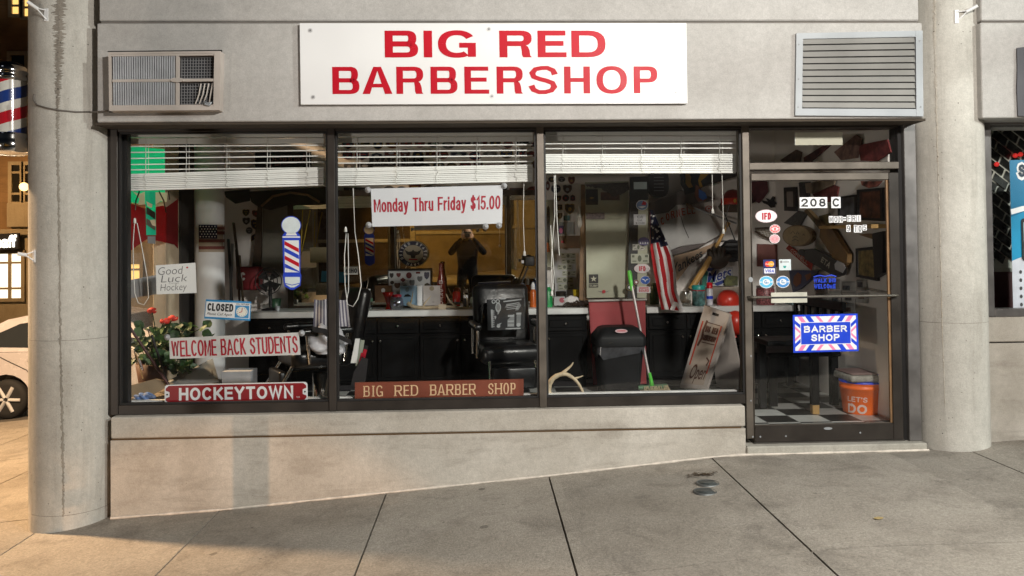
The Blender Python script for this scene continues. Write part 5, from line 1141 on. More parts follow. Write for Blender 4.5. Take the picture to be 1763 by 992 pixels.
x = at(760, 2.2); r = lathe_thing('bat_bottle', 'tall dark red bat shaped bottle lettered BIG RED on the counter', 'bottle', 760, 2.2, ZT, ('body', [(0.045, 0), (0.045, 0.20), (0.042, 0.27), (0.026, 0.33), (0.020, 0.42), (0.026, 0.45), (0.001, 0.455)]), mat('dark_red_gloss', (0.13, 0.008, 0.008), 0.25, var=0.15))
for i, ch in enumerate('BIGRED'):
    q = Quad((x-0.022, 2.153, ZT+0.245-i*0.042), (x+0.022, 2.153, ZT+0.245-i*0.042), (x+0.022, 2.153, ZT+0.278-i*0.042), (x-0.022, 2.153, ZT+0.278-i*0.042))
    g = G(); g.stext(q, ch, PINKV if False else mat('pale_letter', (0.50, 0.38, 0.36), 0.5), 0.05 if ch != 'I' else 0.4, 0.95 if ch != 'I' else 0.6, 0, 1, 0.0, th=0.2); g.ob('letter', r)
lathe_thing('drink_can', 'bright red and black can behind the long antler', 'can', 786, 2.2, ZT, ('body', [(0.036, 0), (0.04, 0.01), (0.04, 0.15), (0.03, 0.165), (0.001, 0.166)]), mat('can_red', (0.42, 0.008, 0.012), 0.2), parts=[('band', [(0.0405, 0.03), (0.0405, 0.06)], INK)])
lathe_thing('spray_can', 'short black can with white top left of the striped BARBER box', 'can', 802, 2.08, ZT, ('body', [(0.03, 0), (0.03, 0.09), (0.022, 0.10)]), INK, parts=[('cap', [(0.022, 0.101), (0.022, 0.13), (0.001, 0.132)], WHITEV)])
lathe_thing('trinket_jar', 'small mottled jar right of the black can', 'jar', 815, 2.15, ZT, ('body', [(0.03, 0), (0.036, 0.03), (0.034, 0.09), (0.02, 0.11), (0.001, 0.112)]), mat('mottled', (0.20, 0.22, 0.16), 0.3, var=0.6, scale=50))
lathe_thing('tumbler', 'squat glass tumbler right of the mottled jar', 'glass', 824, 2.0, ZT, ('body', [(0.026, 0), (0.032, 0.07), (0.029, 0.07), (0.024, 0.01), (0.001, 0.008)]), CLEARP)
# striped BARBER box
Q = qp((826, 527), (888, 526), (888, 493.5), (825, 496), 2.0); r = thing('barber_box', 'navy box lettered BARBER with red and white stripes behind the black chair', 'box', Q(0.5, 0, 0))
g = G(); g.rect(Q, 0, 1, 0, 1, NAVY, -0.05, 0); g.ob('box', r)
for u, m in ((0.10, WHITEV), (0.24, REDL), (0.34, WHITEV), (0.46, NAVY), (0.62, WHITEV), (0.74, REDL), (0.84, WHITEV)):
    s_ = 1 if u < 0.5 else -1; g = G(); g.poly(Q, [(u, 0.97), (u+0.08, 0.97), (u+0.08+0.10*s_, 0.66), (u+0.10*s_, 0.66)], m, 0.001, 0.0015); g.ob('stripe', r)
g = G(); g.poly(Q, [(0.05, 0.8), (0.14, 0.62), (0.14, 0.30), (0.05, 0.1)], WHITEV, 0.001, 0.0014); g.poly(Q, [(0.055, 0.6), (0.12, 0.45), (0.055, 0.3)], REDL, 0.002, 0.0024); g.ob('side_stripe', r)
g = G(); g.stext(Q, 'BARBER', WHITEV, 0.22, 0.96, 0.36, 0.62, 0.002, th=0.24, gap=0.24); g.ob('lettering', r)
lathe_thing('shaker_bottle', 'dark teal shaker with dome lid behind the black chair', 'bottle', 899, 2.02, ZT, ('body', [(0.04, 0), (0.045, 0.15), (0.05, 0.16)]), mat('dark_teal', (0.03, 0.08, 0.09), 0.3), parts=[('lid', [(0.05, 0.161), (0.052, 0.19), (0.035, 0.235), (0.001, 0.25)], mat('smoky_lid', (0.12, 0.13, 0.16), 0.2))])
lathe_thing('spray_bottle', 'orange bottle with white cap at the right end beside the chair', 'bottle', 918, 2.1, ZT, ('body', [(0.034, 0), (0.036, 0.15), (0.02, 0.18)]), mat('bottle_orange', (0.62, 0.13, 0.02), 0.35), parts=[('cap', [(0.021, 0.181), (0.021, 0.22), (0.008, 0.25), (0.001, 0.252)], WHITEV)])
lathe_thing('blue_bottle', 'slim blue bottle behind the orange one', 'bottle', 926, 2.3, ZT, ('body', [(0.028, 0), (0.028, 0.22), (0.012, 0.25), (0.001, 0.27)]), mat('bottle_blue', (0.05, 0.12, 0.35), 0.3))
# clamp lamp hanging at the mullion
r = thing('clamp_lamp', 'black clamp lamp on a bent arm at the right end of the mirror', 'lamp', P(908, 482, 2.25))
g = G(); p = P(912, 450, 2.25); g.box(p.x-0.05, p.x+0.05, 2.2, 2.29, p.z-0.05, p.z+0.055, INK, 0.012, 2); g.ob('shade', r)
g = G(); g.tube([P(909, 459, 2.25), P(904, 472, 2.25), P(899, 484, 2.25), P(899, 500, 2.25), P(900, 528, 2.25)], 0.009, INK); g.ob('arm', r)
g = G(); p = P(901, 451, 2.24); g.cyl((p.x-0.02, p.y, p.z), (p.x+0.005, p.y, p.z), 0.018, WHITEV); g.ob('bulb', r)
r, Q = plaque('reflection_plate', 'white plate standing for a reflected sign, letters reversed, left of the mirror', 'plate', (592, 459.5, 616, 473), 2.33, mat('dull_white_plate', (0.48, 0.47, 0.44), 0.6), None, None)  # a sign's mirror reflection, built as a solid plate
Qm = Quad(Q.c[1], Q.c[0], Q.c[3], Q.c[2]); g = G(); g.stext(Qm, 'OHEM', INK, 0.05, 0.97, 0.2, 0.8, 0.002, th=0.24); g.ob('lettering', r)

# ------------------------------------------------------------------ barber chairs
def barber_chair(x, y, rz, label):
    r = thing('barber_chair', label, 'barber chair', (x, y, 0), 'black leather barber chairs'); r.rotation_euler = (0, 0, rz)
    g = G(); g.lathe([(0.30, 0.0), (0.30, 0.02), (0.10, 0.05), (0.075, 0.07), (0.075, 0.30), (0.001, 0.31)], 0, 0, CHROME, 28); g.ob('base', r, True)
    g = G(); g.box(-0.27, 0.27, -0.32, 0.22, 0.37, 0.53, LEATHER, 0.06, 4); g.ob('seat', r, True)
    m = Matrix.Translation((0, 0.23, 0.52)) @ Matrix.Rotation(math.radians(-12), 4, 'X')
    g = G(); g.box(-0.265, 0.265, -0.06, 0.07, -0.04, 0.53, LEATHER, 0.06, 4, mx=m); b = g.ob('backrest', r, True)
    for s in (-1, 1):
        g = G(); g.box(s*0.29-0.035, s*0.29+0.035, -0.25, 0.20, 0.66, 0.72, LEATHER, 0.025, 3); a = g.ob('armrest', r, True)
        g = G(); g.tube([(s*0.29, -0.20, 0.66), (s*0.29, -0.18, 0.42)], 0.016, CHROME); g.tube([(s*0.29, 0.15, 0.66), (s*0.29, 0.12, 0.42)], 0.016, CHROME); g.ob('arm_bracket', a, True)
        g = G(); g.tube([(s*0.20, -0.30, 0.40), (s*0.21, -0.40, 0.24), (s*0.21, -0.46, 0.16)], 0.014, CHROME); g.ob('footrest_bar', r, True)
    g = G(); g.box(-0.19, 0.19, -0.41, -0.35, 0.17, 0.36, LEATHER, 0.02, 2); g.ob('calf_pad', r, True)
    g = G(); g.box(-0.22, 0.22, -0.60, -0.44, 0.125, 0.15, mat('footplate', (0.30, 0.30, 0.30), 0.35, 0.8), 0.008); g.ob('footrest', r, True)
    return r
cr = barber_chair(P(872, 600, 1.25).x, 1.25, math.radians(8), 'black leather barber chair facing the window with a tool print apron on its back')
cl = barber_chair(P(552, 600, 1.15).x, 1.15, math.radians(-62), 'black barber chair turned sideways with striped cloth and white bags on it')
# printed apron over the back of the right chair
Q = qp((840, 569), (901, 567), (903, 512), (838, 516), [1.22, 1.24, 1.40, 1.38])
r = thing('printed_apron', 'black apron printed with grey barber tools hung over the chair back', 'apron', Q(0.5, 0, 0))
g = G(); g.rect(Q, 0, 1, 0, 1, mat('apron_black', (0.015, 0.015, 0.017), 0.7), -0.006, 0); g.ob('cloth', r)
PRN = mat('apron_print', (0.30, 0.31, 0.32), 0.6); PRN2 = mat('apron_print_dim', (0.16, 0.165, 0.17), 0.6)
def motif(f): g = G(); f(g); g.ob('printed_motif', r)
def comb(g):
    g.rect(Q, 0.10, 0.15, 0.08, 0.66, PRN, 0.001)
    for k in range(9): g.rect(Q, 0.152, 0.19, 0.10+k*0.062, 0.13+k*0.062, PRN, 0.001)
motif(comb)
motif(lambda g: (g.disc(Q, 0.30, 0.72, 0.075, 0.16, PRN, 0.001), g.rect(Q, 0.28, 0.33, 0.40, 0.56, PRN, 0.001), g.disc(Q, 0.30, 0.73, 0.05, 0.11, PRN2, 0.0016)))
motif(lambda g: (g.strip(Q, [(0.21, 0.45), (0.27, 0.22), (0.31, 0.14), (0.36, 0.22), (0.42, 0.48)], 0.05, PRN, 0.001), g.disc(Q, 0.30, 0.12, 0.05, 0.05, PRN, 0.0016)))
motif(lambda g: (g.disc(Q, 0.18, 0.92, 0.055, 0.07, PRN, 0.001), g.disc(Q, 0.29, 0.92, 0.055, 0.07, PRN, 0.001), g.disc(Q, 0.18, 0.92, 0.03, 0.04, MATS['apron_black'], 0.0016), g.disc(Q, 0.29, 0.92, 0.03, 0.04, MATS['apron_black'], 0.0016)))
motif(lambda g: (g.poly(Q, [(0.46, 0.66), (0.52, 0.80), (0.86, 0.86), (0.92, 0.74), (0.84, 0.60), (0.54, 0.58)], PRN2, 0.001), [g.strip(Q, [(0.52, 0.64+k*0.055), (0.84, 0.665+k*0.055)], 0.018, PRN, 0.0016) for k in range(4)]))
motif(lambda g: (g.rect(Q, 0.55, 0.74, 0.08, 0.48, PRN2, 0.001), g.rect(Q, 0.56, 0.73, 0.40, 0.46, PRN, 0.0016), g.rect(Q, 0.56, 0.73, 0.24, 0.28, PRN, 0.0016), g.rect(Q, 0.56, 0.73, 0.12, 0.16, PRN, 0.0016)))
motif(lambda g: (g.rect(Q, 0.80, 0.92, 0.16, 0.5, PRN2, 0.001), g.disc(Q, 0.86, 0.14, 0.06, 0.06, PRN, 0.0014), g.rect(Q, 0.79, 0.93, 0.46, 0.52, PRN, 0.0016)))
motif(lambda g: (g.strip(Q, [(0.44, 0.90), (0.7, 0.92), (0.92, 0.94)], 0.04, PRN, 0.001),))
motif(lambda g: (g.rect(Q, 0.5, 0.92, 0.01, 0.05, PRN, 0.001), g.rect(Q, 0.36, 0.5, 1.0-0.03, 0.999, PRN, 0.001)))
# cloths and bags on the left chair
r = thing('striped_cape', 'blue and white pinstriped cape over the back of the turned chair', 'cloth', P(560, 560, 0.95))
g = G(); n = 22; SW = mat('cape_white', (0.42, 0.40, 0.42), 0.8); SB = mat('cape_blue', (0.10, 0.09, 0.13), 0.8)
for k in range(n):
    a, b = k/n, (k+1)/n; vs = []
    for u in (a, b):
        for v, py in ((0, 515), (0.5, 540), (1, 562)):
            px = lerp(lerp(541, 539, v), lerp(598, 603, v), u); vs.append(P(px, py+2*math.sin(u*9), 0.93+0.02*math.sin(u*14+v*2)+(0.08 if v == 0 else 0)))
    g.add(vs, [(0, 1, 4, 3), (1, 2, 5, 4)], SW if k % 2 else SB, True)
g.ob('cloth', r)
r = thing('white_bag', 'crumpled white plastic bag on the seat of the turned chair', 'bag', P(570, 608, 0.8))
random.seed(12); g = G(); bm = bmesh.new(); bmesh.ops.create_icosphere(bm, subdivisions=4, radius=1)
c = P(563, 588, 0.86)
for v in bm.verts:
    d = 1+0.16*math.sin(v.co.x*7+v.co.z*5)+0.12*math.sin(v.co.y*9-v.co.z*8)+random.uniform(-0.03, 0.03)
    v.co = Vector((c.x+v.co.x*0.165*d*(1.0 if v.co.z < 0 else 0.75), c.y+v.co.y*0.10*d, max(c.z+v.co.z*0.135*d, c.z-0.10)))
g.bmadd(bm, mat('plastic_white', (0.46, 0.45, 0.48), 0.35, var=0.1, scale=20), True); g.ob('bag', r)
g = G(); fp(g, [(538, 562), (560, 566), (580, 574), (604, 585), (606, 594), (584, 584), (560, 576), (540, 571)], 0.74, DARK, 0.01); g.ob('dark_trim', r)
r = thing('magazine_pile', 'sheaf of magazines leaning at the right of the turned chair', 'magazines', P(620, 640, 0.95))
for i, (a, b, c, d, m) in enumerate([((612, 583), (620, 583), (614, 625), (604, 625), PAPER), ((621, 585), (628, 586), (620, 632), (612, 630), mat('mag_green', (0.30, 0.33, 0.27), 0.5)), ((627, 594), (634, 596), (622, 640), (614, 636), INK)]):
    g = G(); fp(g, [d, c, b, a], 0.95+0.02*i, m, 0.006); mg = g.ob('magazine', r)
    if i == 2: g = G(); g.stext(qp((617, 634), (621, 636), (631, 598), (627, 597), 0.955), 'Han', REDL, 0.1, 0.9, 0.1, 0.9, 0.002, th=0.2); g.ob('lettering', mg)
g = G(); fp(g, [(610, 640), (624, 615), (634, 618), (630, 655), (618, 668), (605, 662)], 0.93, DARK, 0.03); g.ob('satchel', r)
# ------------------------------------------------------------------ the bay with the drab panel and the red half door
YP = 1.88
r = thing('half_door', 'dusty red half door closing the gap between the two black cabinets', 'door', P(1062, 660, YP))
g = G(); fp(g, [(1021, 662), (1112, 660), (1110, 517), (1013, 519)], YP, mat('dusty_red', (0.30, 0.045, 0.05), 0.65, var=0.15, scale=5), 0.03); g.ob('leaf', r)
g = G(); fp(g, [(1012, 519), (1112, 516.5), (1112, 513.5), (1012, 516)], YP-0.01, mat('pale_ledge', (0.36, 0.33, 0.31), 0.6), 0.05); g.ob('ledge', r)
DRAB = mat('drab_cloth', (0.40, 0.40, 0.31), 0.85, var=0.10, scale=5, bump=0.4, bscale=9)
r = thing('hanging_cloth', 'drab green cloth panel hung above the red half door', 'panel', P(1045, 515, 1.95))
g = G(); fp(g, [(1010, 513), (1077, 512), (1082, 312), (1007, 314)], 1.95, DRAB, 0.012); g.ob('cloth', r)
random.seed(5); g = G()
FRG = mat('dark_lace', (0.10, 0.085, 0.08), 0.9, var=0.4, scale=60)
pts = [(1008, 318), (1082, 314)]
low = [(1083-k*3.0, 322+15*math.exp(-((k-8)/7.0)**2)+random.uniform(-2, 2)) for k in range(25)]
fp(g, pts[::1]+low, 1.925, FRG, 0.006); g.ob('lace_trim', r)
r2, _ = card('small_picture', 'black picture pinned at the top left of the drab panel', 'picture', (1008.5, 326, 1029.5, 353), 1.93, INK)
g = G(); g.poly(_, [(0.3, 0.45), (0.5, 0.36), (0.72, 0.45), (0.5, 0.52)], PT[0], 0.001, 0.002); g.ob('emblem', r2)
r2, _ = card('small_picture', 'dark red brown picture pinned right of the black one on the drab panel', 'picture', (1034, 331, 1067, 345), 1.93, mat('brown_picture', (0.12, 0.065, 0.05), 0.5, var=0.4, scale=30))
r2, _ = card('photo_print', 'wide group photo pinned on the left of the drab panel', 'photo', (1009, 366.5, 1041, 377.5), 1.925, mat('photo_tones', (0.14, 0.10, 0.10), 0.4, var=0.7, scale=40))
Qd, r = _, r2; r = thing('army_sticker', 'black square sticker with white star low on the drab panel', 'sticker', P(1022, 490, 1.93))
Q = qr(1014, 472.5, 1030, 488, 1.93); g = G(); g.rect(Q, 0, 1, 0, 1, INK, -0.003, 0); g.ob('panel', r)
star = [(0.5+(0.36 if k % 2 == 0 else 0.145)*math.sin(k*math.pi/5), 0.5+(0.36 if k % 2 == 0 else 0.145)*math.cos(k*math.pi/5)) for k in range(10)]
g = G(); g.poly(Q, star, mat('star_cream', (0.48, 0.47, 0.36), 0.6), 0.001, 0.002); g.ob('star', r)
Q = qr(1014, 489.5, 1030, 495, 1.93); g = G(); g.rect(Q, 0, 1, 0, 1, INK, -0.003, 0); g.stext(Q, 'U.S.ARMY', MATS['star_cream'], 0.06, 0.94, 0.2, 0.8, 0.001, th=0.18); g.ob('lettering_panel', r)
r = thing('wing_badge', 'small winged badge sticker at the foot of the drab panel', 'sticker', P(1039, 503, 1.93)); Q = qr(1028, 499, 1051, 505.5, 1.93)
g = G(); g.poly(Q, [(0, 0.8), (0.35, 0.55), (0.65, 0.55), (1, 0.8), (0.7, 0.3), (0.3, 0.3)], GREY, 0, 0.002); g.disc(Q, 0.5, 0.5, 0.14, 0.45, REDL, 0.0025, 0.004, 12); g.ob('badge', r)
# black post with stickers
r = thing('black_post', 'black painted post covered in stickers right of the drab panel', 'post', P(1100, 515, 1.86))
g = G(); fp(g, [(1080, 514), (1113, 513), (1116, 304), (1084, 305)], 1.86, INK, 0.03); g.ob('post', r)
g = G(); fp(g, [(1097, 513), (1113, 513), (1116, 345), (1099, 345)], 1.826, DRAB, 0.004); g.ob('drab_strip', r)
YK2 = 1.815
card('sticker_strip', 'pale blue blank strip at the top of the black post', 'sticker', (1091, 313.5, 1114, 326), YK2, mat('ice_strip', (0.40, 0.48, 0.50), 0.5), 0.002)
round_sticker('round_sticker', 'round red white and blue sticker high on the black post', (1095, 344.5, 1116, 362.5), WHITEV, mat('swirl_blue', (0.16, 0.26, 0.46), 0.4), Y=YK2, deco=lambda g, Q: (g.poly(Q, [(0.45, 0.55), (0.6, 0.92), (0.85, 0.75), (0.8, 0.5)], REDL, 0.0012), g.poly(Q, [(0.15, 0.35), (0.5, 0.2), (0.85, 0.4), (0.5, 0.42)], WHITEV, 0.0012)), group='stickers on the black post')
r, Q = card('price_card', 'white card reading Kids Cut on the black post', 'card', (1091, 369, 1112, 387.5), YK2, mat('card_white', (0.52, 0.52, 0.54), 0.6), 0.002)
g = G(); g.text(Q, 'Kids', INK, 0.3, 0.78, 0.62, 0.88, 0.001); g.text(Q, 'Cut', INK, 0.3, 0.7, 0.36, 0.58, 0.001); g.text(Q, '$13.00', INK, 0.15, 0.9, 0.06, 0.26, 0.001); g.ob('lettering', r)
round_sticker('round_sticker', 'purple round sticker with grey top in the middle of the black post', (1098, 408, 1118.5, 424), GREY, mat('purple_vinyl', (0.16, 0.14, 0.30), 0.4), Y=YK2, deco=lambda g, Q: [g.poly(Q, [(0.15+k*.2, 0.25), (0.3+k*.2, 0.25), (0.22+k*.2, 0.5)], WHITEV, 0.0012) for k in range(4)], group='stickers on the black post')
def bill(box, Y, label, name='bank_note', m=None):
    Q = qr(*box, Y); r = thing(name, label, 'bank note', Q(0.5, 0, 0), 'bank notes pinned up in the shop')
    g = G(); g.rect(Q, 0, 1, 0, 1, m or mat('note_paper', (0.42, 0.43, 0.35), 0.7), -0.001, 0); g.ob('paper', r)
    g = G(); NI = mat('note_ink', (0.12, 0.13, 0.10), 0.7); g.disc(Q, 0.48, 0.5, 0.11, 0.34, NI, 0.0008, None, 14); g.rect(Q, 0.06, 0.2, 0.62, 0.86, NI, 0.0008); g.rect(Q, 0.78, 0.94, 0.62, 0.86, NI, 0.0008); g.rect(Q, 0.66, 0.92, 0.18, 0.30, NI, 0.0008); g.rect(Q, 0.08, 0.30, 0.18, 0.28, NI, 0.0008); g.ob('print', r)
bill((1089, 420.5, 1110, 431), YK2, 'crumpled bank note on the black post, upper of two', m=mat('shiny_note', (0.42, 0.40, 0.36), 0.3, var=0.5, scale=40))
bill((1086, 437, 1117.5, 453.5), YK2, 'wide green bank note on the black post above the IFD oval')
round_sticker('oval_sticker', 'white oval IFD sticker on the black post', (1091.5, 454.5, 1119.5, 470.5), mat('pale_rim', (0, 0, 0)), mat('oval_white', (0.60, 0.56, 0.57), 0.4), 'IFD', BORD, (0.30, 0.72, 0.22, 0.76), Y=YK2-0.004, group='stickers on the black post')
round_sticker('round_sticker', 'blue round sticker with white wings near the foot of the post', (1102, 475, 1120, 490), mat('oval_white', (0, 0, 0)), mat('wing_blue', (0.012, 0.09, 0.42), 0.4), Y=YK2, deco=lambda g, Q: (g.poly(Q, [(0.12, 0.66), (0.42, 0.46), (0.5, 0.25), (0.58, 0.46), (0.88, 0.66), (0.62, 0.62), (0.5, 0.45), (0.38, 0.62)], WHITEV, 0.0012),), group='stickers on the black post')
r, Q = plate('guard_sticker', 'white sticker with red word GUARD at the foot of the black post', 'sticker', (1096.5, 493.5, 1120, 504.5), MATS['oval_white'], 'GUARD', BORD, (0.14, 0.88, 0.16, 0.62), 0.045, Y=YK2)
g = G(); g.rect(Q, 0.15, 0.86, 0.70, 0.86, BORD, 0.0008); g.ob('red_line', r)
round_sticker('round_sticker', 'black and white round sticker with gold rim behind the broom handle', (1078, 489, 1093.5, 500.5), mat('sticker_gold', (0.36, 0.28, 0.10), 0.4), INK, Y=YK2, deco=lambda g, Q: g.disc(Q, 0.5, 0.5, 0.26, 0.26, WHITEV, 0.0012), group='stickers on the black post')
round_sticker('round_sticker', 'tiny brown round sticker above the black and white one', (1091, 481.5, 1100, 490.5), GREY, mat('sticker_brown', (0.20, 0.08, 0.05), 0.4), Y=YK2, deco=lambda g, Q: g.disc(Q, 0.5, 0.5, 0.2, 0.2, WHITEV, 0.0012), group='stickers on the black post')
# wood casing and papers left of the panel
g = G(); fp(g, [(997, 517), (1011, 517), (1008, 318), (1000, 318)], 2.02, WOOD, 0.03); solo(g, 'wood_casing', 'upright brown wooden casing left of the drab panel', 'casing')
g = G(); q = [P(1006+math.sin(k*1.9)*1.0, 428+k*2.2, 1.97) for k in range(42)]
for k, p in enumerate(q): g.ball((p.x, p.y, p.z), 0.0058, CHROME, 6, 4)
solo(g, 'bead_chain', 'hanging bead chain in front of the wooden casing', 'chain')
g = G(); c = P(998, 382, 1.97); g.ball((c.x, c.y, c.z), (0.026, 0.012, 0.062), mat('brush_white', (0.50, 0.47, 0.42), 0.5)); g.tube([(c.x, c.y, c.z+0.05), (c.x-0.004, c.y, c.z+0.16)], [0.018, 0.012], CORDW); solo(g, 'hanging_brush', 'pale oval brush hanging on the wooden casing', 'brush')
r = thing('wooden_paddle', 'black paddle with orange grip hanging left of the white cords', 'paddle', P(943, 460, 2.2))
g = G(); g.poly(QY(2.2), [(P(943.5+dx, y, 2.2).x, P(943, y, 2.2).z) for dx, y in ((-2, 358), (0, 354), (2.5, 358), (3.2, 380), (2.4, 418), (-1.5, 418), (-3, 380))], INK, 0, 0.012); g.ob('blade', r)
g = G(); a, b = P(943.5, 418, 2.195), P(943.5, 434, 2.195); g.tube([a, b], [0.012, 0.024], mat('orange_grip', (0.42, 0.10, 0.02), 0.5)); g.ob('grip', r)
card('drab_board', 'narrow drab board behind the black paddle', 'board', (937, 344, 953, 460), 2.40, DRAB, 0.01)
r, Q = card('white_card', 'white card with small pink portrait pinned under the patches', 'card', (960, 382.5, 988, 404), YB-0.02, mat('card_grey_white', (0.40, 0.43, 0.44), 0.7), 0.003)
g = G(); g.rect(Q, 0.04, 0.40, 0.08, 0.72, mat('portrait_purple', (0.10, 0.09, 0.22), 0.5), 0.001, 0.002); g.disc(Q, 0.2, 0.32, 0.12, 0.22, PINKV, 0.0025, 0.003, 12); g.ob('portrait', r)
card('teal_print', 'small teal print pinned just under the patches', 'photo', (970, 371, 981, 380), YB-0.02, mat('teal_print_m', (0.06, 0.20, 0.22), 0.5, var=0.5, scale=60), 0.003)
r, Q = card('brown_plaque', 'brown wooden plaque with small red square under the white card', 'plaque', (963, 406, 1000, 428), YB-0.02, mat('plaque_brown', (0.17, 0.11, 0.075), 0.6), 0.01)
g = G(); g.rect(Q, 0.08, 0.2, 0.45, 0.62, REDL, 0.001, 0.002); g.ob('red_square', r)
card('pinned_sheet', 'white sheet backing the column of bank notes', 'paper', (955, 437, 992, 516), 2.46, mat('sheet_white', (0.50, 0.50, 0.51), 0.8), 0.002)
for i, (a, b, c, d) in enumerate([(966, 436, 991, 445), (967, 446.5, 991, 454.5), (960, 456, 985, 464.5), (968, 466.5, 992, 475), (959, 477.5, 987, 487), (961, 489, 988, 499)]):
    bill((a, b, c, d), 2.45-0.002*i, ['top', 'second', 'third', 'fourth', 'fifth', 'lowest'][i]+' bank note in the column beside the wooden casing')
# on the counter by the window with the drab panel
lathe_thing('green_bottle', 'bright green bottle at the mullion end of the counter', 'bottle', 944, 2.1, ZT, ('body', [(0.045, 0), (0.045, 0.15), (0.03, 0.18), (0.02, 0.2)]), mat('bottle_green', (0.02, 0.34, 0.10), 0.35), parts=[('cap', [(0.02, 0.201), (0.018, 0.23), (0.001, 0.231)], WHITEV)])
r, Q = card('tissue_box', 'white box with a red oval mark on the counter below the bank notes', 'box', (954, 511, 973, 526), 2.05, mat('box_white', (0.50, 0.50, 0.51), 0.6), 0.09)
g = G(); g.disc(Q, 0.72, 0.6, 0.25, 0.3, mat('box_red', (0.45, 0.08, 0.12), 0.5), 0.001, 0.002); g.ob('mark', r)
r = thing('brush_tray', 'heap of dark clippers and cables on the counter beside the white box', 'clippers', P(990, 525, 2.0)); random.seed(3)
for k in range(7):
    a = P(972+k*5+random.uniform(-2, 2), 525, 2.0); g = G(); h = random.uniform(0.03, 0.09); g.tube([(a.x, 2.0, ZT+0.015), (a.x+0.04, 2.02, ZT+h*0.7), (a.x+0.08, 1.98, ZT+0.02)], random.uniform(0.012, 0.022), mat('clipper_dark', (0.03, 0.02, 0.018), 0.5), 7); g.ob('clipper', r)
lathe_thing('brush_pot', 'black pot of combs on the counter in front of the bank notes', 'pot', 966, 2.2, ZT, ('pot', [(0.045, 0), (0.055, 0.15), (0.05, 0.15), (0.04, 0.02)]), INK)
lathe_thing('yellow_cup', 'small yellow cup at the foot of the wooden casing', 'cup', 993, 2.15, ZT, ('cup', [(0.03, 0.06), (0.04, 0.17), (0.036, 0.17), (0.001, 0.08)]), mat('cup_yellow', (0.50, 0.36, 0.02), 0.4), parts=[('foot', [(0.04, 0), (0.04, 0.059)], mat('foot_brown', (0.10, 0.06, 0.05), 0.5))])
g = G(); random.seed(9); c = P(985, 520, 2.05); bm = bmesh.new(); bmesh.ops.create_icosphere(bm, subdivisions=3, radius=1)
for v in bm.verts: v.co = Vector((c.x+v.co.x*0.09*random.uniform(0.7, 1.1), 2.05+v.co.y*0.05, ZT+0.06+v.co.z*0.05*random.uniform(0.7, 1.2)))
g.bmadd(bm, WHITEF, False); solo(g, 'crumpled_tissue', 'crumpled white tissue beside the wooden casing', 'tissue')

# bin, broom, folding sign
r = thing('trash_bin', 'tall black bin with domed lid and bag overhang before the red half door', 'bin', (P(1064, 600, 1.55).x, 1.55, 0))
bx = P(1064, 600, 1.55).x; zt = P(1064, 585, 1.4).z
BIN = mat('bin_plastic', (0.010, 0.010, 0.011), 0.5, var=0.3, scale=6, spec=0.2)
def rrect(w, d, z, rad=0.06, n=5):
    o = []
    for cx_, cy_, a0 in ((w/2-rad, -d/2+rad, -90), (w/2-rad, d/2-rad, 0), (-w/2+rad, d/2-rad, 90), (-w/2+rad, -d/2+rad, 180)):
        for k in range(n+1): a = math.radians(a0+90*k/n); o.append(Vector((bx+cx_+rad*math.cos(a), 1.55+cy_+rad*math.sin(a), z)))
    return o
def loft(g, rings, m, cap=True):
    n = len(rings[0]); vs = [v for q in rings for v in q]
    g.add(vs, [(i*n+k, i*n+(k+1) % n, (i+1)*n+(k+1) % n, (i+1)*n+k) for i in range(len(rings)-1) for k in range(n)], m, True)
    if cap: g.add(rings[0], [list(range(n))], m); g.add(rings[-1], [list(range(n))], m)
g = G(); loft(g, [rrect(0.36, 0.30, 0.0), rrect(0.365, 0.305, 0.02), rrect(0.44, 0.36, zt-0.05)], BIN); g.ob('body', r)
g = G(); loft(g, [rrect(0.475, 0.40, zt-0.06), rrect(0.48, 0.40, zt+0.01), rrect(0.46, 0.385, zt+0.035), rrect(0.36, 0.30, zt+0.10), rrect(0.30, 0.24, zt+0.115)], BIN); l_ = g.ob('lid', r)
random.seed(2); g = G(); up_, lo_ = rrect(0.452, 0.372, zt-0.055), []
for i, v in enumerate(rrect(0.458, 0.378, zt-0.14)): lo_.append(v+Vector((0, 0, 0.035*math.sin(i*1.3)+random.uniform(-0.02, 0.02))))
loft(g, [lo_, up_], mat('bag_film', (0.055, 0.055, 0.06), 0.15, var=0.4, scale=14), False); g.ob('bag_overhang', r)
g = G(); p = Quad((bx-0.055, 1.36, zt+0.062), (bx+0.06, 1.36, zt+0.062), (bx+0.06, 1.385, zt+0.095), (bx-0.055, 1.385, zt+0.095)); g.disc(p, 0.5, 0.5, 0.5, 0.5, mat('lid_sticker', (0.55, 0.38, 0.40), 0.5), 0.004, 0.008, 20); g.rect(p, 0.15, 0.85, 0.4, 0.62, BORD, 0.009); g.ob('sticker', l_)
r = thing('broom', 'push broom with green handle end leaning on the bin', 'broom', (P(1122, 668, 1.42).x, 1.42, 0))
Yb0, Yb1 = 1.38, 1.50
g = G(); g.tube([P(1085, 478, Yb1), P(1118, 650, Yb0)], 0.012, mat('pole_pinkish', (0.48, 0.43, 0.42), 0.35, 0.3)); g.ob('handle', r)
g = G(); g.tube([P(1083, 466, Yb1), P(1084, 470, Yb1), P(1088, 500, Yb1-0.01)], [0.016, 0.022, 0.015], GREENP); g.ob('grip', r)
g = G(); g.tube([P(1118, 642, Yb0), P(1122.5, 664, Yb0)], [0.015, 0.022], GREENP); g.ob('socket', r)
a, b = P(1099, 668, Yb0), P(1148, 665, Yb0)
g = G(); g.tube([a+Vector((0, 0, 0.0)), b], [0.022, 0.024], mat('broom_green', (0.10, 0.20, 0.11), 0.6), 8, flat=0.9); g.ob('head', r)
random.seed(6); g = G()
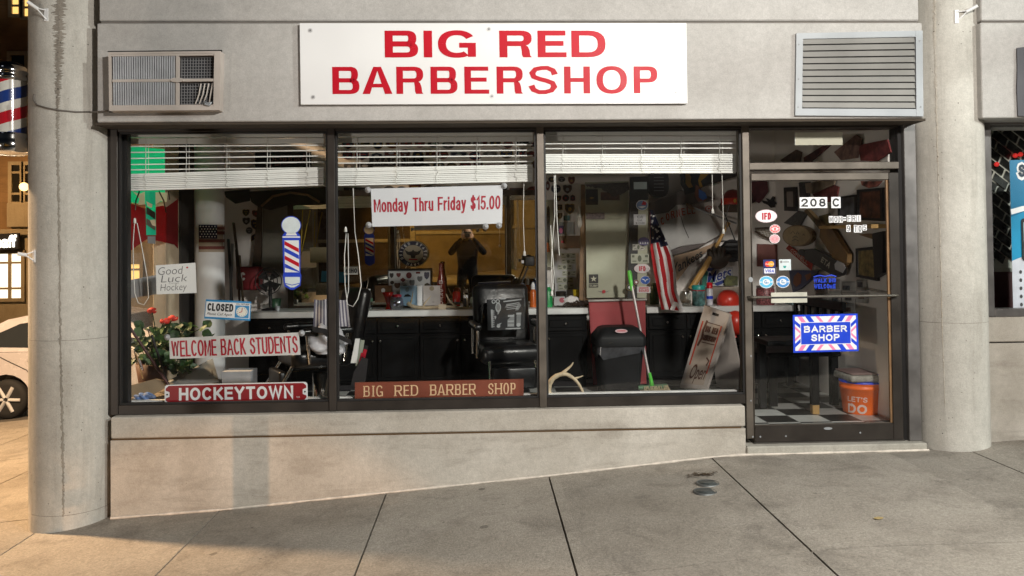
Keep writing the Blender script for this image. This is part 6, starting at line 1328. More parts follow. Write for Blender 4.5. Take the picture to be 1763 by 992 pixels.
for k in range(150):
    t = random.random(); p = a.lerp(b, 0.18+0.84*t)+Vector((0, random.uniform(-0.03, 0.02), 0.012)); q = p+Vector((random.uniform(-0.03, 0.03), random.uniform(-0.03, 0.0), -0.055)); g.tube([p, q], 0.004, mat('bristle', (0.50, 0.42, 0.27), 0.8), 4, caps=False)
g.ob('bristles', r)
# A-frame
r = thing('folding_sign', 'white folding pavement sign reading BIG RED BARBERSHOP Open, standing inside', 'sign', (P(1200, 668, 1.45).x, 1.45, 0))
tl, tr = P(1213, 526, 1.62), P(1257, 541, 1.42); bl_, br_ = P(1170, 667, 1.60), P(1216, 671, 1.34)
Q = Quad(bl_, br_, tr, tl); AW = mat('sign_frame_white', (0.46, 0.41, 0.38), 0.5, var=0.1)
g = G(); g.rect(Q, 0, 1, 0, 1, AW, -0.03, 0); g.ob('front_board', r)
g = G(); g.rect(Q, 0.10, 0.86, 0.05, 0.82, mat('poster_cream', (0.44, 0.36, 0.30), 0.7, var=0.08), 0.001, 0.002); g.ob('poster', r)
g = G(); SR = mat('sign_red', (0.50, 0.06, 0.03), 0.5)
g.rect(Q, 0.10, 0.15, 0.28, 0.82, SR, 0.003, 0.004); g.rect(Q, 0.82, 0.86, 0.20, 0.82, SR, 0.003, 0.004); g.ob('red_border', r)
g = G(); BR2 = mat('brown_letter', (0.11, 0.05, 0.035), 0.6); g.rect(Q, 0.30, 0.80, 0.815, 0.825, BR2, 0.0032); g.stext(Q, 'BIG RED', BR2, 0.30, 0.78, 0.70, 0.78, 0.0032, th=0.2); g.stext(Q, 'BARBERSHOP', BR2, 0.26, 0.80, 0.60, 0.67, 0.0032, th=0.16); g.rect(Q, 0.30, 0.80, 0.568, 0.578, BR2, 0.0032); g.ob('lettering', r)
g = G(); g.text(Q, 'Open', BR2, 0.24, 0.82, 0.06, 0.30, 0.0032, shear=0.3, bold=0.01); g.ob('open_lettering', r)
g = G(); g.strip(Q, [(0.28, 0.84), (0.24, 0.72), (0.27, 0.62), (0.20, 0.52)], 0.03, BR2, 0.0036, 2.6); g.strip(Q, [(0.66, 0.40), (0.78, 0.36), (0.74, 0.30)], 0.02, BR2, 0.0036, 2.6); g.ob('scroll_mark', r)
g = G(); g.rect(Q, 0.38, 0.62, 0.925, 0.955, INK, 0.001, 0.002); g.ob('hand_slot', r)
Q2 = Quad(P(1236, 668, 1.80), P(1282, 668, 1.55), tr+Vector((0.01, 0.04, 0)), tl+Vector((0.01, 0.04, 0)))
g = G(); g.rect(Q2, 0, 1, 0, 1, AW, -0.012, 0.012); g.ob('rear_board', r)

# flag hanging from the corner of the bay
r = thing('hanging_flag', 'American flag hanging in folds between the black post and the counter', 'flag', P(1140, 535, 1.78))
Lf = [(1119, 362), (1119, 390), (1120, 430), (1126, 470), (1133, 505), (1139, 533)]
Rt = [(1124, 362), (1134, 385), (1146, 412), (1158, 438), (1164, 470), (1165, 500), (1178, 535)]
def along(p, t):
    f = t*(len(p)-1); i = min(int(f), len(p)-2); return (lerp(p[i][0], p[i+1][0], f-i), lerp(p[i][1], p[i+1][1], f-i))
NU, NV = 36, 40; gs = {'canton': G(), 'red_stripes': G(), 'white_stripes': G()}
def fpt(u, v):
    a, b = along(Lf, v), along(Rt, v); return P(lerp(a[0], b[0], u), lerp(a[1], b[1], u), 1.76+0.028*math.sin(u*11+v*2.2)*min(1, v*2.5))
for i in range(NU):
    for j in range(NV):
        u, v = i/NU, j/NV
        k = 'canton' if v < 0.40 and u > 0.0 and (v < 0.33 or u > 0.55) else ('red_stripes' if int((u+0.05*v)*5.6) % 2 == 0 else 'white_stripes')
        m = {'canton': NAVYF, 'red_stripes': REDF, 'white_stripes': WHITEF}[k]
        gs[k].add([fpt(u, v), fpt(u+1/NU, v), fpt(u+1/NU, v+1/NV), fpt(u, v+1/NV)], [(0, 1, 2, 3)], m, True)
for k in gs: gs[k].ob(k, r)
random.seed(11); g = G()
for k in range(16):
    u, v = random.uniform(0.1, 0.95), random.uniform(0.06, 0.36); p = fpt(u, v)
    q = Quad(p+Vector((-0.016, -0.012, -0.016)), p+Vector((0.016, -0.012, -0.016)), p+Vector((0.016, -0.012, 0.016)), p+Vector((-0.016, -0.012, 0.016))); g.poly(q, [(0.5+(u_-0.5)*1.2, 0.5+(v_-0.5)*1.2) for u_, v_ in star], WHITEF, 0, 0.001)
g.ob('stars', r)
g = G(); fp(g, [(1153, 533), (1160, 519), (1166, 521), (1172, 530), (1180, 536), (1168, 538)], 1.70, WHITEF, 0.02); fp(g, [(1161, 534), (1164, 527), (1169, 535)], 1.675, REDF, 0.003); g.ob('loose_end', r)
# jersey and other things on the wall right of the post
YJ = 2.44
JG = mat('jersey_grey', (0.46, 0.45, 0.44), 0.85, var=0.12, scale=4, bump=0.4, bscale=7); JD = mat('jersey_dark_shade', (0.13, 0.11, 0.105), 0.85, var=0.15, scale=5)  # shade over the jersey's upper part is put into the darker colour
r = thing('grey_jersey', 'large grey jersey lettered CORNELL pinned across the white wall', 'jersey', P(1180, 430, YJ))
g = G(); fp(g, [(1118, 372), (1150, 366), (1165, 352), (1215, 361), (1238, 400), (1240, 404), (1215, 418), (1170, 424), (1150, 432), (1130, 415)], YJ, JG, 0.02); g.ob('body', r)
g = G(); fp(g, [(1117, 349), (1150, 338), (1172, 328), (1192, 328), (1232, 343), (1214, 349), (1190, 352), (1164, 353), (1150, 366), (1118, 371)], YJ-0.01, JD, 0.02); g.ob('shaded_top', r)
g = G(); fp(g, [(1130, 415), (1150, 433), (1170, 425), (1215, 418), (1205, 425), (1172, 436), (1152, 441), (1136, 430)], YJ-0.004, JD, 0.02); g.ob('dark_edge', r)  # same dark tone along the lower edge
g = G(); OR = mat('jersey_letter', (0.36, 0.05, 0.03), 0.7); LT = 'CORNELL'; bxs = [(1138, 388), (1147, 381), (1156, 377), (1165, 374), (1174, 371.5), (1183, 369.5), (1191, 368.5)]
for ch, (x, y) in zip(LT, bxs):
    s_ = 0.34 if x < 1165 else 0.15
    q = qp((x, y-0), (x+7, y-7*s_), (x+5.2, y-12.5-7*s_), (x-1.8, y-12.5), YJ-0.025); g.stext(q, ch, OR, 0.05, 0.9, 0, 1, 0.002, th=0.14)
g.ob('lettering', r)
g = G(); g.tube([P(1172, 372, YJ-0.024), P(1178, 392, YJ-0.026), (P(1186, 410, YJ-0.024))], 0.004, JD, 5); g.ob('placket', r)
g = G(); c = xz(1220, 359, YJ-0.05); Q = qr(1214, 354, 1226, 364.5, YJ-0.04); g.disc(Q, 0.5, 0.5, 0.5, 0.5, OR, 0, 0.003); g.disc(Q, 0.5, 0.5, 0.36, 0.36, JG, 0.004, 0.005); g.disc(Q, 0.5, 0.5, 0.2, 0.2, OR, 0.006, 0.007, 5); solo(g, 'round_badge', 'small round red badge pinned right of the jersey lettering', 'badge')
g = G(); Q = qr(1116, 292, 1151, 340, YJ); g.poly(Q, [(0.5+0.5*math.copysign(abs(math.cos(a))**0.6, math.cos(a)), 0.5+0.5*math.copysign(abs(math.sin(a))**0.6, math.sin(a))) for a in [k*math.pi/14 for k in range(28)]], mat('dark_shell', (0.035, 0.028, 0.03), 0.35, var=0.2), -0.03, 0.02); o = solo(g, 'dark_plaque', 'dark rounded plaque with ribs at the top left of the jersey', 'plaque')
for k in range(5): g = G(); g.rect(Q, 0.25, 0.75, 0.22+k*0.12, 0.25+k*0.12, GREY, 0.021, 0.023); g.ob('rib', o)
r = thing('gold_pennant', 'black pennant with gold figure hanging below the bright blind', 'pennant', P(1190, 335, YJ-0.06))
g = G(); fp(g, [(1170, 295), (1222, 295), (1222, 312), (1200, 330), (1180, 335), (1172, 318)], YJ-0.06, INK, 0.008); g.ob('cloth', r)
g = G(); GO = mat('pennant_gold', (0.34, 0.19, 0.02), 0.6); fp(g, [(1180, 300), (1186, 297), (1190, 305), (1189, 314), (1193, 322), (1186, 324), (1180, 316)], YJ-0.07, GO, 0.003); fp(g, [(1207, 297), (1222, 297), (1214, 306), (1206, 312), (1210, 322), (1204, 324), (1202, 310)], YJ-0.07, GO, 0.003); g.ob('gold_figure', r)
g = G(); fp(g, [(1197, 318), (1204, 322), (1216, 340), (1214, 346), (1202, 347), (1196, 338)], YJ-0.10, mat('ribbon_brown', (0.14, 0.05, 0.03), 0.7), 0.01); fp(g, [(1203, 326), (1214, 332), (1217, 341), (1210, 345), (1203, 340)], YJ-0.12, mat('ribbon_blue', (0.02, 0.09, 0.32), 0.6), 0.01); solo(g, 'rosette', 'blue and brown rosette hanging over the jersey', 'rosette')
g = G(); fp(g, [(1210, 322), (1268, 304), (1270, 296), (1225, 296), (1212, 310)], YJ-0.05, mat('pennant_dark', (0.03, 0.022, 0.02), 0.8), 0.006); solo(g, 'long_pennant', 'long dark pennant pointing right above the red helmet', 'pennant')
g = G(); g.tube([P(1180, 352, 2.36), P(1268, 385, 2.30)], 0.009, ALU, 8); g.tube([P(1181, 351, 2.36), P(1188, 356, 2.35), P(1196, 360, 2.35)], [0.012, 0.03, 0.006], WOOD, 8); solo(g, 'metal_stick', 'silver stick with small brown head crossing the jersey', 'stick')
g = G(); g.tube([P(1254, 383, 2.22), P(1253, 386, 2.22), P(1250, 392, 2.22), P(1236, 420, 2.16), P(1215, 458, 2.10), P(1189, 499, 2.04)], [0.026, 0.024, 0.014, 0.018, 0.030, 0.034], mat('bat_wood', (0.42, 0.24, 0.075), 0.4, var=0.15, scale=10), 12); o = solo(g, 'baseball_bat', 'wooden baseball bat leaning in the corner above the jars', 'bat')
r = thing('red_helmet', 'dark red helmet with brighter red band near the mullion', 'helmet', P(1258, 352, 2.28))
c = P(1262, 352, 2.28); g = G(); g.lathe([(0.115, 0), (0.118, 0.04), (0.10, 0.10), (0.06, 0.145), (0.001, 0.16)], 0, 0, mat('helmet_red', (0.16, 0.008, 0.008), 0.3), 22, mx=Matrix.Translation(c)); g.ob('shell', r)
g = G(); g.lathe([(0.121, -0.002), (0.124, 0.06), (0.119, 0.062)], 0, 0, mat('helmet_band', (0.50, 0.03, 0.01), 0.4), 22, mx=Matrix.Translation(c)); g.ob('band', r)  # band in a brighter red than the shell
g = G(); g.disc(Quad(c+Vector((-0.035, -0.126, 0.01)), c+Vector((-0.005, -0.126, 0.01)), c+Vector((-0.005, -0.126, 0.05)), c+Vector((-0.035, -0.126, 0.05))), 0.5, 0.5, 0.5, 0.5, mat('badge_gold', (0.55, 0.30, 0.06), 0.4), 0, 0.006, 10); g.ob('badge', r)
g = G(); fp(g, [(1236, 356), (1243, 346), (1270, 352), (1270, 366), (1248, 366), (1240, 363)], 2.34, mat('brim_brown', (0.10, 0.075, 0.055), 0.7), 0.03); g.ob('lining', r)
r = thing('catcher_mask', 'black wire catcher mask hanging above the baseball glove', 'mask', P(1258, 440, 2.2)); c = P(1260, 432, 2.2)
for k in range(5):
    g = G(); t = k/4; g.tube([(c.x+0.11*math.cos(a), 2.2-0.07*math.sin(a), c.z-0.10+0.2*t) for a in [math.pi*i/8 for i in range(9)]], 0.008, INK, 6); g.ob('bar', r)
g = G(); g.lathe([(0.10, -0.03), (0.12, 0.0), (0.10, 0.03)], 0, 0, INK, 18, mx=Matrix.Translation(c) @ Matrix.Rotation(math.pi/2, 4, 'X')); g.ob('padding', r)
g = G(); g.tube([P(1247, 366, 2.2), P(1256, 390, 2.2), P(1268, 420, 2.2)], 0.006, INK, 6); g.tube([P(1256, 352, 2.2), P(1249, 376, 2.2), P(1252, 395, 2.2)], 0.004, GREY, 6); g.ob('strap', r)
r = thing('baseball_glove', 'dark leather baseball glove hanging in front of the Mets banner', 'glove', P(1235, 462, 2.14)); GL_ = mat('glove_leather', (0.040, 0.028, 0.020), 0.55, var=0.3, scale=20)
c = P(1236, 446, 2.14); g = G(); g.ball((c.x, c.y, c.z-0.01), (0.115, 0.05, 0.095), GL_); g.ob('palm', r)
for k, (dx, dz) in enumerate([(-0.10, 0.10), (-0.045, 0.125), (0.01, 0.13), (0.06, 0.115), (0.125, 0.03)]):
    g = G(); g.tube([(c.x+dx*0.5, c.y-0.01, c.z), (c.x+dx*0.9, c.y-0.02, c.z+dz*0.7), (c.x+dx, c.y-0.01, c.z+dz)], [0.034, 0.03, 0.018], GL_, 9); g.ob('thumb' if k == 4 else 'finger', r)
r = thing('felt_pennant', 'tan felt pennant lettered Yankees rising to the right beside the flag', 'pennant', P(1190, 465, YJ-0.03))
g = G(); fp(g, [(1158, 486), (1160, 441), (1200, 430), (1236, 416), (1234, 421), (1190, 452), (1163, 488)], YJ-0.03, mat('pennant_tan', (0.36, 0.25, 0.17), 0.8, var=0.1), 0.004); g.ob('cloth', r)
g = G(); q = qp((1160, 474), (1211, 441), (1207, 428.5), (1157, 456), YJ-0.04); g.text(q, 'Yankees', INK, 0, 1, 0, 1, 0.001, shear=0.2, bold=0.02); g.ob('lettering', r)
r = thing('team_banner', 'white, teal and navy banner lettered Mets in blue script', 'banner', P(1236, 492, 2.40)); Q = qp((1208, 493), (1262, 492), (1262, 460), (1212, 462), 2.40)
g = G(); g.rect(Q, 0, 1, 0, 1, mat('banner_white', (0.50, 0.50, 0.52), 0.7), -0.006, 0); g.ob('cloth', r)
g = G(); g.poly(Q, [(0.0, 0.95), (0.25, 0.7), (0.5, 0.3), (0.3, 0.02), (0.0, 0.02)], mat('banner_teal', (0.04, 0.20, 0.15), 0.7), 0.001, 0.002); g.poly(Q, [(0.05, 1.0), (0.4, 1.0), (0.2, 0.72)], NAVY, 0.0025, 0.003); g.poly(Q, [(0.38, 0.14), (0.95, 0.50), (1.0, 0.40), (0.5, 0.0)], mat('script_blue', (0.02, 0.045, 0.26), 0.6), 0.0035, 0.004); g.ob('swash', r)
g = G(); q = qp((1217, 490), (1260, 476), (1258, 458), (1216, 470), 2.39); g.text(q, 'Mets', WHITEV, -0.02, 1.02, -0.06, 1.04, 0.001, shear=0.25, bold=0.06); g.text(q, 'Mets', MATS['script_blue'], 0, 1, 0, 0.98, 0.004, shear=0.25, bold=0.015); g.ob('lettering', r)
g = G(); fp(g, [(1248, 492), (1270, 492), (1270, 476), (1252, 474), (1246, 482)], 2.36, mat('olive_print', (0.09, 0.095, 0.03), 0.6, var=0.7, scale=30), 0.01); solo(g, 'dark_print', 'black and olive print right of the Mets banner', 'print')
card('tan_carton', 'tan carton behind the red balloon on the counter', 'box', (1218, 494, 1275, 533), 2.30, mat('carton_tan', (0.36, 0.30, 0.25), 0.8), 0.10)
c = P(1254, 518, 2.02); g = G(); g.ball((c.x, c.y, c.z), (0.115, 0.115, 0.115), mat('balloon_red', (0.55, 0.035, 0.02), 0.3, var=0.08), 24, 14); o = solo(g, 'red_ball', 'shiny red ball resting on the counter behind the folding sign', 'ball')
c = P(1266, 556, 1.72); g = G(); g.ball((c.x, c.y, c.z), (0.10, 0.10, 0.12), mat('balloon_red', (0, 0, 0)), 20, 12); g.tube([(c.x, c.y, c.z-0.12), (c.x, c.y, c.z-0.14)], [0.008, 0.014], MATS['balloon_red'], 8); solo(g, 'red_balloon', 'lower red balloon half hidden by the folding sign', 'balloon')
lathe_thing('sweet_jar', 'jar of teal and white goods with teal lid on the right counter', 'jar', 1203, 2.0, ZT, ('body', [(0.062, 0), (0.065, 0.01), (0.065, 0.155)]), mat('jar_teal_mix', (0.10, 0.22, 0.22), 0.3, var=0.8, scale=26), parts=[('lid', [(0.066, 0.16), (0.067, 0.198), (0.06, 0.205), (0.001, 0.206)], TEAL), ('label_band', [(0.0662, 0.148), (0.0662, 0.158)], REDL)])
lathe_thing('clear_jar', 'empty clear jar left of the teal lidded jar', 'jar', 1180, 1.98, ZT, ('body', [(0.05, 0), (0.055, 0.01), (0.055, 0.12), (0.045, 0.15)]), CLEARP)
lathe_thing('aerosol_can', 'white aerosol can with red cap right of the teal lidded jar', 'can', 1222, 2.08, ZT, ('body', [(0.032, 0), (0.033, 0.01), (0.033, 0.15), (0.026, 0.165)]), mat('can_white', (0.55, 0.55, 0.60), 0.3, var=0.3, scale=20), parts=[('cap', [(0.03, 0.168), (0.03, 0.225), (0.001, 0.228)], mat('cap_red', (0.55, 0.012, 0.02), 0.3)), ('band', [(0.0335, 0.06), (0.0335, 0.09)], BLUEV)])
lathe_thing('green_flask', 'dark green flask behind the hanging flag', 'bottle', 1127, 2.3, ZT, ('body', [(0.05, 0), (0.05, 0.15), (0.02, 0.22)]), mat('flask_green', (0.02, 0.07, 0.03), 0.3))
g = G(); fp(g, [(1176, 535), (1186, 529), (1212, 527), (1222, 535)], 1.93, DARK, 0.04); solo(g, 'folded_cloth', 'black folded cloth on the counter under the jars', 'cloth')

# ------------------------------------------------------------------ seen through the door: the right wall and what stands there
XR = XWR-0.006; NR = 'framed pictures on the right wall'
def wallpiece(name, label, cat, pts, m, th=0.012, X=None, group=None):
    g = G(); fx(g, pts, XR if X is None else X, m, th); return solo(g, name, label, cat, group)
def wallframe(label, pts, fm, pm, inset=0.12):
    Q = qx(*pts, XR-0.02); r = thing('picture_frame', label, 'picture', Q(0.5, 0, 0), NR); i = inset
    g = G()
    for a, b, c, d in ((0, i, 0, 1), (1-i, 1, 0, 1), (i+0.0005, 1-i-0.0005, 0, i*0.9), (i+0.0005, 1-i-0.0005, 1-i*0.9, 1)): g.rect(Q, a, b, c, d, fm, -0.018, 0.006)
    g.ob('frame', r); g = G(); g.rect(Q, i+0.001, 1-i-0.001, i*0.9+0.001, 1-i*0.9-0.001, pm, -0.012, 0); g.ob('picture', r); return r
wallframe('narrow black framed picture with pale centre, left of the 208 plate', ((1351, 363), (1371, 364), (1370, 322), (1350, 323)), INK, mat('pic_pale', (0.30, 0.26, 0.24), 0.6), 0.2)
wallframe('grey landscape photo in black frame right of the 208 plate', ((1443, 374), (1475, 377), (1475, 335), (1444, 339)), INK, mat('pic_grey', (0.13, 0.14, 0.16), 0.4, var=0.6, scale=12), 0.09)
wallframe('black framed red poster at the upper right of the door glass', ((1476, 379), (1521, 381), (1520, 323), (1476, 327)), INK, mat('pic_red', (0.13, 0.05, 0.03), 0.5, var=0.8, scale=16), 0.09)
wallframe('black framed gold certificate low at the right of the door glass', ((1475, 477), (1511, 484), (1511, 424), (1474, 428)), INK, mat('pic_gold', (0.20, 0.15, 0.06), 0.5, var=0.7, scale=22), 0.1)
g = G(); Q = qp((1304, 459), (1339, 460), (1339, 421), (1304, 420), YB-0.03); g.rect(Q, 0, 1, 0, 1, mat('oxblood', (0.12, 0.035, 0.028), 0.4, var=0.2), -0.02, 0); solo(g, 'leather_square', 'dark red leather square on the back wall above the card stickers', 'plaque')
g = G(); Q = qp((1338, 330), (1338, 330), (1338, 330), (1338, 330), YB-0.03)
fp(g, [(1311, 345), (1322, 347), (1318, 341), (1326, 344), (1330, 338), (1335, 339), (1333, 346), (1342, 352), (1334, 352), (1334, 357), (1327, 358), (1322, 353), (1314, 350)], YB-0.03, INK, 0.004); solo(g, 'bird_emblem', 'small black bird emblem on the white wall above the IFD oval', 'emblem')
g = G(); fp(g, [(1294, 312), (1320, 312), (1322, 330), (1312, 344), (1306, 350), (1300, 346), (1295, 350)], YB-0.02, mat('maroon_cloth', (0.10, 0.025, 0.035), 0.8, var=0.3), 0.02); solo(g, 'maroon_cloth', 'maroon cloth hanging at the top left behind the door glass', 'cloth')
r = thing('lacrosse_head', 'dark netted stick head behind the round stickers', 'sport stick', P(1320, 420, YB-0.05))
g = G(); g.tube([P(x, y, YB-0.05) for x, y in ((1300, 394), (1330, 392), (1345, 404), (1338, 418), (1312, 405), (1300, 398))], 0.012, WOODD, 7); g.ob('hoop', r)
g = G()
for k in range(6): g.tube([P(1304+k*6, 394, YB-0.05), P(1310+k*5.5, 404+k*2, YB-0.05)], 0.003, mat('net_string', (0.25, 0.2, 0.15), 0.8), 4); g.tube([P(1300+k, 395+k*2.2, YB-0.05), P(1340, 396+k*4, YB-0.05)], 0.003, MATS['net_string'], 4)
g.ob('net', r)
wallpiece('dark_pennant', 'dark furry pennant left of the 208 plate', 'pennant', [(1377, 314), (1396, 313), (1395, 338), (1388, 346), (1379, 340)], mat('pennant_grey', (0.05, 0.045, 0.05), 0.9, var=0.5, scale=40))
wallpiece('red_pennant', 'red and cream pennant behind the 208 plate', 'pennant', [(1398, 330), (1436, 318), (1446, 322), (1442, 344), (1412, 352)], mat('pennant_red', (0.14, 0.03, 0.03), 0.8, var=0.5, scale=20))
wallpiece('cream_pennant', 'cream pennant tip above the 208 plate', 'pennant', [(1388, 316), (1440, 308), (1438, 318), (1400, 334), (1390, 332)], mat('pennant_cream', (0.26, 0.20, 0.15), 0.8, var=0.3, scale=14), X=XR-0.02)
wallpiece('black_photo', 'tilted black and silver photo above the drum', 'photo', [(1351, 384), (1376, 363), (1393, 366), (1377, 392)], mat('photo_black', (0.05, 0.05, 0.05), 0.4, var=1.0, scale=40), X=XR-0.015)
r = thing('drum', 'round tan drum skin hanging on the right wall beside the cricket bats', 'drum', PX(1372, 407, XR-0.05))
Q = qx((1347, 424.5), (1398, 424.5), (1398, 388), (1347, 388), XR-0.05); g = G(); g.disc(Q, 0.5, 0.5, 0.5, 0.5, mat('drum_rim', (0.20, 0.13, 0.065), 0.5), -0.045, 0, 28); g.ob('shell', r)
g = G(); g.disc(Q, 0.5, 0.5, 0.45, 0.45, mat('drum_skin', (0.33, 0.24, 0.13), 0.6, var=0.2, scale=14), 0.001, 0.004, 28); g.ob('skin', r)
g = G(); 
for (u0, v0, u1, v1) in ((0.32, 0.6, 0.46, 0.74), (0.5, 0.58, 0.6, 0.7), (0.38, 0.42, 0.56, 0.5), (0.35, 0.25, 0.6, 0.34), (0.72, 0.52, 0.78, 0.6)): g.strip(Q, [(u0, v0), ((u0+u1)/2, v1), (u1, v0)], 0.03, WOODD, 0.005)
g.ob('painting', r)
r = thing('cricket_bat', 'long brown cricket bat slanting down across the right wall', 'cricket bat', PX(1440, 430, XR-0.05))
CB = mat('old_bat', (0.20, 0.115, 0.045), 0.5, var=0.25, scale=9)
g = G(); fx(g, [(1419, 396), (1431, 392), (1441, 396), (1467, 438), (1466, 452), (1458, 461), (1449, 456), (1418, 408)], XR-0.03, CB, 0.04); g.ob('blade', r)
g = G(); fx(g, [(1391, 363), (1396, 360), (1402, 366), (1427, 393), (1420, 397)], XR-0.03, mat('bat_grip', (0.13, 0.085, 0.04), 0.6), 0.04); g.ob('handle', r)
r = thing('cricket_bat', 'black cricket bat lettered ETA with white hexagon, below the brown bat', 'cricket bat', PX(1430, 460, XR-0.05))
g = G(); fx(g, [(1393, 430), (1404, 428), (1452, 452), (1459, 462), (1456, 473), (1446, 477), (1392, 446)], XR-0.06, mat('bat_black', (0.016, 0.014, 0.014), 0.4), 0.04); g.ob('blade', r)
g = G(); fx(g, [(1379, 433), (1384, 429), (1394, 435), (1392, 442), (1382, 438)], XR-0.06, INK, 0.04); g.ob('handle', r)
g = G(); fx(g, [(1437, 455), (1442, 449), (1453, 454), (1456, 461), (1451, 470), (1438, 464)], XR-0.1015, mat('hex_white', (0.42, 0.41, 0.42), 0.5), 0.002); g.ob('hexagon', r)
g = G(); q = qx((1413, 450.5), (1427, 462.5), (1431.5, 453), (1416, 442), XR-0.104); g.stext(q, 'ETA', mat('eta_letter', (0.46, 0.42, 0.35), 0.5), 0, 1, 0, 1, 0.001, th=0.2, gap=0.2); g.ob('lettering', r)
r = thing('college_pennant', 'narrow red pennant lettered CORNELL left of the black bat', 'pennant', PX(1378, 445, XR-0.02))
Q = qx((1353, 428), (1397, 466), (1399, 452), (1358, 422), XR-0.03); g = G(); g.rect(Q, 0, 1, 0, 1, mat('pennant_bright', (0.34, 0.03, 0.02), 0.8), -0.004, 0); g.ob('cloth', r)
g = G(); g.stext(Q, 'CORNELL', MATS['eta_letter'], 0.16, 0.84, 0.18, 0.82, 0.001, th=0.18); g.ob('lettering', r)
r = thing('navy_pennant', 'navy pennant with orange figures above the newspapers', 'pennant', PX(1390, 485, XR-0.02))
g = G(); fx(g, [(1359, 465), (1411, 466), (1400, 480), (1380, 498), (1366, 504), (1362, 486)], XR-0.02, NAVY, 0.005); g.ob('cloth', r)
g = G(); OF = mat('figure_orange', (0.24, 0.085, 0.04), 0.7); fx(g, [(1367, 476), (1374, 469), (1380, 474), (1379, 488), (1371, 494), (1366, 488)], XR-0.026, OF, 0.002); fx(g, [(1386, 474), (1396, 470), (1397, 478), (1389, 484)], XR-0.026, OF, 0.002); g.ob('figures', r)
wallpiece('wall_shelf', 'pale wooden shelf board below the red poster', 'shelf', [(1432, 389), (1526, 386), (1526, 393), (1432, 394)], WOODL, 0.12)
wallpiece('wooden_board', 'tan wooden board under the shelf at the right', 'board', [(1500, 402), (1528, 402), (1528, 418), (1484, 404)], WOOD, 0.03)
wallpiece('gold_cup_print', 'dull gold print behind the MON FRI letters', 'print', [(1412, 372), (1428, 368), (1440, 382), (1432, 394), (1414, 390)], mat('dull_gold2', (0.17, 0.13, 0.06), 0.5, var=0.4))
wallpiece('black_strap', 'broad black strap hanging beside the gold certificate', 'strap', [(1512, 402), (1531, 398), (1530, 470), (1516, 478)], INK, 0.05)
wallpiece('red_cap_print', 'red and white round print above the red poster', 'print', [(1484, 312), (1520, 312), (1512, 321), (1498, 324), (1486, 319)], mat('print_redwhite', (0.34, 0.12, 0.10), 0.6, var=0.9, scale=14))
# transom: pennants on the wall high up
for i, (pts, nm, cl_) in enumerate([([(1345, 276), (1372, 258), (1382, 262), (1378, 279), (1348, 279)], 'dark brown pennant low in the transom', (0.09, 0.05, 0.035)), ([(1385, 272), (1425, 247), (1432, 250), (1398, 279), (1386, 279)], 'maroon lettered pennant in the middle of the transom', (0.10, 0.035, 0.035)), ([(1438, 262), (1476, 232), (1486, 240), (1478, 272), (1450, 276)], 'pinkish pennant right of centre in the transom', (0.22, 0.13, 0.11)), ([(1480, 250), (1530, 240), (1536, 262), (1512, 278), (1484, 277)], 'red pennant at the right end of the transom', (0.16, 0.03, 0.03))]):
    wallpiece('wall_pennant', nm, 'pennant', pts, mat('transom_%d' % i, cl_, 0.8, var=0.5, scale=18), group='pennants high on the right wall')
# newspaper clippings
random.seed(31); n = 0
NEWS = mat('newsprint', (0.36, 0.35, 0.34), 0.85, var=0.12, scale=30)
cl = [(1402, 484, 20, 18), (1424, 481, 22, 16), (1449, 485, 24, 16), (1474, 482, 18, 18), (1404, 504, 20, 18), (1427, 501, 20, 19), (1450, 503, 22, 18), (1474, 504, 20, 17), (1410, 524, 18, 16), (1431, 523, 20, 15), (1453, 524, 19, 15)]
for i, (x, y, w, h) in enumerate(cl):
    Q = qx((x, y+h), (x+w, y+h+1.5), (x+w, y-0.5), (x, y), XR-0.012-0.002*(i % 3)); row = 'upper middle lower'.split()[0 if i < 4 else 1 if i < 8 else 2]
    r = thing('newspaper_clipping', '%s newspaper clipping from the left in the %s row on the right wall' % (['first', 'second', 'third', 'fourth'][i % 4], row), 'clipping', Q(0.5, 0.5, 0), 'newspaper clippings on the right wall')
    g = G(); g.rect(Q, 0, 1, 0, 1, NEWS, -0.001, 0); g.ob('paper', r)
    g = G(); a, b = random.uniform(0.06, 0.4), random.uniform(0.1, 0.4); g.rect(Q, a, a+0.5, b, b+0.45, mat('news_photo_%d' % (i % 3), [(0.05, 0.05, 0.06), (0.12, 0.08, 0.07), (0.07, 0.08, 0.10)][i % 3], 0.7, var=0.9, scale=30), 0.001, 0.0015); g.ob('news_photo', r)
    g = G(); g.rect(Q, 0.08, 0.92, 0.88, 0.93, GREY, 0.001); [g.rect(Q, 0.08, 0.92, 0.03+k*0.02, 0.035+k*0.02, GREY, 0.001) for k in range(3)]; g.ob('print', r)
# lamp shade, hanging coat, bench, post, cushion bucket
c = P(1494, 548, 1.0); r = thing('tan_basket', 'tall tan basket with brown rings on the bench behind the door', 'basket', (c.x, 1.0, c.z-0.03))
g = G(); zt2 = P(1494, 513, 1.0).z; g.lathe([(0.09, c.z-0.03), (0.115, zt2)], c.x, 1.0, mat('basket_tan', (0.34, 0.23, 0.14), 0.7, var=0.15), 22); g.ob('body', r)
for k in range(3): g = G(); z = zt2-0.012-k*0.035; g.lathe([(0.116-k*0.004, z), (0.118-k*0.004, z+0.006), (0.116-k*0.004, z+0.012)], c.x, 1.0, WOOD, 22); g.ob('ring', r)
g = G(); c = P(1519, 488, 1.15); bm = bmesh.new(); bmesh.ops.create_icosphere(bm, subdivisions=3, radius=1); random.seed(7)
for v in bm.verts: k = 1+0.15*math.sin(v.co.z*7+v.co.x*5); v.co = Vector((c.x+v.co.x*0.10*k*(1.1-0.5*v.co.z), 1.15+v.co.y*0.08*k, c.z+v.co.z*0.15))
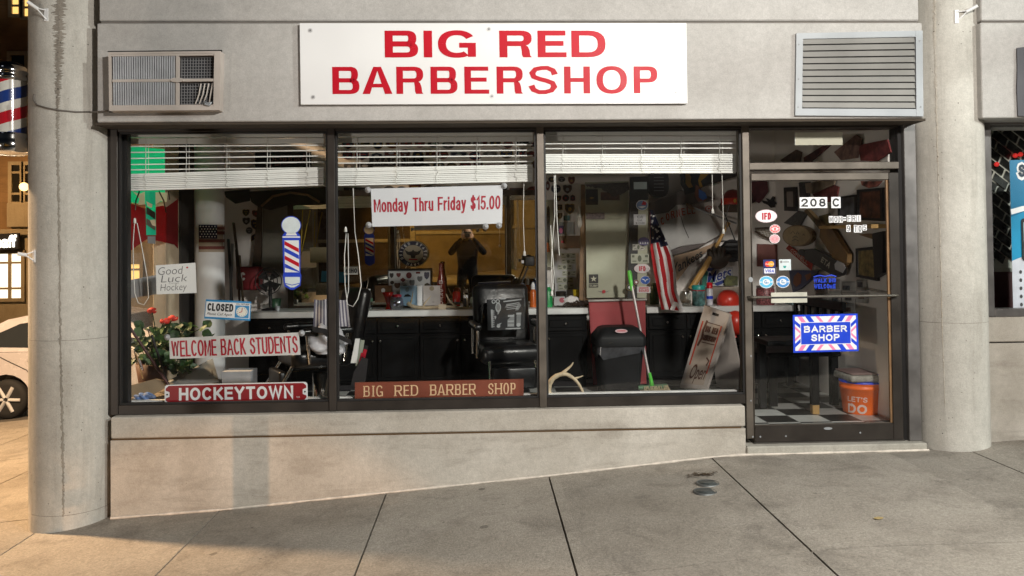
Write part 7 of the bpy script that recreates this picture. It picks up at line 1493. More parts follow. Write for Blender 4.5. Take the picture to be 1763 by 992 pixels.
g.bmadd(bm, mat('foil_grey', (0.11, 0.14, 0.135), 0.35, var=0.6, scale=10), True); solo(g, 'plastic_sack', 'grey green plastic sack hanging beside the gold certificate', 'sack')
g = G(); fp(g, [(1462, 508), (1462, 482), (1478, 478), (1482, 490), (1474, 510)], 1.3, NAVYF, 0.03); o = solo(g, 'star_cloth', 'navy cloth with white stars beside the sack', 'cloth')
g = G()
for k in range(10): p = P(1464+(k % 4)*4, 486+(k//4)*7, 1.265); g.ball((p.x, p.y, p.z), 0.007, WHITEF, 6, 4)
g.ob('stars', o)
r = thing('bench', 'black slatted bench along the right wall behind the door', 'bench', (2.72, 1.1, 0))
g = G(); g.box(2.42, 3.05, 0.75, 1.84, 0.42, 0.46, BLKPAINT, 0.008); g.ob('seat', r)
g = G(); g.box(3.06, 3.10, 0.75, 1.84, 0.80, 0.88, BLKPAINT, 0.006); g.ob('top_rail', r)
for k in range(7): g = G(); y = 0.79+k*0.165; g.box(3.065, 3.09, y, y+0.05, 0.461, 0.799, BLKPAINT); g.ob('back_slat', r)
for x, y in ((2.47, 0.80), (2.47, 1.79), (3.0, 0.80), (3.0, 1.79)): g = G(); g.box(x-0.03, x+0.03, y-0.03, y+0.03, 0.0, 0.419, BLKPAINT); g.ob('leg', r)
p0 = P(1403, 713, 0.45); r = thing('high_table', 'black high table with wood tipped leg standing just inside the door', 'table', (p0.x, 0.45, 0))
g = G(); g.box(p0.x-0.030, p0.x+0.030, 0.42, 0.48, 0.075, 0.56, BLKPAINT, 0.004); l = g.ob('leg', r)
g = G(); g.box(p0.x-0.028, p0.x+0.028, 0.422, 0.478, 0.0, 0.0745, WOODL, 0.003); g.ob('foot', l)
g = G(); g.box(p0.x-0.4, p0.x+0.26, 0.40, 0.78, 0.561, 0.60, BLKPAINT, 0.006); g.ob('tabletop', r)
g = G(); g.box(p0.x-0.37, p0.x-0.31, 0.68, 0.74, 0.0, 0.56, BLKPAINT, 0.004); g.ob('leg', r)
card('cardboard_sheet', 'folded piece of cardboard at the right edge of the door glass', 'cardboard', (1513, 588, 1534, 644), 0.80, mat('cardboard', (0.30, 0.20, 0.11), 0.85), 0.02)
g = G(); fp(g, [(1512, 622), (1520, 600), (1532, 604), (1526, 628)], 0.74, mat('cardboard', (0, 0, 0)), 0.06); solo(g, 'carton', 'small tilted carton in front of the cardboard sheet', 'box')
r = thing('candy_jar', 'wide jar of red sweets on the counter seen through the door', 'jar', P(1318, 525, 2.0)); x = at(1318, 2.0)
g = G(); g.lathe([(0.085, ZT), (0.09, ZT+0.01), (0.09, ZT+0.155), (0.08, ZT+0.17)], x, 2.0, mat('sweets', (0.30, 0.10, 0.11), 0.4, var=1.0, scale=70), 22); g.ob('body', r)
g = G(); g.lathe([(0.088, ZT+0.171), (0.088, ZT+0.19), (0.001, ZT+0.192)], x, 2.0, GREY, 22); g.ob('lid', r)
card('blue_tissue_box', 'pale blue tissue box at the right end of the counter behind the door bar', 'box', (1358, 515, 1384, 530), 2.0, mat('tissue_blue', (0.28, 0.40, 0.44), 0.6), 0.1)
# bucket
yb = 0.50; cb = P(1485, 690, yb); xb_ = cb.x; hz = P(1486, 662, yb-0.15).z; rb = (P(1523, 668, yb).x-P(1449, 668, yb).x)/2
r = thing('orange_bucket', 'orange bucket stencilled LETS DO THIS with a cushion on its blue rim', 'bucket', (xb_, yb, 0))
prof = [(rb*0.84, 0.0), (rb*0.85, 0.01), (rb*0.965, hz-0.05), (rb*0.99, hz-0.048), (rb*0.99, hz-0.03), (rb*0.97, hz-0.028), (rb*0.98, hz-0.008), (rb, hz-0.006), (rb, hz)]
g = G(); g.lathe(prof, xb_, yb, ORANGE, 40); g.ob('body', r)
g = G(); g.lathe([(rb*1.005, hz+0.0005), (rb*1.01, hz+0.012), (rb*0.96, hz+0.016), (0.001, hz+0.016)], xb_, yb, BLUEV, 40); g.ob('lid', r)
def onbucket(t, px0, px1, py0, py1, th):
    g = G(); q = Quad((0, 0, 0), (1, 0, 0), (1, 0, 1), (0, 0, 1)); a = P(px0, py1, yb-rb*0.93); b = P(px1, py0, yb-rb*0.93)
    wh = (b.x-a.x)/(b.z-a.z); h = G(); qq = Quad((0, 0, 0), (b.x-a.x, 0, 0), (b.x-a.x, 0, b.z-a.z), (0, 0, b.z-a.z)); h.stext(qq, t, mat('stencil_white', (0.72, 0.55, 0.50), 0.6), 0, 1, 0, 1, 0.0, th=th, gap=0.2)
    for v in h.v:
        x = a.x+v.x-xb_; z = a.z+v.z; rad = lerp(rb*0.85, rb*0.965, (z-0.01)/(hz-0.06))+0.0012-v.y
        an = x/rad; v.x, v.y, v.z = xb_+rad*math.sin(an), yb-rad*math.cos(an), z
    h.ob('lettering', r)
onbucket("LET'S", 1461, 1494, 685, 694.5, 0.16); onbucket('DO', 1462, 1494, 698, 715, 0.22); onbucket('THIS.', 1462.5, 1494, 718, 728.5, 0.18)
r = thing('cushion', 'worn grey cushion with a red and blue trim on top of the orange bucket', 'cushion', (xb_, yb, hz+0.02))
g = G(); g.box(xb_-0.168, xb_+0.165, yb-0.17, yb+0.17, hz+0.017, hz+0.073, mat('cushion_grey', (0.30, 0.29, 0.26), 0.9, var=0.3, scale=24, bump=0.5), 0.02, 3); g.ob('pad', r)
g = G(); g.box(xb_-0.155, xb_+0.15, yb-0.16, yb+0.16, hz+0.0735, hz+0.086, mat('trim_red', (0.24, 0.16, 0.15), 0.8, var=0.3), 0.007, 2); g.ob('top_cover', r)
g = G()
for k in range(4): g.tube([(xb_+0.05+k*0.028, yb-0.163, hz+0.076), (xb_+0.062+k*0.028, yb-0.163, hz+0.084)], 0.004, BLUEV, 5)
g.ob('stitching', r)
# ------------------------------------------------------------------ left window: column, banner, plant and the rest
cx0, cy0, cr0 = -2.53, 1.53, 0.132
g = G(); g.lathe([(cr0, 0.001), (cr0, ZC-0.002)], cx0, cy0, mat('column_white', (0.58, 0.58, 0.59), 0.6, var=0.05), 40); solo(g, 'inner_column', 'slim white round column inside the left window with a flag round it', 'column')
def oncol(px, py, d): return pcyl(px, py, cx0, cy0, cr0+d)
r = thing('wrapped_flag', 'small American flag wrapped round the white inner column', 'flag', oncol(364, 410, 0))
def curved(name, x0, x1, y0, y1, m, d, sk=0):
    g = G(); n = 14
    for i in range(n):
        a, b = lerp(x0, x1, i/n), lerp(x0, x1, (i+1)/n); g.add([oncol(a, y1-sk*(a-x0), d), oncol(b, y1-sk*(b-x0), d), oncol(b, y0-sk*(b-x0), d), oncol(a, y0-sk*(a-x0), d)], [(0, 1, 2, 3)], m, True)
    return g.ob(name, r)
FR = mat('faded_red', (0.11, 0.025, 0.02), 0.8); FWt = mat('faded_white', (0.30, 0.24, 0.18), 0.8)
x0, x1 = 342.0, 387.0
curved('cloth', x0, x1, 387, 434, FWt, 0.002)
for k in range(4): curved('stripe', x0 if k > 1 else 373, x1, (394, 402.5, 416, 428)[k]-4, (394, 402.5, 416, 428)[k]+1.5, FR, 0.004)
curved('canton', x0, 374, 387, 411, NAVYF, 0.005)
g = G()
for i in range(6):
    for j in range(5): p = oncol(345+i*5+(j % 2)*2.4, 390+j*4.4, 0.007); g.ball((p.x, p.y, p.z), 0.0062, WHITEF, 6, 4)
g.ob('stars', r)
# painted sheet in the side window
XS = XWL+0.012
def glow_sheet(name, col, em):  # emission added to the cloth in place of light from behind
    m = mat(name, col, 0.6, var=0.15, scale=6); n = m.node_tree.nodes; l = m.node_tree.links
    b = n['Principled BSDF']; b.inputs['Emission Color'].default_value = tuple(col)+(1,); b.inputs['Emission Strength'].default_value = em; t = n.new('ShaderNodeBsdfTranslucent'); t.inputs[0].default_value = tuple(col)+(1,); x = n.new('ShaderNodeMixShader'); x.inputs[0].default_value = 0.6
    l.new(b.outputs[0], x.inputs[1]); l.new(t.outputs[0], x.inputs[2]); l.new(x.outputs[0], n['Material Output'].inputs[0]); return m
GRN = glow_sheet('banner_green', (0.015, 0.46, 0.27), 0.7); CRM = glow_sheet('banner_cream', (0.62, 0.52, 0.36), 0.6); BRD = glow_sheet('drape_red', (0.22, 0.008, 0.010), 0.25)
r = thing('window_banner', 'green banner with cream patches above dark red drapes in the side window', 'banner', PX(255, 340, XS))
g = G(); fx(g, [(206, 354), (222, 348), (245, 352), (262, 350), (284, 346), (293, 340), (293, 258), (206, 250)], XS, GRN, 0.003); g.ob('green_sheet', r)
g = G(); fx(g, [(206, 440), (224, 432), (252, 412), (258, 412), (300, 421), (306, 428), (306, 343), (286, 357), (280, 354), (270, 356), (258, 366), (254, 372), (250, 360), (236, 354), (222, 350), (206, 346)], XS+0.012, BRD, 0.003); g.ob('red_drape', r)
for pts in ([(229, 330), (240, 334), (249, 330), (249, 352), (238, 353), (240, 342)], [(268, 331), (288, 332), (287, 348), (276, 346), (268, 352), (266, 342)], [(252, 347), (262, 352), (261, 358), (254, 355)], [(258, 379), (267, 378), (268, 390), (262, 388)]):
    g = G(); fx(g, pts, XS+0.018 if pts[0][1] < 346 else XS+0.03, CRM, 0.002); g.ob('cream_patch', r)
g = G(); fx(g, [(250, 330), (267, 330), (268, 405), (252, 405)], XS+0.022, GRN, 0.003); g.ob('green_strap', r)
for a, b in ((362, 374), (382, 393)): g = G(); fx(g, [(252, a-6), (267, a+4), (267, b+4), (252, b-6)], XS+0.027, mat('strap_brown', (0.13, 0.11, 0.08), 0.8), 0.002); g.ob('strap_stripe', r)
g = G(); fx(g, [(254, 407), (267, 407), (267, 420), (254, 419)], XS+0.03, GREY, 0.004); g.ob('buckle', r)
for k, pts in enumerate([[(240, 330), (234, 346), (233, 362)], [(274, 330), (282, 346), (286, 366)], [(290, 330), (292, 344)]]):
    g = G(); g.tube([PX(x, y, XS+0.05) for x, y in pts], 0.006, WOODD, 6); g.ob('cord', r)
# geranium on the ledge by the side window
pc_ = P(262, 640, 0.62); r = thing('geranium', 'potted geranium with red flowers and dark green leaves on the ledge by the side window', 'plant', (pc_.x, 0.62, 0.20))
zp = P(262, 662, 0.62).z
g = G(); g.lathe([(0.10, zp), (0.125, zp+0.17), (0.115, zp+0.17), (0.001, zp+0.13)], pc_.x, 0.62, mat('pot_brown', (0.10, 0.045, 0.025), 0.6, var=0.3), 22); g.ob('pot', r)
random.seed(14); LEAF = mat('geranium_leaf', (0.045, 0.10, 0.022), 0.55, var=0.4, scale=30); LEAF2 = mat('geranium_leaf_dark', (0.025, 0.06, 0.018), 0.55, var=0.4, scale=30)
stems = G(); lv_ = G()
heads = [(262, 535, .55), (298, 548, .6), (284, 553, .5)]
tips = [(random.gauss(283, 30), random.uniform(560, 642), 0.62+random.uniform(-0.22, 0.3)) for k in range(90)]
for (x, y, Yt) in tips+heads:
    a = Vector((pc_.x+random.uniform(-.05, .05), 0.62+random.uniform(-.05, .05), zp+0.15)); b = P(x, y, Yt); m_ = a.lerp(b, 0.55)+Vector((0, 0, 0.05)); stems.tube([a, m_, b], 0.004, LEAF2, 4, caps=False)
for (x, y, Yt) in tips:
    c = P(x, y, Yt)
    for q in range(3):
        s_ = random.uniform(0.022, 0.05); n_ = Vector((random.uniform(-1, 1), random.uniform(-1.4, 0.2), random.uniform(0.1, 1.2))).normalized(); t1 = n_.orthogonal().normalized(); t2 = n_.cross(t1); ro = random.random()*6; o_ = c+Vector((random.uniform(-.05, .05), random.uniform(-.05, .05), random.uniform(-.04, .04)))
        ps = [o_+(t1*math.cos(ro+k*2*math.pi/9)+t2*math.sin(ro+k*2*math.pi/9))*s_*(1 if k % 2 else 0.86) for k in range(9)]
        lv_.add([o_-n_*0.008]+ps, [(0, 1+k, 1+(k+1) % 9) for k in range(9)], LEAF if random.random() < 0.6 else LEAF2)
stems.ob('stems', r); lv_.ob('leaves', r)
for i, (x, y, Yt) in enumerate(heads):
    g = G(); c = P(x, y, Yt)
    for k in range(38):
        n_ = Vector((random.gauss(0, 1), random.gauss(0, 1), random.gauss(0, 0.8))).normalized(); p = c+Vector((n_.x*0.036, n_.y*0.034, n_.z*0.022)); t1 = n_.orthogonal().normalized(); t2 = n_.cross(t1)
        g.add([p+n_*0.004]+[p+(t1*math.cos(q*1.2566)+t2*math.sin(q*1.2566))*0.014 for q in range(5)], [(0, 1+q, 1+(q+1) % 5) for q in range(5)], mat('petal_red', (0.62, 0.035, 0.02), 0.6, var=0.2, scale=30))
    g.ob('flower_head', r)
g = G(); g.box(XWL+0.003, -1.95, 0.18, 1.05, 0.14, 0.195, mat('ledge_board', (0.22, 0.18, 0.13), 0.7)); solo(g, 'window_ledge', 'low boarded ledge under the plant in the left window', 'ledge')
r = thing('hand_flag', 'little striped flag on a stick beside the plant pot', 'flag', P(240, 640, 0.3)); g = G(); g.tube([P(246, 652, 0.3), P(234, 608, 0.3)], 0.004, WOODL, 5); g.ob('stick', r)
for k in range(5): g = G(); fp(g, [(232+k*2, 611+k*2.2), (234+k*2.2, 611+k*2.2), (243+k*1.2, 632+k*1.4), (241+k*1.2, 633+k*1.4)], 0.30+0.004*k, FR if k % 2 == 0 else WHITEF, 0.002); g.ob('stripe', r)
g = G(); g.tube([P(223, 563, 0.22), P(291, 664, 0.34)], 0.011, mat('stick_red_black', (0.05, 0.012, 0.012), 0.4), 8); solo(g, 'walking_stick', 'dark red stick leaning from the left corner across the plant', 'stick')
g = G(); g.tube([P(261, 577, 0.30), P(290, 664, 0.38)], 0.010, INK, 8); solo(g, 'black_stick', 'black stick leaning in front of the plant pot', 'stick')
r = thing('heater', 'grey slatted heater panel lying tilted below the welcome banner', 'heater', P(335, 650, 0.5)); Q = qp((292, 664), (376, 652), (366, 617), (288, 656), [0.42, 0.5, 0.62, 0.5])
g = G(); g.rect(Q, 0, 1, 0, 1, mat('heater_grey', (0.20, 0.21, 0.21), 0.5), -0.03, 0); g.ob('panel', r)
for k in range(12): g = G(); g.rect(Q, 0.12+k*0.07, 0.155+k*0.07, 0.2, 0.8, mat('heater_dark', (0.05, 0.05, 0.05), 0.6), 0.001, 0.002); g.ob('slot', r)
card('white_carton', 'white carton on the floor beside the heater', 'box', (383, 640, 431, 668), 1.0, mat('carton_white', (0.36, 0.37, 0.40), 0.7), 0.2)
random.seed(17); g = G(); c = P(243, 687, 0.15); bm = bmesh.new(); bmesh.ops.create_icosphere(bm, subdivisions=4, radius=1)
for v in bm.verts: k = 1+0.18*math.sin(9*v.co.x+6*v.co.z)+random.uniform(-.05, .05); v.co = Vector((c.x+v.co.x*0.075*k, 0.21+v.co.y*0.045*k, c.z+0.0+v.co.z*0.035*k))
g.bmadd(bm, mat('cloth_blue', (0.10, 0.17, 0.36), 0.7, var=0.5, scale=30), True); solo(g, 'blue_rag', 'crumpled blue rag in the bottom left corner of the left window', 'cloth')
g = G(); fp(g, [(222, 664), (270, 652), (300, 660), (256, 684), (224, 684)], 0.36, mat('tan_board', (0.30, 0.23, 0.15), 0.7), 0.01); solo(g, 'tan_board', 'tan board lying behind the blue rag', 'board')
# sticks, red bag, fan, strings on the left counter
random.seed(19); YH = 2.05
for i, (a, b, m, lb) in enumerate([((402, 384), (416, 500), WOODD, 'dark brown'), ((393, 412), (401, 545), mat('stick_black', (0.02, 0.02, 0.022), 0.5), 'black'), ((400, 420), (396, 545), mat('stick_silver', (0.30, 0.31, 0.34), 0.4), 'silver grey'), ((407, 430), (414, 545), mat('stick_brown', (0.10, 0.055, 0.035), 0.5), 'reddish brown'), ((412, 440), (420, 540), mat('stick_tan', (0.24, 0.18, 0.12), 0.5), 'tan')]):
    g = G(); g.tube([P(a[0], a[1], YH+0.2+0.02*i), P(b[0], b[1], YH-0.05+0.03*i)], [0.016, 0.012], m, 7, flat=0.6); solo(g, 'hockey_stick', lb+' stick in the bundle beside the white inner column', 'hockey stick', 'bundle of sticks by the inner column')
r = thing('red_bag', 'red sports bag lettered with a white C behind the sticks', 'bag', P(430, 495, 2.3)); c0, c1 = P(408, 500, 2.3), P(447, 459, 2.3)
g = G(); g.box(c0.x, c1.x, 2.25, 2.45, c0.z, c1.z, mat('bag_red', (0.20, 0.012, 0.018), 0.6, var=0.2), 0.03, 3); g.ob('bag', r)
g = G(); Q = qr(413, 469, 423, 483, 2.245); g.stext(Q, 'C', WHITEF, 0.05, 0.95, 0, 1, 0.002, th=0.24); g.ob('lettering', r)
r = thing('desk_fan', 'black desk fan on the counter left of the barber pole picture', 'fan', P(464, 525, 2.15)); c = P(463, 484, 2.1)
for rad in (0.05, 0.09, 0.13): g = G(); g.tube([(c.x+rad*math.cos(k*math.pi/12), 2.08, c.z+rad*math.sin(k*math.pi/12)) for k in range(25)], 0.005, INK, 5); g.ob('cage_ring', r)
for k in range(4): g = G(); a = k*math.pi/2+0.4; g.poly(QY(2.12), [(c.x, c.z), (c.x+0.12*math.cos(a), c.z+0.12*math.sin(a)), (c.x+0.12*math.cos(a+0.9), c.z+0.12*math.sin(a+0.9))], mat('fan_blade', (0.02, 0.02, 0.022), 0.3), 0, 0.006); g.ob('blade', r)
g = G(); g.tube([(c.x, 2.14, c.z), (c.x, 2.16, ZT+0.02)], 0.018, INK); g.lathe([(0.09, ZT), (0.09, ZT+0.012), (0.02, ZT+0.03)], c.x, 2.16, INK, 18); g.ob('stand', r)
lathe_thing('metal_cup', 'small pale metal cup on the counter below the barber pole picture', 'cup', 478, 2.02, ZT, ('cup', [(0.02, 0), (0.024, 0.05), (0.021, 0.05), (0.001, 0.01)]), ALU)
lathe_thing('plant_pot', 'dark green pot on the counter behind the metal cup', 'pot', 474, 2.3, ZT, ('pot', [(0.045, 0), (0.06, 0.11), (0.055, 0.11), (0.001, 0.08)]), mat('pot_green', (0.02, 0.06, 0.03), 0.4))
g = G(); YST = mat('string_yellow', (0.55, 0.38, 0.03), 0.6); g.tube([P(521, 362, 2.1), P(518, 440, 2.1)], 0.005, YST, 5); g.tube([P(534, 362, 2.1), P(519, 436, 2.1)], 0.005, YST, 5); solo(g, 'yellow_string', 'pair of yellow cords meeting in a V right of the barber pole picture', 'cord')
card('notice_card', 'blank pale card on the mirror right of the barber pole picture', 'card', (534, 426, 570, 452), 2.36, mat('notice_tan', (0.30, 0.25, 0.15), 0.7), 0.003)
card('notice_card', 'smaller pale card low on the mirror above the striped cape', 'card', (544, 488, 569, 508), 2.36, mat('notice_tan2', (0.22, 0.18, 0.12), 0.7, var=0.4, scale=50), 0.003)
g = G(); fp(g, [(386, 330), (430, 326), (431, 346), (406, 351), (390, 340)], 2.3, INK, 0.02); solo(g, 'black_drape', 'small black drape high on the white wall by the sticks', 'cloth')
g = G(); fp(g, [(430, 330), (570, 322), (570, 348), (540, 352), (500, 352), (466, 362), (448, 358), (434, 348)], 2.3, mat('hide_dark', (0.022, 0.018, 0.015), 0.8), 0.03); solo(g, 'dark_hide', 'long dark hide hung above the mirror behind the first blind', 'hide')
g = G(); g.tube([P(450, 355, 2.24), P(470, 338, 2.24), P(500, 332, 2.24), (P(530, 336, 2.24)), P(550, 348, 2.24)], 0.012, WOOD, 7); solo(g, 'curved_branch', 'curved brown branch fixed on the dark hide', 'branch')
g = G(); fp(g, [(434, 470), (446, 338), (452, 338), (450, 470)], 2.42, WOODD, 0.02); fp(g, [(452, 470), (453, 338), (496, 340), (494, 470)], 2.44, mat('panel_reflection', (0.20, 0.19, 0.16), 0.7), 0.01); solo(g, 'reflection_panel', 'grey panel standing for a reflection, with brown wooden edge, left of the mirror', 'panel')  # the grey face paints a reflection; the wooden edge is real
r, Q = plaque('lettered_board', 'dark board with dull pink letters high behind the first blind', 'board', (440, 262, 535, 292), YB-0.05, mat('board_dark', (0.018, 0.015, 0.018), 0.7), None, None)
g = G(); arc_q = Quad(Q(0.08, 0.1), Q(0.92, 0.45), Q(0.92, 0.95), Q(0.08, 0.6)); g.stext(arc_q, 'NEW VENDURA'.replace(' ', '-')[4:], mat('dull_pink', (0.14, 0.06, 0.06), 0.7), 0.2, 1, 0, 1, 0.003, th=0.16); g.ob('lettering', r)

# ------------------------------------------------------------------ barber pole on the street side of the corner column
bp = P(17, 190, -0.02); RBp = 0.118; r = thing('barber_pole', 'chrome capped barber pole with red, white and blue spiral on the corner column', 'barber pole', bp)
za, zb_ = P(17, 231, -0.02).z, P(17, 141, -0.02).z; zt_, zbt = P(17, 113, -0.02).z, P(17, 266, -0.02).z
g = G(); g.lathe([(RBp*0.93, za), (RBp*0.93, zb_)], bp.x, bp.y, mat('pole_white', (0.72, 0.70, 0.66), 0.25), 32); g.ob('drum', r)
def helix(z0, m, name):
    g = G(); n = 60; h = 0.085; pitch = 0.26; per = 0.305
    for base in [z0+k*per for k in range(-2, 3)]:
        for i in range(n):
            a0, a1 = 2*math.pi*i/n, 2*math.pi*(i+1)/n
            q = []
            for a in (a0, a1):
                z = base+pitch*(a/(2*math.pi)); lo, hi = max(min(z, zb_), za), max(min(z+h, zb_), za)
                q.append((lo, hi))
            if q[0][1]-q[0][0] < 1e-4 and q[1][1]-q[1][0] < 1e-4: continue
            f = lambda a, z: (bp.x+(RBp*0.945)*math.cos(a-math.pi), bp.y+RBp*0.945*math.sin(a-math.pi), z)
            g.add([f(a0, q[0][0]), f(a1, q[1][0]), f(a1, q[1][1]), f(a0, q[0][1])], [(0, 1, 2, 3)], m, True)
    g.ob(name, r)
helix(za-0.01, REDV, 'red_stripe'); helix(za+0.142, mat('pole_blue', (0.01, 0.04, 0.22), 0.3), 'blue_stripe')
g = G(); g.lathe([(RBp, za+0.001), (RBp, zb_-0.001)], bp.x, bp.y, glass('pole_glass', (0.95, 0.95, 0.93), dirt=0.03, drough=0.1), 36); g.ob('glass_cylinder', r)
g = G(); g.lathe([(RBp*1.02, zb_), (RBp*1.10, zb_+0.015), (RBp*1.10, zb_+0.03), (RBp*1.0, zb_+0.04), (RBp*1.10, zb_+0.055), (RBp*1.06, zb_+0.10), (RBp*0.9, zt_-0.005), (RBp*0.5, zt_+0.02), (0.001, zt_+0.03)], bp.x, bp.y, CHROME, 36); g.ob('top_cap', r)
g = G(); g.lathe([(RBp*1.02, za), (RBp*1.10, za-0.015), (RBp*1.02, za-0.04), (RBp*1.12, za-0.06), (RBp*1.10, zbt+0.02), (RBp*0.95, zbt), (0.001, zbt-0.01)], bp.x, bp.y, CHROME, 36); g.ob('bottom_cap', r)
g = G(); g.box(bp.x+RBp*1.0, CLX-RL*0.86, 0.03, 0.10, zbt, zt_+0.01, mat('mount_cream', (0.55, 0.50, 0.40), 0.5), 0.006); g.ob('mount', r)

# ------------------------------------------------------------------ neighbouring shop on the right
nb_ = thing('neighbour_shop', 'pale concrete shop unit right of the column, with a poster in its window', 'building')
x0 = P(1689.5, 120, YFA).x; xw = P(1697, 380, 0).x; z2t = P(1740, 207, 0).z; z2b = P(1740, 545, 0).z; z2g = P(1735, 590, -0.02).z
g = G(); g.box(x0, 12, YFA, 0.10, P(1720, 203, YFA).z, ZGRV-0.012, FASCIA, 0.006); g.ob('fascia', nb_)
g = G(); g.box(x0+0.01, 12, YFA+0.004, 0.10, ZGRV+0.006, 6, FASCIA, 0.006); g.ob('upper_wall', nb_)
g = G(); g.box(x0+0.02, 12, YFA+0.02, 0.09, ZGRV-0.012, ZGRV+0.006, MATS['joint_tone']); g.ob('joint', nb_)
g = G(); g.box(CRX+0.1, 12, -0.015, 0.10, z2g+0.005, z2b-0.002, BULK, 0.006); g.ob('sill_band', nb_)
g = G(); zb3 = gz(4)-0.1; g.box(CRX+0.1, 12, -0.015, 0.10, zb3, z2g-0.005, BULK, 0.004); g.ob('bulkhead_wall', nb_)
g = G(); g.box(CRX+0.1, 12, -0.005, 0.09, z2g-0.005, z2g+0.005, DARKGAP); g.ob('groove', nb_)
g = G(); fm = MATS['grey_jamb']; g.box(xw-0.05, xw+0.045, -0.02, 0.10, z2b, z2t, fm, 0.004); g.box(xw+0.0455, 9, -0.018, 0.10, z2b, z2b+0.06, fm, 0.004); g.box(xw+0.0455, 9, -0.018, 0.10, z2t-0.035, z2t, fm, 0.004); g.box(9.001, 9.2, -0.02, 0.1, z2b, z2t, fm); w_ = g.ob('window', nb_)
g = G(); g.box(xw+0.043, 9.0, 0.04, 0.046, z2b+0.058, z2t-0.033, GLASS); g.ob('pane', w_)
g = G(); g.box(xw-0.05, 12, -0.012, 0.10, z2t+0.001, P(1720, 203, YFA).z-0.01, MATS['shaded_soffit']); g.ob('soffit', nb_)
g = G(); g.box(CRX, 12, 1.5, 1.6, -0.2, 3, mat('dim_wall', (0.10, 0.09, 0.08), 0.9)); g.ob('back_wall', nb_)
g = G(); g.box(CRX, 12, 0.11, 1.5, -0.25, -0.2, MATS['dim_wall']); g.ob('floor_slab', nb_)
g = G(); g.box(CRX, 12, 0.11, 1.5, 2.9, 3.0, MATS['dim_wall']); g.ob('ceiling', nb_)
g = G(); g.box(xw+0.05, 9, 0.07, 0.12, P(1730, 224, 0.08).z, z2t-0.04, mat('white_rail', (0.45, 0.47, 0.46), 0.5)); g.ob('blind_box', nb_)
# herringbone screen behind the neighbour's glass
r = thing('tiled_screen', 'screen of slanted black tiles with a dark red base behind the neighbour window', 'screen', (5, 0.55, 0)); Ys = 0.55
zr = P(1715, 462, Ys).z; g = G(); g.box(3.6, 9, Ys, Ys+0.05, zr, 2.7, mat('screen_grout', (0.62, 0.63, 0.56), 0.6)); g.ob('backing', r)
g = G(); TB = mat('tile_black', (0.018, 0.020, 0.018), 0.25, var=0.3); L_, Wt = 0.135, 0.07; ca, sa = math.cos(math.radians(38)), math.sin(math.radians(38)); Qs_ = QY(Ys-0.001)
for i in range(-30, 36):
    for j in range(-18, 40):
        a = i*(L_+0.022)+(j % 2)*(L_+0.022)*0.5; b = j*(Wt+0.016)
        cxs, czs = 3.7+a*ca+b*sa*0.6, 0.9-a*sa+b*ca
        if not (3.7 < cxs < 5.4 and zr+0.06 < czs < 2.55): continue
        pts = [(cxs+u*ca*L_/2+v*sa*0.55*Wt/2, czs-u*sa*L_/2+v*ca*Wt/2) for u, v in ((-1, -1), (1, -1), (1, 1), (-1, 1))]
        g.poly(Qs_, pts, TB, 0, 0.012)
g.ob('tile_pattern', r)
g = G(); g.box(3.6, 9, Ys-0.01, Ys+0.05, zr-0.03, zr-0.001, MATS['screen_grout']); g.ob('rail', r)
g = G(); g.box(3.6, 9, Ys, Ys+0.05, -0.2, zr-0.031, mat('maroon_panel', (0.07, 0.014, 0.014), 0.6)); g.ob('base_panel', r)
for i, (px, py) in enumerate(((1716, 283), (1748, 268), (1757, 266))):
    c = P(px, py, 0.50); g = G(); g.ball((c.x, c.y, c.z), 0.02, mat('red_lamp', (0.6, 0.02, 0.02), 0.4, emit=((1.0, 0.05, 0.04), 0.4)), 10, 8); solo(g, 'red_lamp', ['lower left red lamp glowing before the tiled screen', 'middle red lamp glowing before the tiled screen', 'right red lamp glowing before the tiled screen'][i], 'lamp')
r = thing('phone_poster', 'blue and white phone poster in the neighbour window', 'poster', P(1745, 535, 0.09)); p00, p01 = P(1744.5, 535, 0.09), P(1738, 276, 0.09); wpo = 0.62
Q = Quad(p00, p00+Vector((wpo, 0, 0.008)), p01+Vector((wpo, 0, 0.01)), p01)
g = G(); g.rect(Q, 0, 1, 0, 1, mat('poster_white', (0.62, 0.64, 0.72), 0.35), -0.002, 0); g.ob('sheet', r)
g = G(); g.poly(Q, [(0, 0.33), (0.35, 0.40), (1, 0.5), (1, 1), (0, 1)], mat('poster_cyan', (0.02, 0.30, 0.55), 0.35, var=0.3, scale=2), 0.0005, 0.001); g.poly(Q, [(0, 0.62), (0.3, 0.68), (1, 0.72), (1, 1), (0, 1)], mat('poster_blue', (0.012, 0.17, 0.33), 0.35, var=0.25, scale=2), 0.0015, 0.002); g.ob('blue_field', r)
g = G(); g.strip(Q, [(0, 0.655), (0.15, 0.675), (0.4, 0.69), (1, 0.70)], 0.035, WHITEV, 0.003, 1.5); g.ob('white_curve', r)
g = G(); g.stext(Q, 'S', WHITEV, 0.085, 0.215, 0.865, 0.985, 0.003, th=0.34); g.stext(Q, 'S', mat('poster_ink', (0.012, 0.03, 0.06), 0.4), 0.105, 0.20, 0.885, 0.97, 0.005, th=0.2); g.ob('lettering', r)
g = G(); g.poly(Q, rr(0.125, 0.46, 0.33, 0.61, 0.03, 0.02), INK, 0.003, 0.008); ph = g.ob('phone_picture', r)
g = G(); g.rect(Q, 0.15, 0.44, 0.36, 0.585, mat('phone_screen', (0.30, 0.45, 0.50), 0.3, var=0.8, scale=9), 0.0085); g.ob('phone_screen', ph)
for k in range(5): g = G(); g.disc(Q, 0.105, 0.255-k*0.054, 0.018, 0.0125, mat('bullet_dark', (0.05, 0.05, 0.055), 0.5), 0.002, 0.003, 14); g.ob('bullet', r)
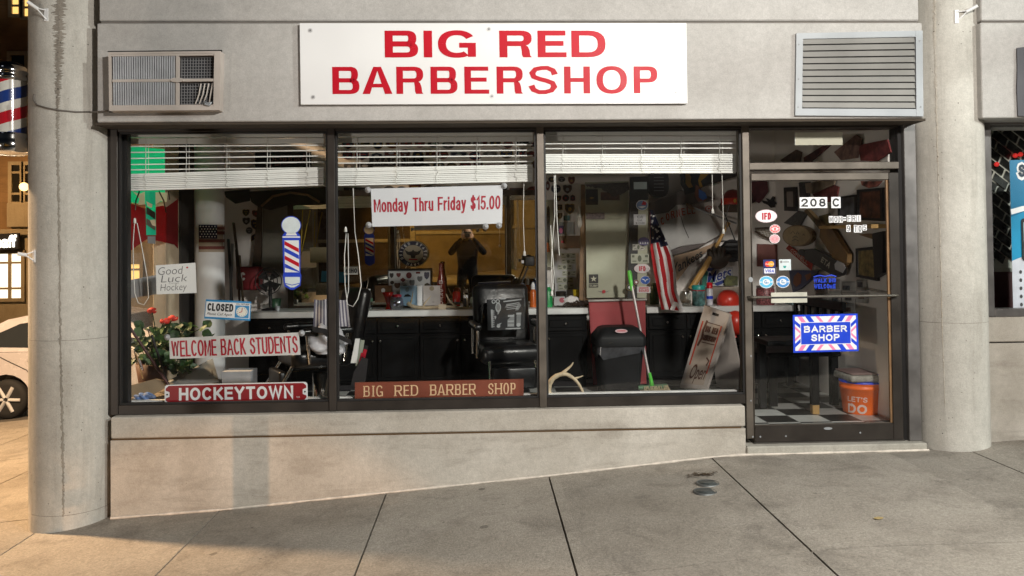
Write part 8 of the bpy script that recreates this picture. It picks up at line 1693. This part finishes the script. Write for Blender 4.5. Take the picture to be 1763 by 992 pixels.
g = G(); fp(g, [(1752, 200), (1790, 202), (1790, 80), (1764, 81), (1750, 83), (1751, 120), (1750, 150)], YFA-0.012, mat('torn_grey', (0.085, 0.085, 0.095), 0.7), 0.006); solo(g, 'dark_sheet', 'dark grey sheet with ragged edge on the neighbour fascia', 'sheet')

# ------------------------------------------------------------------ the street on the left
def car(label, loc, rz, paint):
    r = thing('parked_car', label, 'car', loc); r.rotation_euler = (0, 0, rz)
    low = [(-0.80, 0.28), (-0.84, 0.55), (-0.80, 0.85), (-0.72, 0.98), (2.55, 0.98), (3.10, 0.84), (3.34, 0.66), (3.40, 0.42), (3.36, 0.26)]
    arch = lambda c: [(c+0.36*math.cos(a), 0.30+0.36*math.sin(a)) for a in [math.pi*k/10 for k in range(11)]]
    under = [(3.36, 0.20), (2.62+0.36, 0.22)]+arch(2.62)+[(0.36, 0.22)]+arch(0.0)+[(-0.78, 0.22)]
    prof = low+under; n = len(prof); w = 0.84
    g = G(); g.add([(x, -w, z) for x, z in prof]+[(x, w, z) for x, z in prof], [list(range(n)), list(range(n, 2*n))]+[(i, (i+1) % n, n+(i+1) % n, n+i) for i in range(n)], paint); g.ob('body', r, True)
    roof = [(-0.66, 0.985), (-0.52, 1.20), (-0.1, 1.44), (0.45, 1.55), (1.0, 1.565), (1.5, 1.49), (2.5, 0.985)]; m = len(roof); wt = 0.60
    g = G(); sec = lambda s: [(x, s*lerp(0.83, wt, min((z-0.985)/0.5, 1)), z) for x, z in roof]
    g.add(sec(-1)+sec(1), [list(range(m)), list(range(m, 2*m))]+[(i, (i+1) % m, m+(i+1) % m, m+i) for i in range(m)], paint, False); g.ob('cabin', r, True)
    CG = mat('car_glass', (0.03, 0.035, 0.04), 0.06, var=0.0, spec=0.8)
    for s in (-1, 1):
        for pts in ([(-0.38, 1.06), (-0.28, 1.20), (0.10, 1.38), (0.66, 1.46), (0.70, 1.03)], [(0.76, 1.03), (0.74, 1.465), (1.10, 1.475), (1.46, 1.40), (2.10, 1.05)]):
            g = G(); q = [(x, s*(lerp(0.83, wt, min((z-0.985)/0.5, 1))+0.006), z) for x, z in pts]; q2 = [(x, y-s*0.015, z) for x, y, z in q]; k = len(q)
            g.add(q+q2, [list(range(k)), list(range(k, 2*k))]+[(i, (i+1) % k, k+(i+1) % k, k+i) for i in range(k)], CG); g.ob('side_window', r, True)
        g = G(); g.tube([(x, s*(0.846), z) for x, z in ((0.40, 0.24), (0.45, 0.5), (0.30, 0.72), (0.02, 0.86), (-0.2, 0.98))], 0.006, INK, 5); g.tube([(0.73, s*0.846, 0.97), (0.73, s*0.846, 0.24)], 0.006, INK, 5); g.tube([(1.85, s*0.846, 0.97), (1.98, s*0.846, 0.24)], 0.006, INK, 5); g.ob('door_seam', r, True)
        for hx in (0.42, 1.5): g = G(); g.tube([(hx-0.10, s*0.85, 0.86), (hx-0.06, s*0.875, 0.865), (hx+0.06, s*0.875, 0.865), (hx+0.10, s*0.85, 0.86)], 0.016, paint, 8); g.ob('door_handle', r, True)
        for wx in (0.0, 2.62):
            wm = Matrix.Translation((wx, s*0.74, 0.29)) @ Matrix.Rotation(math.pi/2, 4, 'X')
            g = G(); g.lathe([(0.20, -0.09), (0.275, -0.09), (0.29, -0.05), (0.29, 0.05), (0.275, 0.09), (0.20, 0.09)], 0, 0, mat('tyre', (0.015, 0.015, 0.015), 0.8), 28, mx=wm); t = g.ob('wheel', r, True)
            g = G()
            for k in range(6): a = k*math.pi/3; g.tube([(wx+0.03*math.cos(a), s*0.835, 0.29+0.03*math.sin(a)), (wx+0.20*math.cos(a), s*0.82, 0.29+0.20*math.sin(a))], [0.028, 0.040], mat('rim_silver', (0.55, 0.55, 0.55), 0.4, 0.1), 6, flat=0.5)
            g.lathe([(0.19, 0.02), (0.205, 0.10), (0.19, 0.10)], 0, 0, MATS['rim_silver'], 28, mx=Matrix.Translation((wx, s*0.92 if s > 0 else s*0.72, 0.29)) @ Matrix.Rotation(math.pi/2, 4, 'X')); g.ob('rim', t, True)
        g = G(); g.box(-0.83, -0.66, s*0.70-0.12, s*0.70+0.12, 0.72, 0.94, mat('tail_light', (0.35, 0.01, 0.01), 0.2), 0.03, 2); g.ob('tail_light', r, True)
        g = G(); g.box(3.1, 3.33, s*0.62-0.14, s*0.62+0.14, 0.60, 0.74, mat('head_light', (0.6, 0.6, 0.6), 0.1), 0.03, 2); g.ob('headlight', r, True)
    g = G(); q = [(1.56, -0.58, 1.465), (2.46, -0.76, 1.0), (2.46, 0.76, 1.0), (1.56, 0.58, 1.465)]; g.add([(x+0.012, y, z+0.014) for x, y, z in q]+[(x, y, z) for x, y, z in q], [(0, 1, 2, 3), (4, 5, 6, 7), (0, 1, 5, 4), (1, 2, 6, 5), (2, 3, 7, 6), (3, 0, 4, 7)], CG); g.ob('windscreen', r, True)
    return r
cpos = P(10, 688, 6.0); car('pale silver hatchback parked in the side street beyond the corner column', (cpos.x, 6.0+0.84, gz(cpos.x, 6.0)-0.05), 0.0, mat('silver_paint', (0.60, 0.58, 0.62), 0.25, 0.1, var=0.04, coat=0.6))
YBg = 17.0
def bx_(px, py): return P(px, py, YBg)
bb = thing('brick_building', 'dark brick building across the side street with a lit shop on its ground floor', 'building', (bx_(20, 400).x, YBg, -1.3))
BRK = concrete('dark_brick', (0.20, 0.12, 0.06), (0.30, 0.18, 0.09), (0.10, 0.06, 0.03), pit=0.2, streak=(0.5, 0.5, 5), pscale=10); CRW = concrete('cream_render', (0.34, 0.27, 0.18), (0.42, 0.34, 0.24), (0.22, 0.16, 0.10), pit=0.1)
zc_ = bx_(30, 398).z; xr_ = bx_(420, 300).x
g = G(); g.box(-34, xr_, YBg, YBg+6, zc_, 13.0, BRK); g.ob('upper_wall', bb)
g = G(); g.box(-34, xr_, YBg-0.05, YBg+6, -1.6, zc_-0.12, CRW); g.ob('ground_floor_wall', bb)
g = G(); g.box(-34, xr_, YBg-0.22, YBg+0.2, zc_-0.119, zc_+0.05, CRW, 0.02); g.ob('cornice', bb)
LIT = mat('lit_window', (0.8, 0.75, 0.6), 0.5, emit=((1.0, 0.93, 0.72), 1.6), var=0); LITY = mat('lit_window_yellow', (0.8, 0.6, 0.3), 0.5, emit=((1.0, 0.62, 0.18), 1.3), var=0)
def bwin(x0_, x1_, y0_, y1_, m, muntins=(), fr=CRW):
    a, b = bx_(x0_, y1_), bx_(x1_, y0_); g = G(); e = 0.10
    g.box(a.x-e, a.x, YBg-0.12, YBg-0.051, a.z-e, b.z+e, fr); g.box(b.x, b.x+e, YBg-0.12, YBg-0.051, a.z-e, b.z+e, fr); g.box(a.x+0.001, b.x-0.001, YBg-0.12, YBg-0.051, a.z-e, a.z, fr); g.box(a.x+0.001, b.x-0.001, YBg-0.12, YBg-0.051, b.z, b.z+e, fr)
    for px in muntins: x = bx_(px, 400).x; g.box(x-0.04, x+0.04, YBg-0.11, YBg-0.065, a.z, b.z, fr)
    for t in (0.22, 0.80): g.box(a.x+0.001, b.x-0.001, YBg-0.105, YBg-0.07, lerp(a.z, b.z, t)-0.03, lerp(a.z, b.z, t)+0.03, fr)
    f = g.ob('window', bb); g = G(); g.box(a.x, b.x, YBg-0.062, YBg-0.055, a.z, b.z, m); g.ob('pane', f)
bwin(-44, 40, 437, 514, LIT, (-20, 0, 20)); bwin(24, 36, -40, 26, LITY); bwin(45, 56, -40, 30, LITY)
bwin(24, 38, 285, 348, mat('dark_pane', (0.02, 0.018, 0.015), 0.1)); bwin(47, 62, 285, 348, MATS['dark_pane']); bwin(22, 46, 96, 200, MATS['dark_pane']); bwin(-60, -20, 285, 348, MATS['dark_pane']); bwin(-60, -20, 96, 200, MATS['dark_pane'])
bwin(110, 180, 430, 560, LITY, (140,)); bwin(226, 243, 455, 500, LITY)
a, b = bx_(20, 392), bx_(58, 350); g = G(); g.box(a.x, b.x, YBg-0.25, YBg-0.001, a.z, b.z, CRW, 0.02); g.ob('bay_apron', bb)
r = thing('shop_lettering', 'white glowing channel letters reading teaff over the lit shopfront across the street', 'sign', bx_(20, 420)); a, b = bx_(-6, 430), bx_(40, 404)
Q = Quad((a.x, YBg-0.30, a.z), (b.x, YBg-0.30, a.z+0.03), (b.x, YBg-0.30, b.z), (a.x, YBg-0.30, b.z-0.03))
g = G(); g.rect(Q, -0.1, 1.05, -0.05, 1.1, INK, -0.08, 0); g.ob('backing', r)
g = G(); g.text(Q, 'teaff', mat('glow_white', (0.9, 0.9, 0.85), 0.4, emit=((1.0, 0.97, 0.85), 3.0), var=0), 0.0, 1.0, 0.08, 0.98, 0.02, bold=0.03); g.ob('lettering', r)
c = bx_(50, 323); g = G(); g.ball((c.x, YBg-0.25, c.z), 0.12, mat('warm_globe', (0.9, 0.7, 0.4), 0.4, emit=((1.0, 0.62, 0.22), 3.5), var=0), 12, 8); o = solo(g, 'globe_lamp', 'small warm globe lamp glowing on the brick building', 'lamp')
g = G(); g.tube([(c.x, YBg-0.25, c.z+0.1), (c.x, YBg-0.001, c.z+0.2)], 0.03, INK); g.ob('arm', o)
light('lit_shop_light', 'AREA', (bx_(0, 470).x, YBg-0.5, 1.0), (bx_(0, 470).x, 8, -1), 120, (1.0, 0.9, 0.65), shape='RECTANGLE', size=3.0, size_y=2.0)

# ------------------------------------------------------------------ behind the camera: what the glass and mirror reflect
g = G(); AMB = concrete('boundary_concrete', (0.34, 0.31, 0.25), (0.46, 0.42, 0.34), (0.22, 0.19, 0.14), pit=0.2)
r = thing('boundary_wall', 'long concrete boundary wall across the main street, lit amber', 'wall', (0, -19.4, -0.6))
GATE = mat('brown_gate', (0.05, 0.032, 0.02), 0.7, var=0.3, scale=3); DOORC = mat('ochre_door', (0.22, 0.17, 0.09), 0.7, var=0.25, scale=2)
for k in range(-7, 8):
    g = G(); x = k*3.6; g.box(x-1.78, x+1.78, -19.5, -19.35, gz(x, -10)-0.2, gz(x, -10)+3.1, GATE if k in (-1, -3, 2) else DOORC if k in (0, -2) else AMB, 0.01); g.ob('gate' if k in (-1, -3, 2) else 'panel', r)
    g = G(); g.box(x+1.70, x+1.90, -19.345, -19.25, gz(x, -10)-0.2, gz(x, -10)+3.3, AMB, 0.01); g.ob('pilaster', r)
    g = G(); g.box(x-1.69, x+1.69, -19.349, -19.30, gz(x, -10)+1.5, gz(x, -10)+1.62, AMB, 0.01); g.ob('rail', r)
POLE = mat('lamp_post_metal', (0.10, 0.10, 0.10), 0.5, 0.6)
def street_lamp(label, head, base, lens):
    r = thing('street_lamp', label, 'street lamp', (base[0], base[1], gz(base[0], base[1])-0.02), 'lamps that light the street'); zt = head[2]+0.25
    g = G(); g.tube([(base[0], base[1], gz(*base)-0.02), (base[0], base[1], zt)], [0.075, 0.045], POLE, 12); g.ob('pole', r)
    d = Vector((head[0]-base[0], head[1]-base[1], 0)); g = G(); g.tube([(base[0], base[1], zt-0.1), Vector((base[0], base[1], zt+0.05))+d*0.3, Vector((base[0], base[1], zt))+d], 0.03, POLE, 8); g.ob('arm', r)
    g = G(); g.box(head[0]-0.22, head[0]+0.22, head[1]-0.18, head[1]+0.18, zt-0.05, zt+0.06, POLE, 0.04, 2); g.ob('head', r)
    g = G(); g.lathe([(0.15, zt-0.052), (0.13, zt-0.075), (0.001, zt-0.08)], head[0], head[1], lens, 18); g.ob('lens', r)
WL = mat('lamp_lens_white', (0.9, 0.9, 0.9), 0.3, emit=((1, 0.96, 0.9), 12), var=0); SLN = mat('lamp_lens_amber', (0.9, 0.6, 0.3), 0.3, emit=((1, 0.55, 0.16), 12), var=0)
street_lamp('white street lamp on a long arm over the road before the shop', KEY, (6.6, -3.1), WL)
street_lamp('amber street lamp in the side street by the corner', SODIUM_SIDE, (-7.4, 1.15), SLN)
street_lamp('amber street lamp far up the side street by the brick building', BACK, (-15.5, 12.0), SLN)
street_lamp('cool white street lamp along the pavement to the right', COOL, (11.0, -3.1), WL)
street_lamp('amber street lamp across the main street before the boundary wall', SODIUM_ACROSS, (-2.5, -17.2), SLN)
r = thing('fill_bollard', 'added bollard carrying the fill light, out of view left of the camera', 'lamp', (FILL[0], FILL[1]-0.3, gz(FILL[0], -4)))  # made-up bollard built round the added fill lamp
g = G(); g.lathe([(0.09, gz(FILL[0], -4)-0.02), (0.09, FILL[2]-0.12)], FILL[0], FILL[1]-0.3, POLE, 16); g.ob('post', r)
g = G(); g.lathe([(0.08, FILL[2]-0.119), (0.08, FILL[2]+0.10)], FILL[0], FILL[1]-0.3, WL, 16); g.ob('lens', r)
g = G(); g.lathe([(0.10, FILL[2]+0.101), (0.10, FILL[2]+0.13), (0.001, FILL[2]+0.16)], FILL[0], FILL[1]-0.3, POLE, 16); g.ob('cap', r)
r = thing('ground_floodlight', 'small warm floodlight on the far pavement', 'lamp', (FLOOD[0], FLOOD[1]-0.2, gz(FLOOD[0], -4)))
g = G(); g.box(FLOOD[0]-0.15, FLOOD[0]+0.12, FLOOD[1]-0.35, FLOOD[1]-0.12, FLOOD[2]-0.12, FLOOD[2]+0.14, POLE, 0.02); g.ob('housing', r)
g = G(); g.tube([(FLOOD[0], FLOOD[1]-0.24, gz(FLOOD[0], -4)-0.02), (FLOOD[0], FLOOD[1]-0.24, FLOOD[2]-0.11)], 0.03, POLE); g.ob('stake', r)
t = (-3.1-FLOOD[1])/(-0.1-FLOOD[1]); sx_ = lerp(FLOOD[0], -1.70, t)
r = thing('street_sign_post', 'grey street sign post at the kerb left of the camera', 'post', (sx_, -3.1, gz(sx_, -3.1))); g = G(); g.tube([(sx_, -3.1, gz(sx_, -3.1)-0.02), (sx_, -3.1, 2.7)], 0.085, POLE, 12); g.ob('pole', r)
g = G(); g.box(sx_-0.22, sx_+0.22, -3.215, -3.19, 2.0, 2.6, ALU, 0.01); g.ob('plate', r)

hx, hy = lerp(FLOOD[0], -3.08, (-3.1-FLOOD[1])/(-0.25-FLOOD[1])), -3.1; hz0 = gz(hx, hy)-0.01
r = thing('shadow_hydrant', 'red hydrant added out of view at the kerb to shade the corner column', 'hydrant', (hx, hy, hz0)); HR = mat('hydrant_red', (0.32, 0.03, 0.02), 0.45)  # unseen, added to cast the rounded shadow on the column foot
g = G(); g.lathe([(0.14, hz0), (0.14, hz0+0.04), (0.10, hz0+0.05), (0.095, hz0+0.42), (0.12, hz0+0.43), (0.12, hz0+0.46)], hx, hy, HR, 20); g.ob('barrel', r)
g = G(); g.lathe([(0.115, hz0+0.461), (0.10, hz0+0.53), (0.04, hz0+0.58), (0.03, hz0+0.62), (0.001, hz0+0.622)], hx, hy, HR, 20); g.ob('bonnet', r)
for s in (-1, 1): g = G(); g.cyl((hx+s*0.09, hy, hz0+0.34), (hx+s*0.16, hy, hz0+0.34), 0.05, HR, n=12); g.ob('nozzle', r)

# the photographer, standing behind the camera with arms raised
def person(x, y, z0, H):
    V_ = {}; vs = []; es = []; rs = []
    def j(n, p, rad, par=None):
        V_[n] = len(vs); vs.append(Vector(p)); rs.append(rad)
        if par is not None: es.append((V_[par], V_[n]))
    s = H/1.80
    q = lambda a, b, c: (x+a*s, y+b*s, z0+c*s)
    j('pelvis', q(0, 0, 0.95), (0.17*s, 0.13*s)); j('waist', q(0, 0, 1.10), (0.165*s, 0.12*s), 'pelvis'); j('chest', q(0, 0.0, 1.32), (0.20*s, 0.14*s), 'waist'); j('neck', q(0, 0.02, 1.50), (0.065*s, 0.065*s), 'chest'); j('head0', q(0, 0.05, 1.60), (0.085*s, 0.10*s), 'neck'); j('head1', q(0, 0.05, 1.72), (0.085*s, 0.10*s), 'head0'); j('crown', q(0, 0.04, 1.77), (0.05*s, 0.06*s), 'head1')
    for t, sd in (('l', -1), ('r', 1)):
        j('sh'+t, q(sd*0.19, 0, 1.43), (0.085*s, 0.085*s), 'chest'); j('el'+t, q(sd*0.33, 0.14, 1.26), (0.06*s, 0.06*s), 'sh'+t); j('wr'+t, q(sd*0.10, 0.26, 1.56), (0.042*s, 0.042*s), 'el'+t)
        j('hip'+t, q(sd*0.10, 0, 0.86), (0.105*s, 0.11*s), 'pelvis'); j('kn'+t, q(sd*0.13, 0.02, 0.48), (0.075*s, 0.08*s), 'hip'+t); j('an'+t, q(sd*0.15, 0, 0.10), (0.05*s, 0.055*s), 'kn'+t); j('toe'+t, q(sd*0.17, 0.17, 0.04), (0.045*s, 0.035*s), 'an'+t)
    me = bpy.data.meshes.new('person'); me.from_pydata(vs, es, []); o = bpy.data.objects.new('person', me); COL.objects.link(o)
    me.materials.append(mat('dark_coat', (0.006, 0.006, 0.008), 0.9, var=0.2, spec=0.1))
    bm = bmesh.new(); bm.from_mesh(me); ly = bm.verts.layers.skin.verify(); bm.verts.ensure_lookup_table()
    for i, v in enumerate(bm.verts): v[ly].radius = rs[i]; v[ly].use_root = (i == 0)
    bm.to_mesh(me); bm.free()
    o.modifiers.new('skin', 'SKIN').use_smooth_shade = True; md = o.modifiers.new('smooth', 'SUBSURF'); md.levels = 2; md.render_levels = 2
    tag(o, 'person in dark coat and trousers holding a camera up to the face', 'person')
    SKIN = mat('skin', (0.45, 0.27, 0.19), 0.5, var=0.1)
    g = G(); g.ball(q(0, 0.075, 1.655), (0.088*s, 0.098*s, 0.115*s), SKIN, 18, 12); g.tube([q(0, 0.16, 1.68), q(0, 0.192, 1.64), q(0, 0.17, 1.63)], [0.012*s, 0.018*s, 0.012*s], SKIN, 8)
    for sd in (-1, 1): g.ball(q(sd*0.088, 0.06, 1.655), (0.015*s, 0.025*s, 0.035*s), SKIN, 8, 6)
    g.ob('face', o, True)
    g = G(); g.ball(q(0, 0.045, 1.70), (0.098*s, 0.105*s, 0.095*s), mat('hair_dark', (0.02, 0.015, 0.012), 0.7), 16, 10); g.ob('hair', o, True)
    for sd in (-1, 1):
        g = G(); c = Vector(q(sd*0.085, 0.27, 1.60)); g.ball(c, (0.030*s, 0.045*s, 0.045*s), SKIN, 10, 8)
        for k in range(4): a = c+Vector((sd*0.005, 0.02*s, (0.035-k*0.021)*s)); g.tube([a, a+Vector((-sd*0.012*s, 0.04*s, 0.002)), a+Vector((-sd*0.045*s, 0.045*s, 0))], [0.010*s, 0.009*s, 0.008*s], SKIN, 6)
        g.tube([c+Vector((-sd*0.01, 0, -0.03*s)), c+Vector((-sd*0.05*s, 0.0, -0.045*s))], [0.012*s, 0.009*s], SKIN, 6); g.ob('hand', o, True)
    r = thing('camera_body', 'black camera held up before the face', 'camera', q(0, 0.30, 1.63))
    g = G(); g.box(x-0.07*s, x+0.07*s, y+0.23*s, y+0.29*s, z0+1.58*s, z0+1.68*s, INK, 0.012, 2); g.ob('body', r)
    g = G(); g.cyl((x, y+0.29*s, z0+1.62*s), (x, y+0.36*s, z0+1.62*s), 0.034*s, INK); g.ob('lens', r)
ypz = -6.55; person(0.0, ypz, gz(0, -6)-0.15, (1.35-gz(0, -6)+0.15)*1.80/1.62)
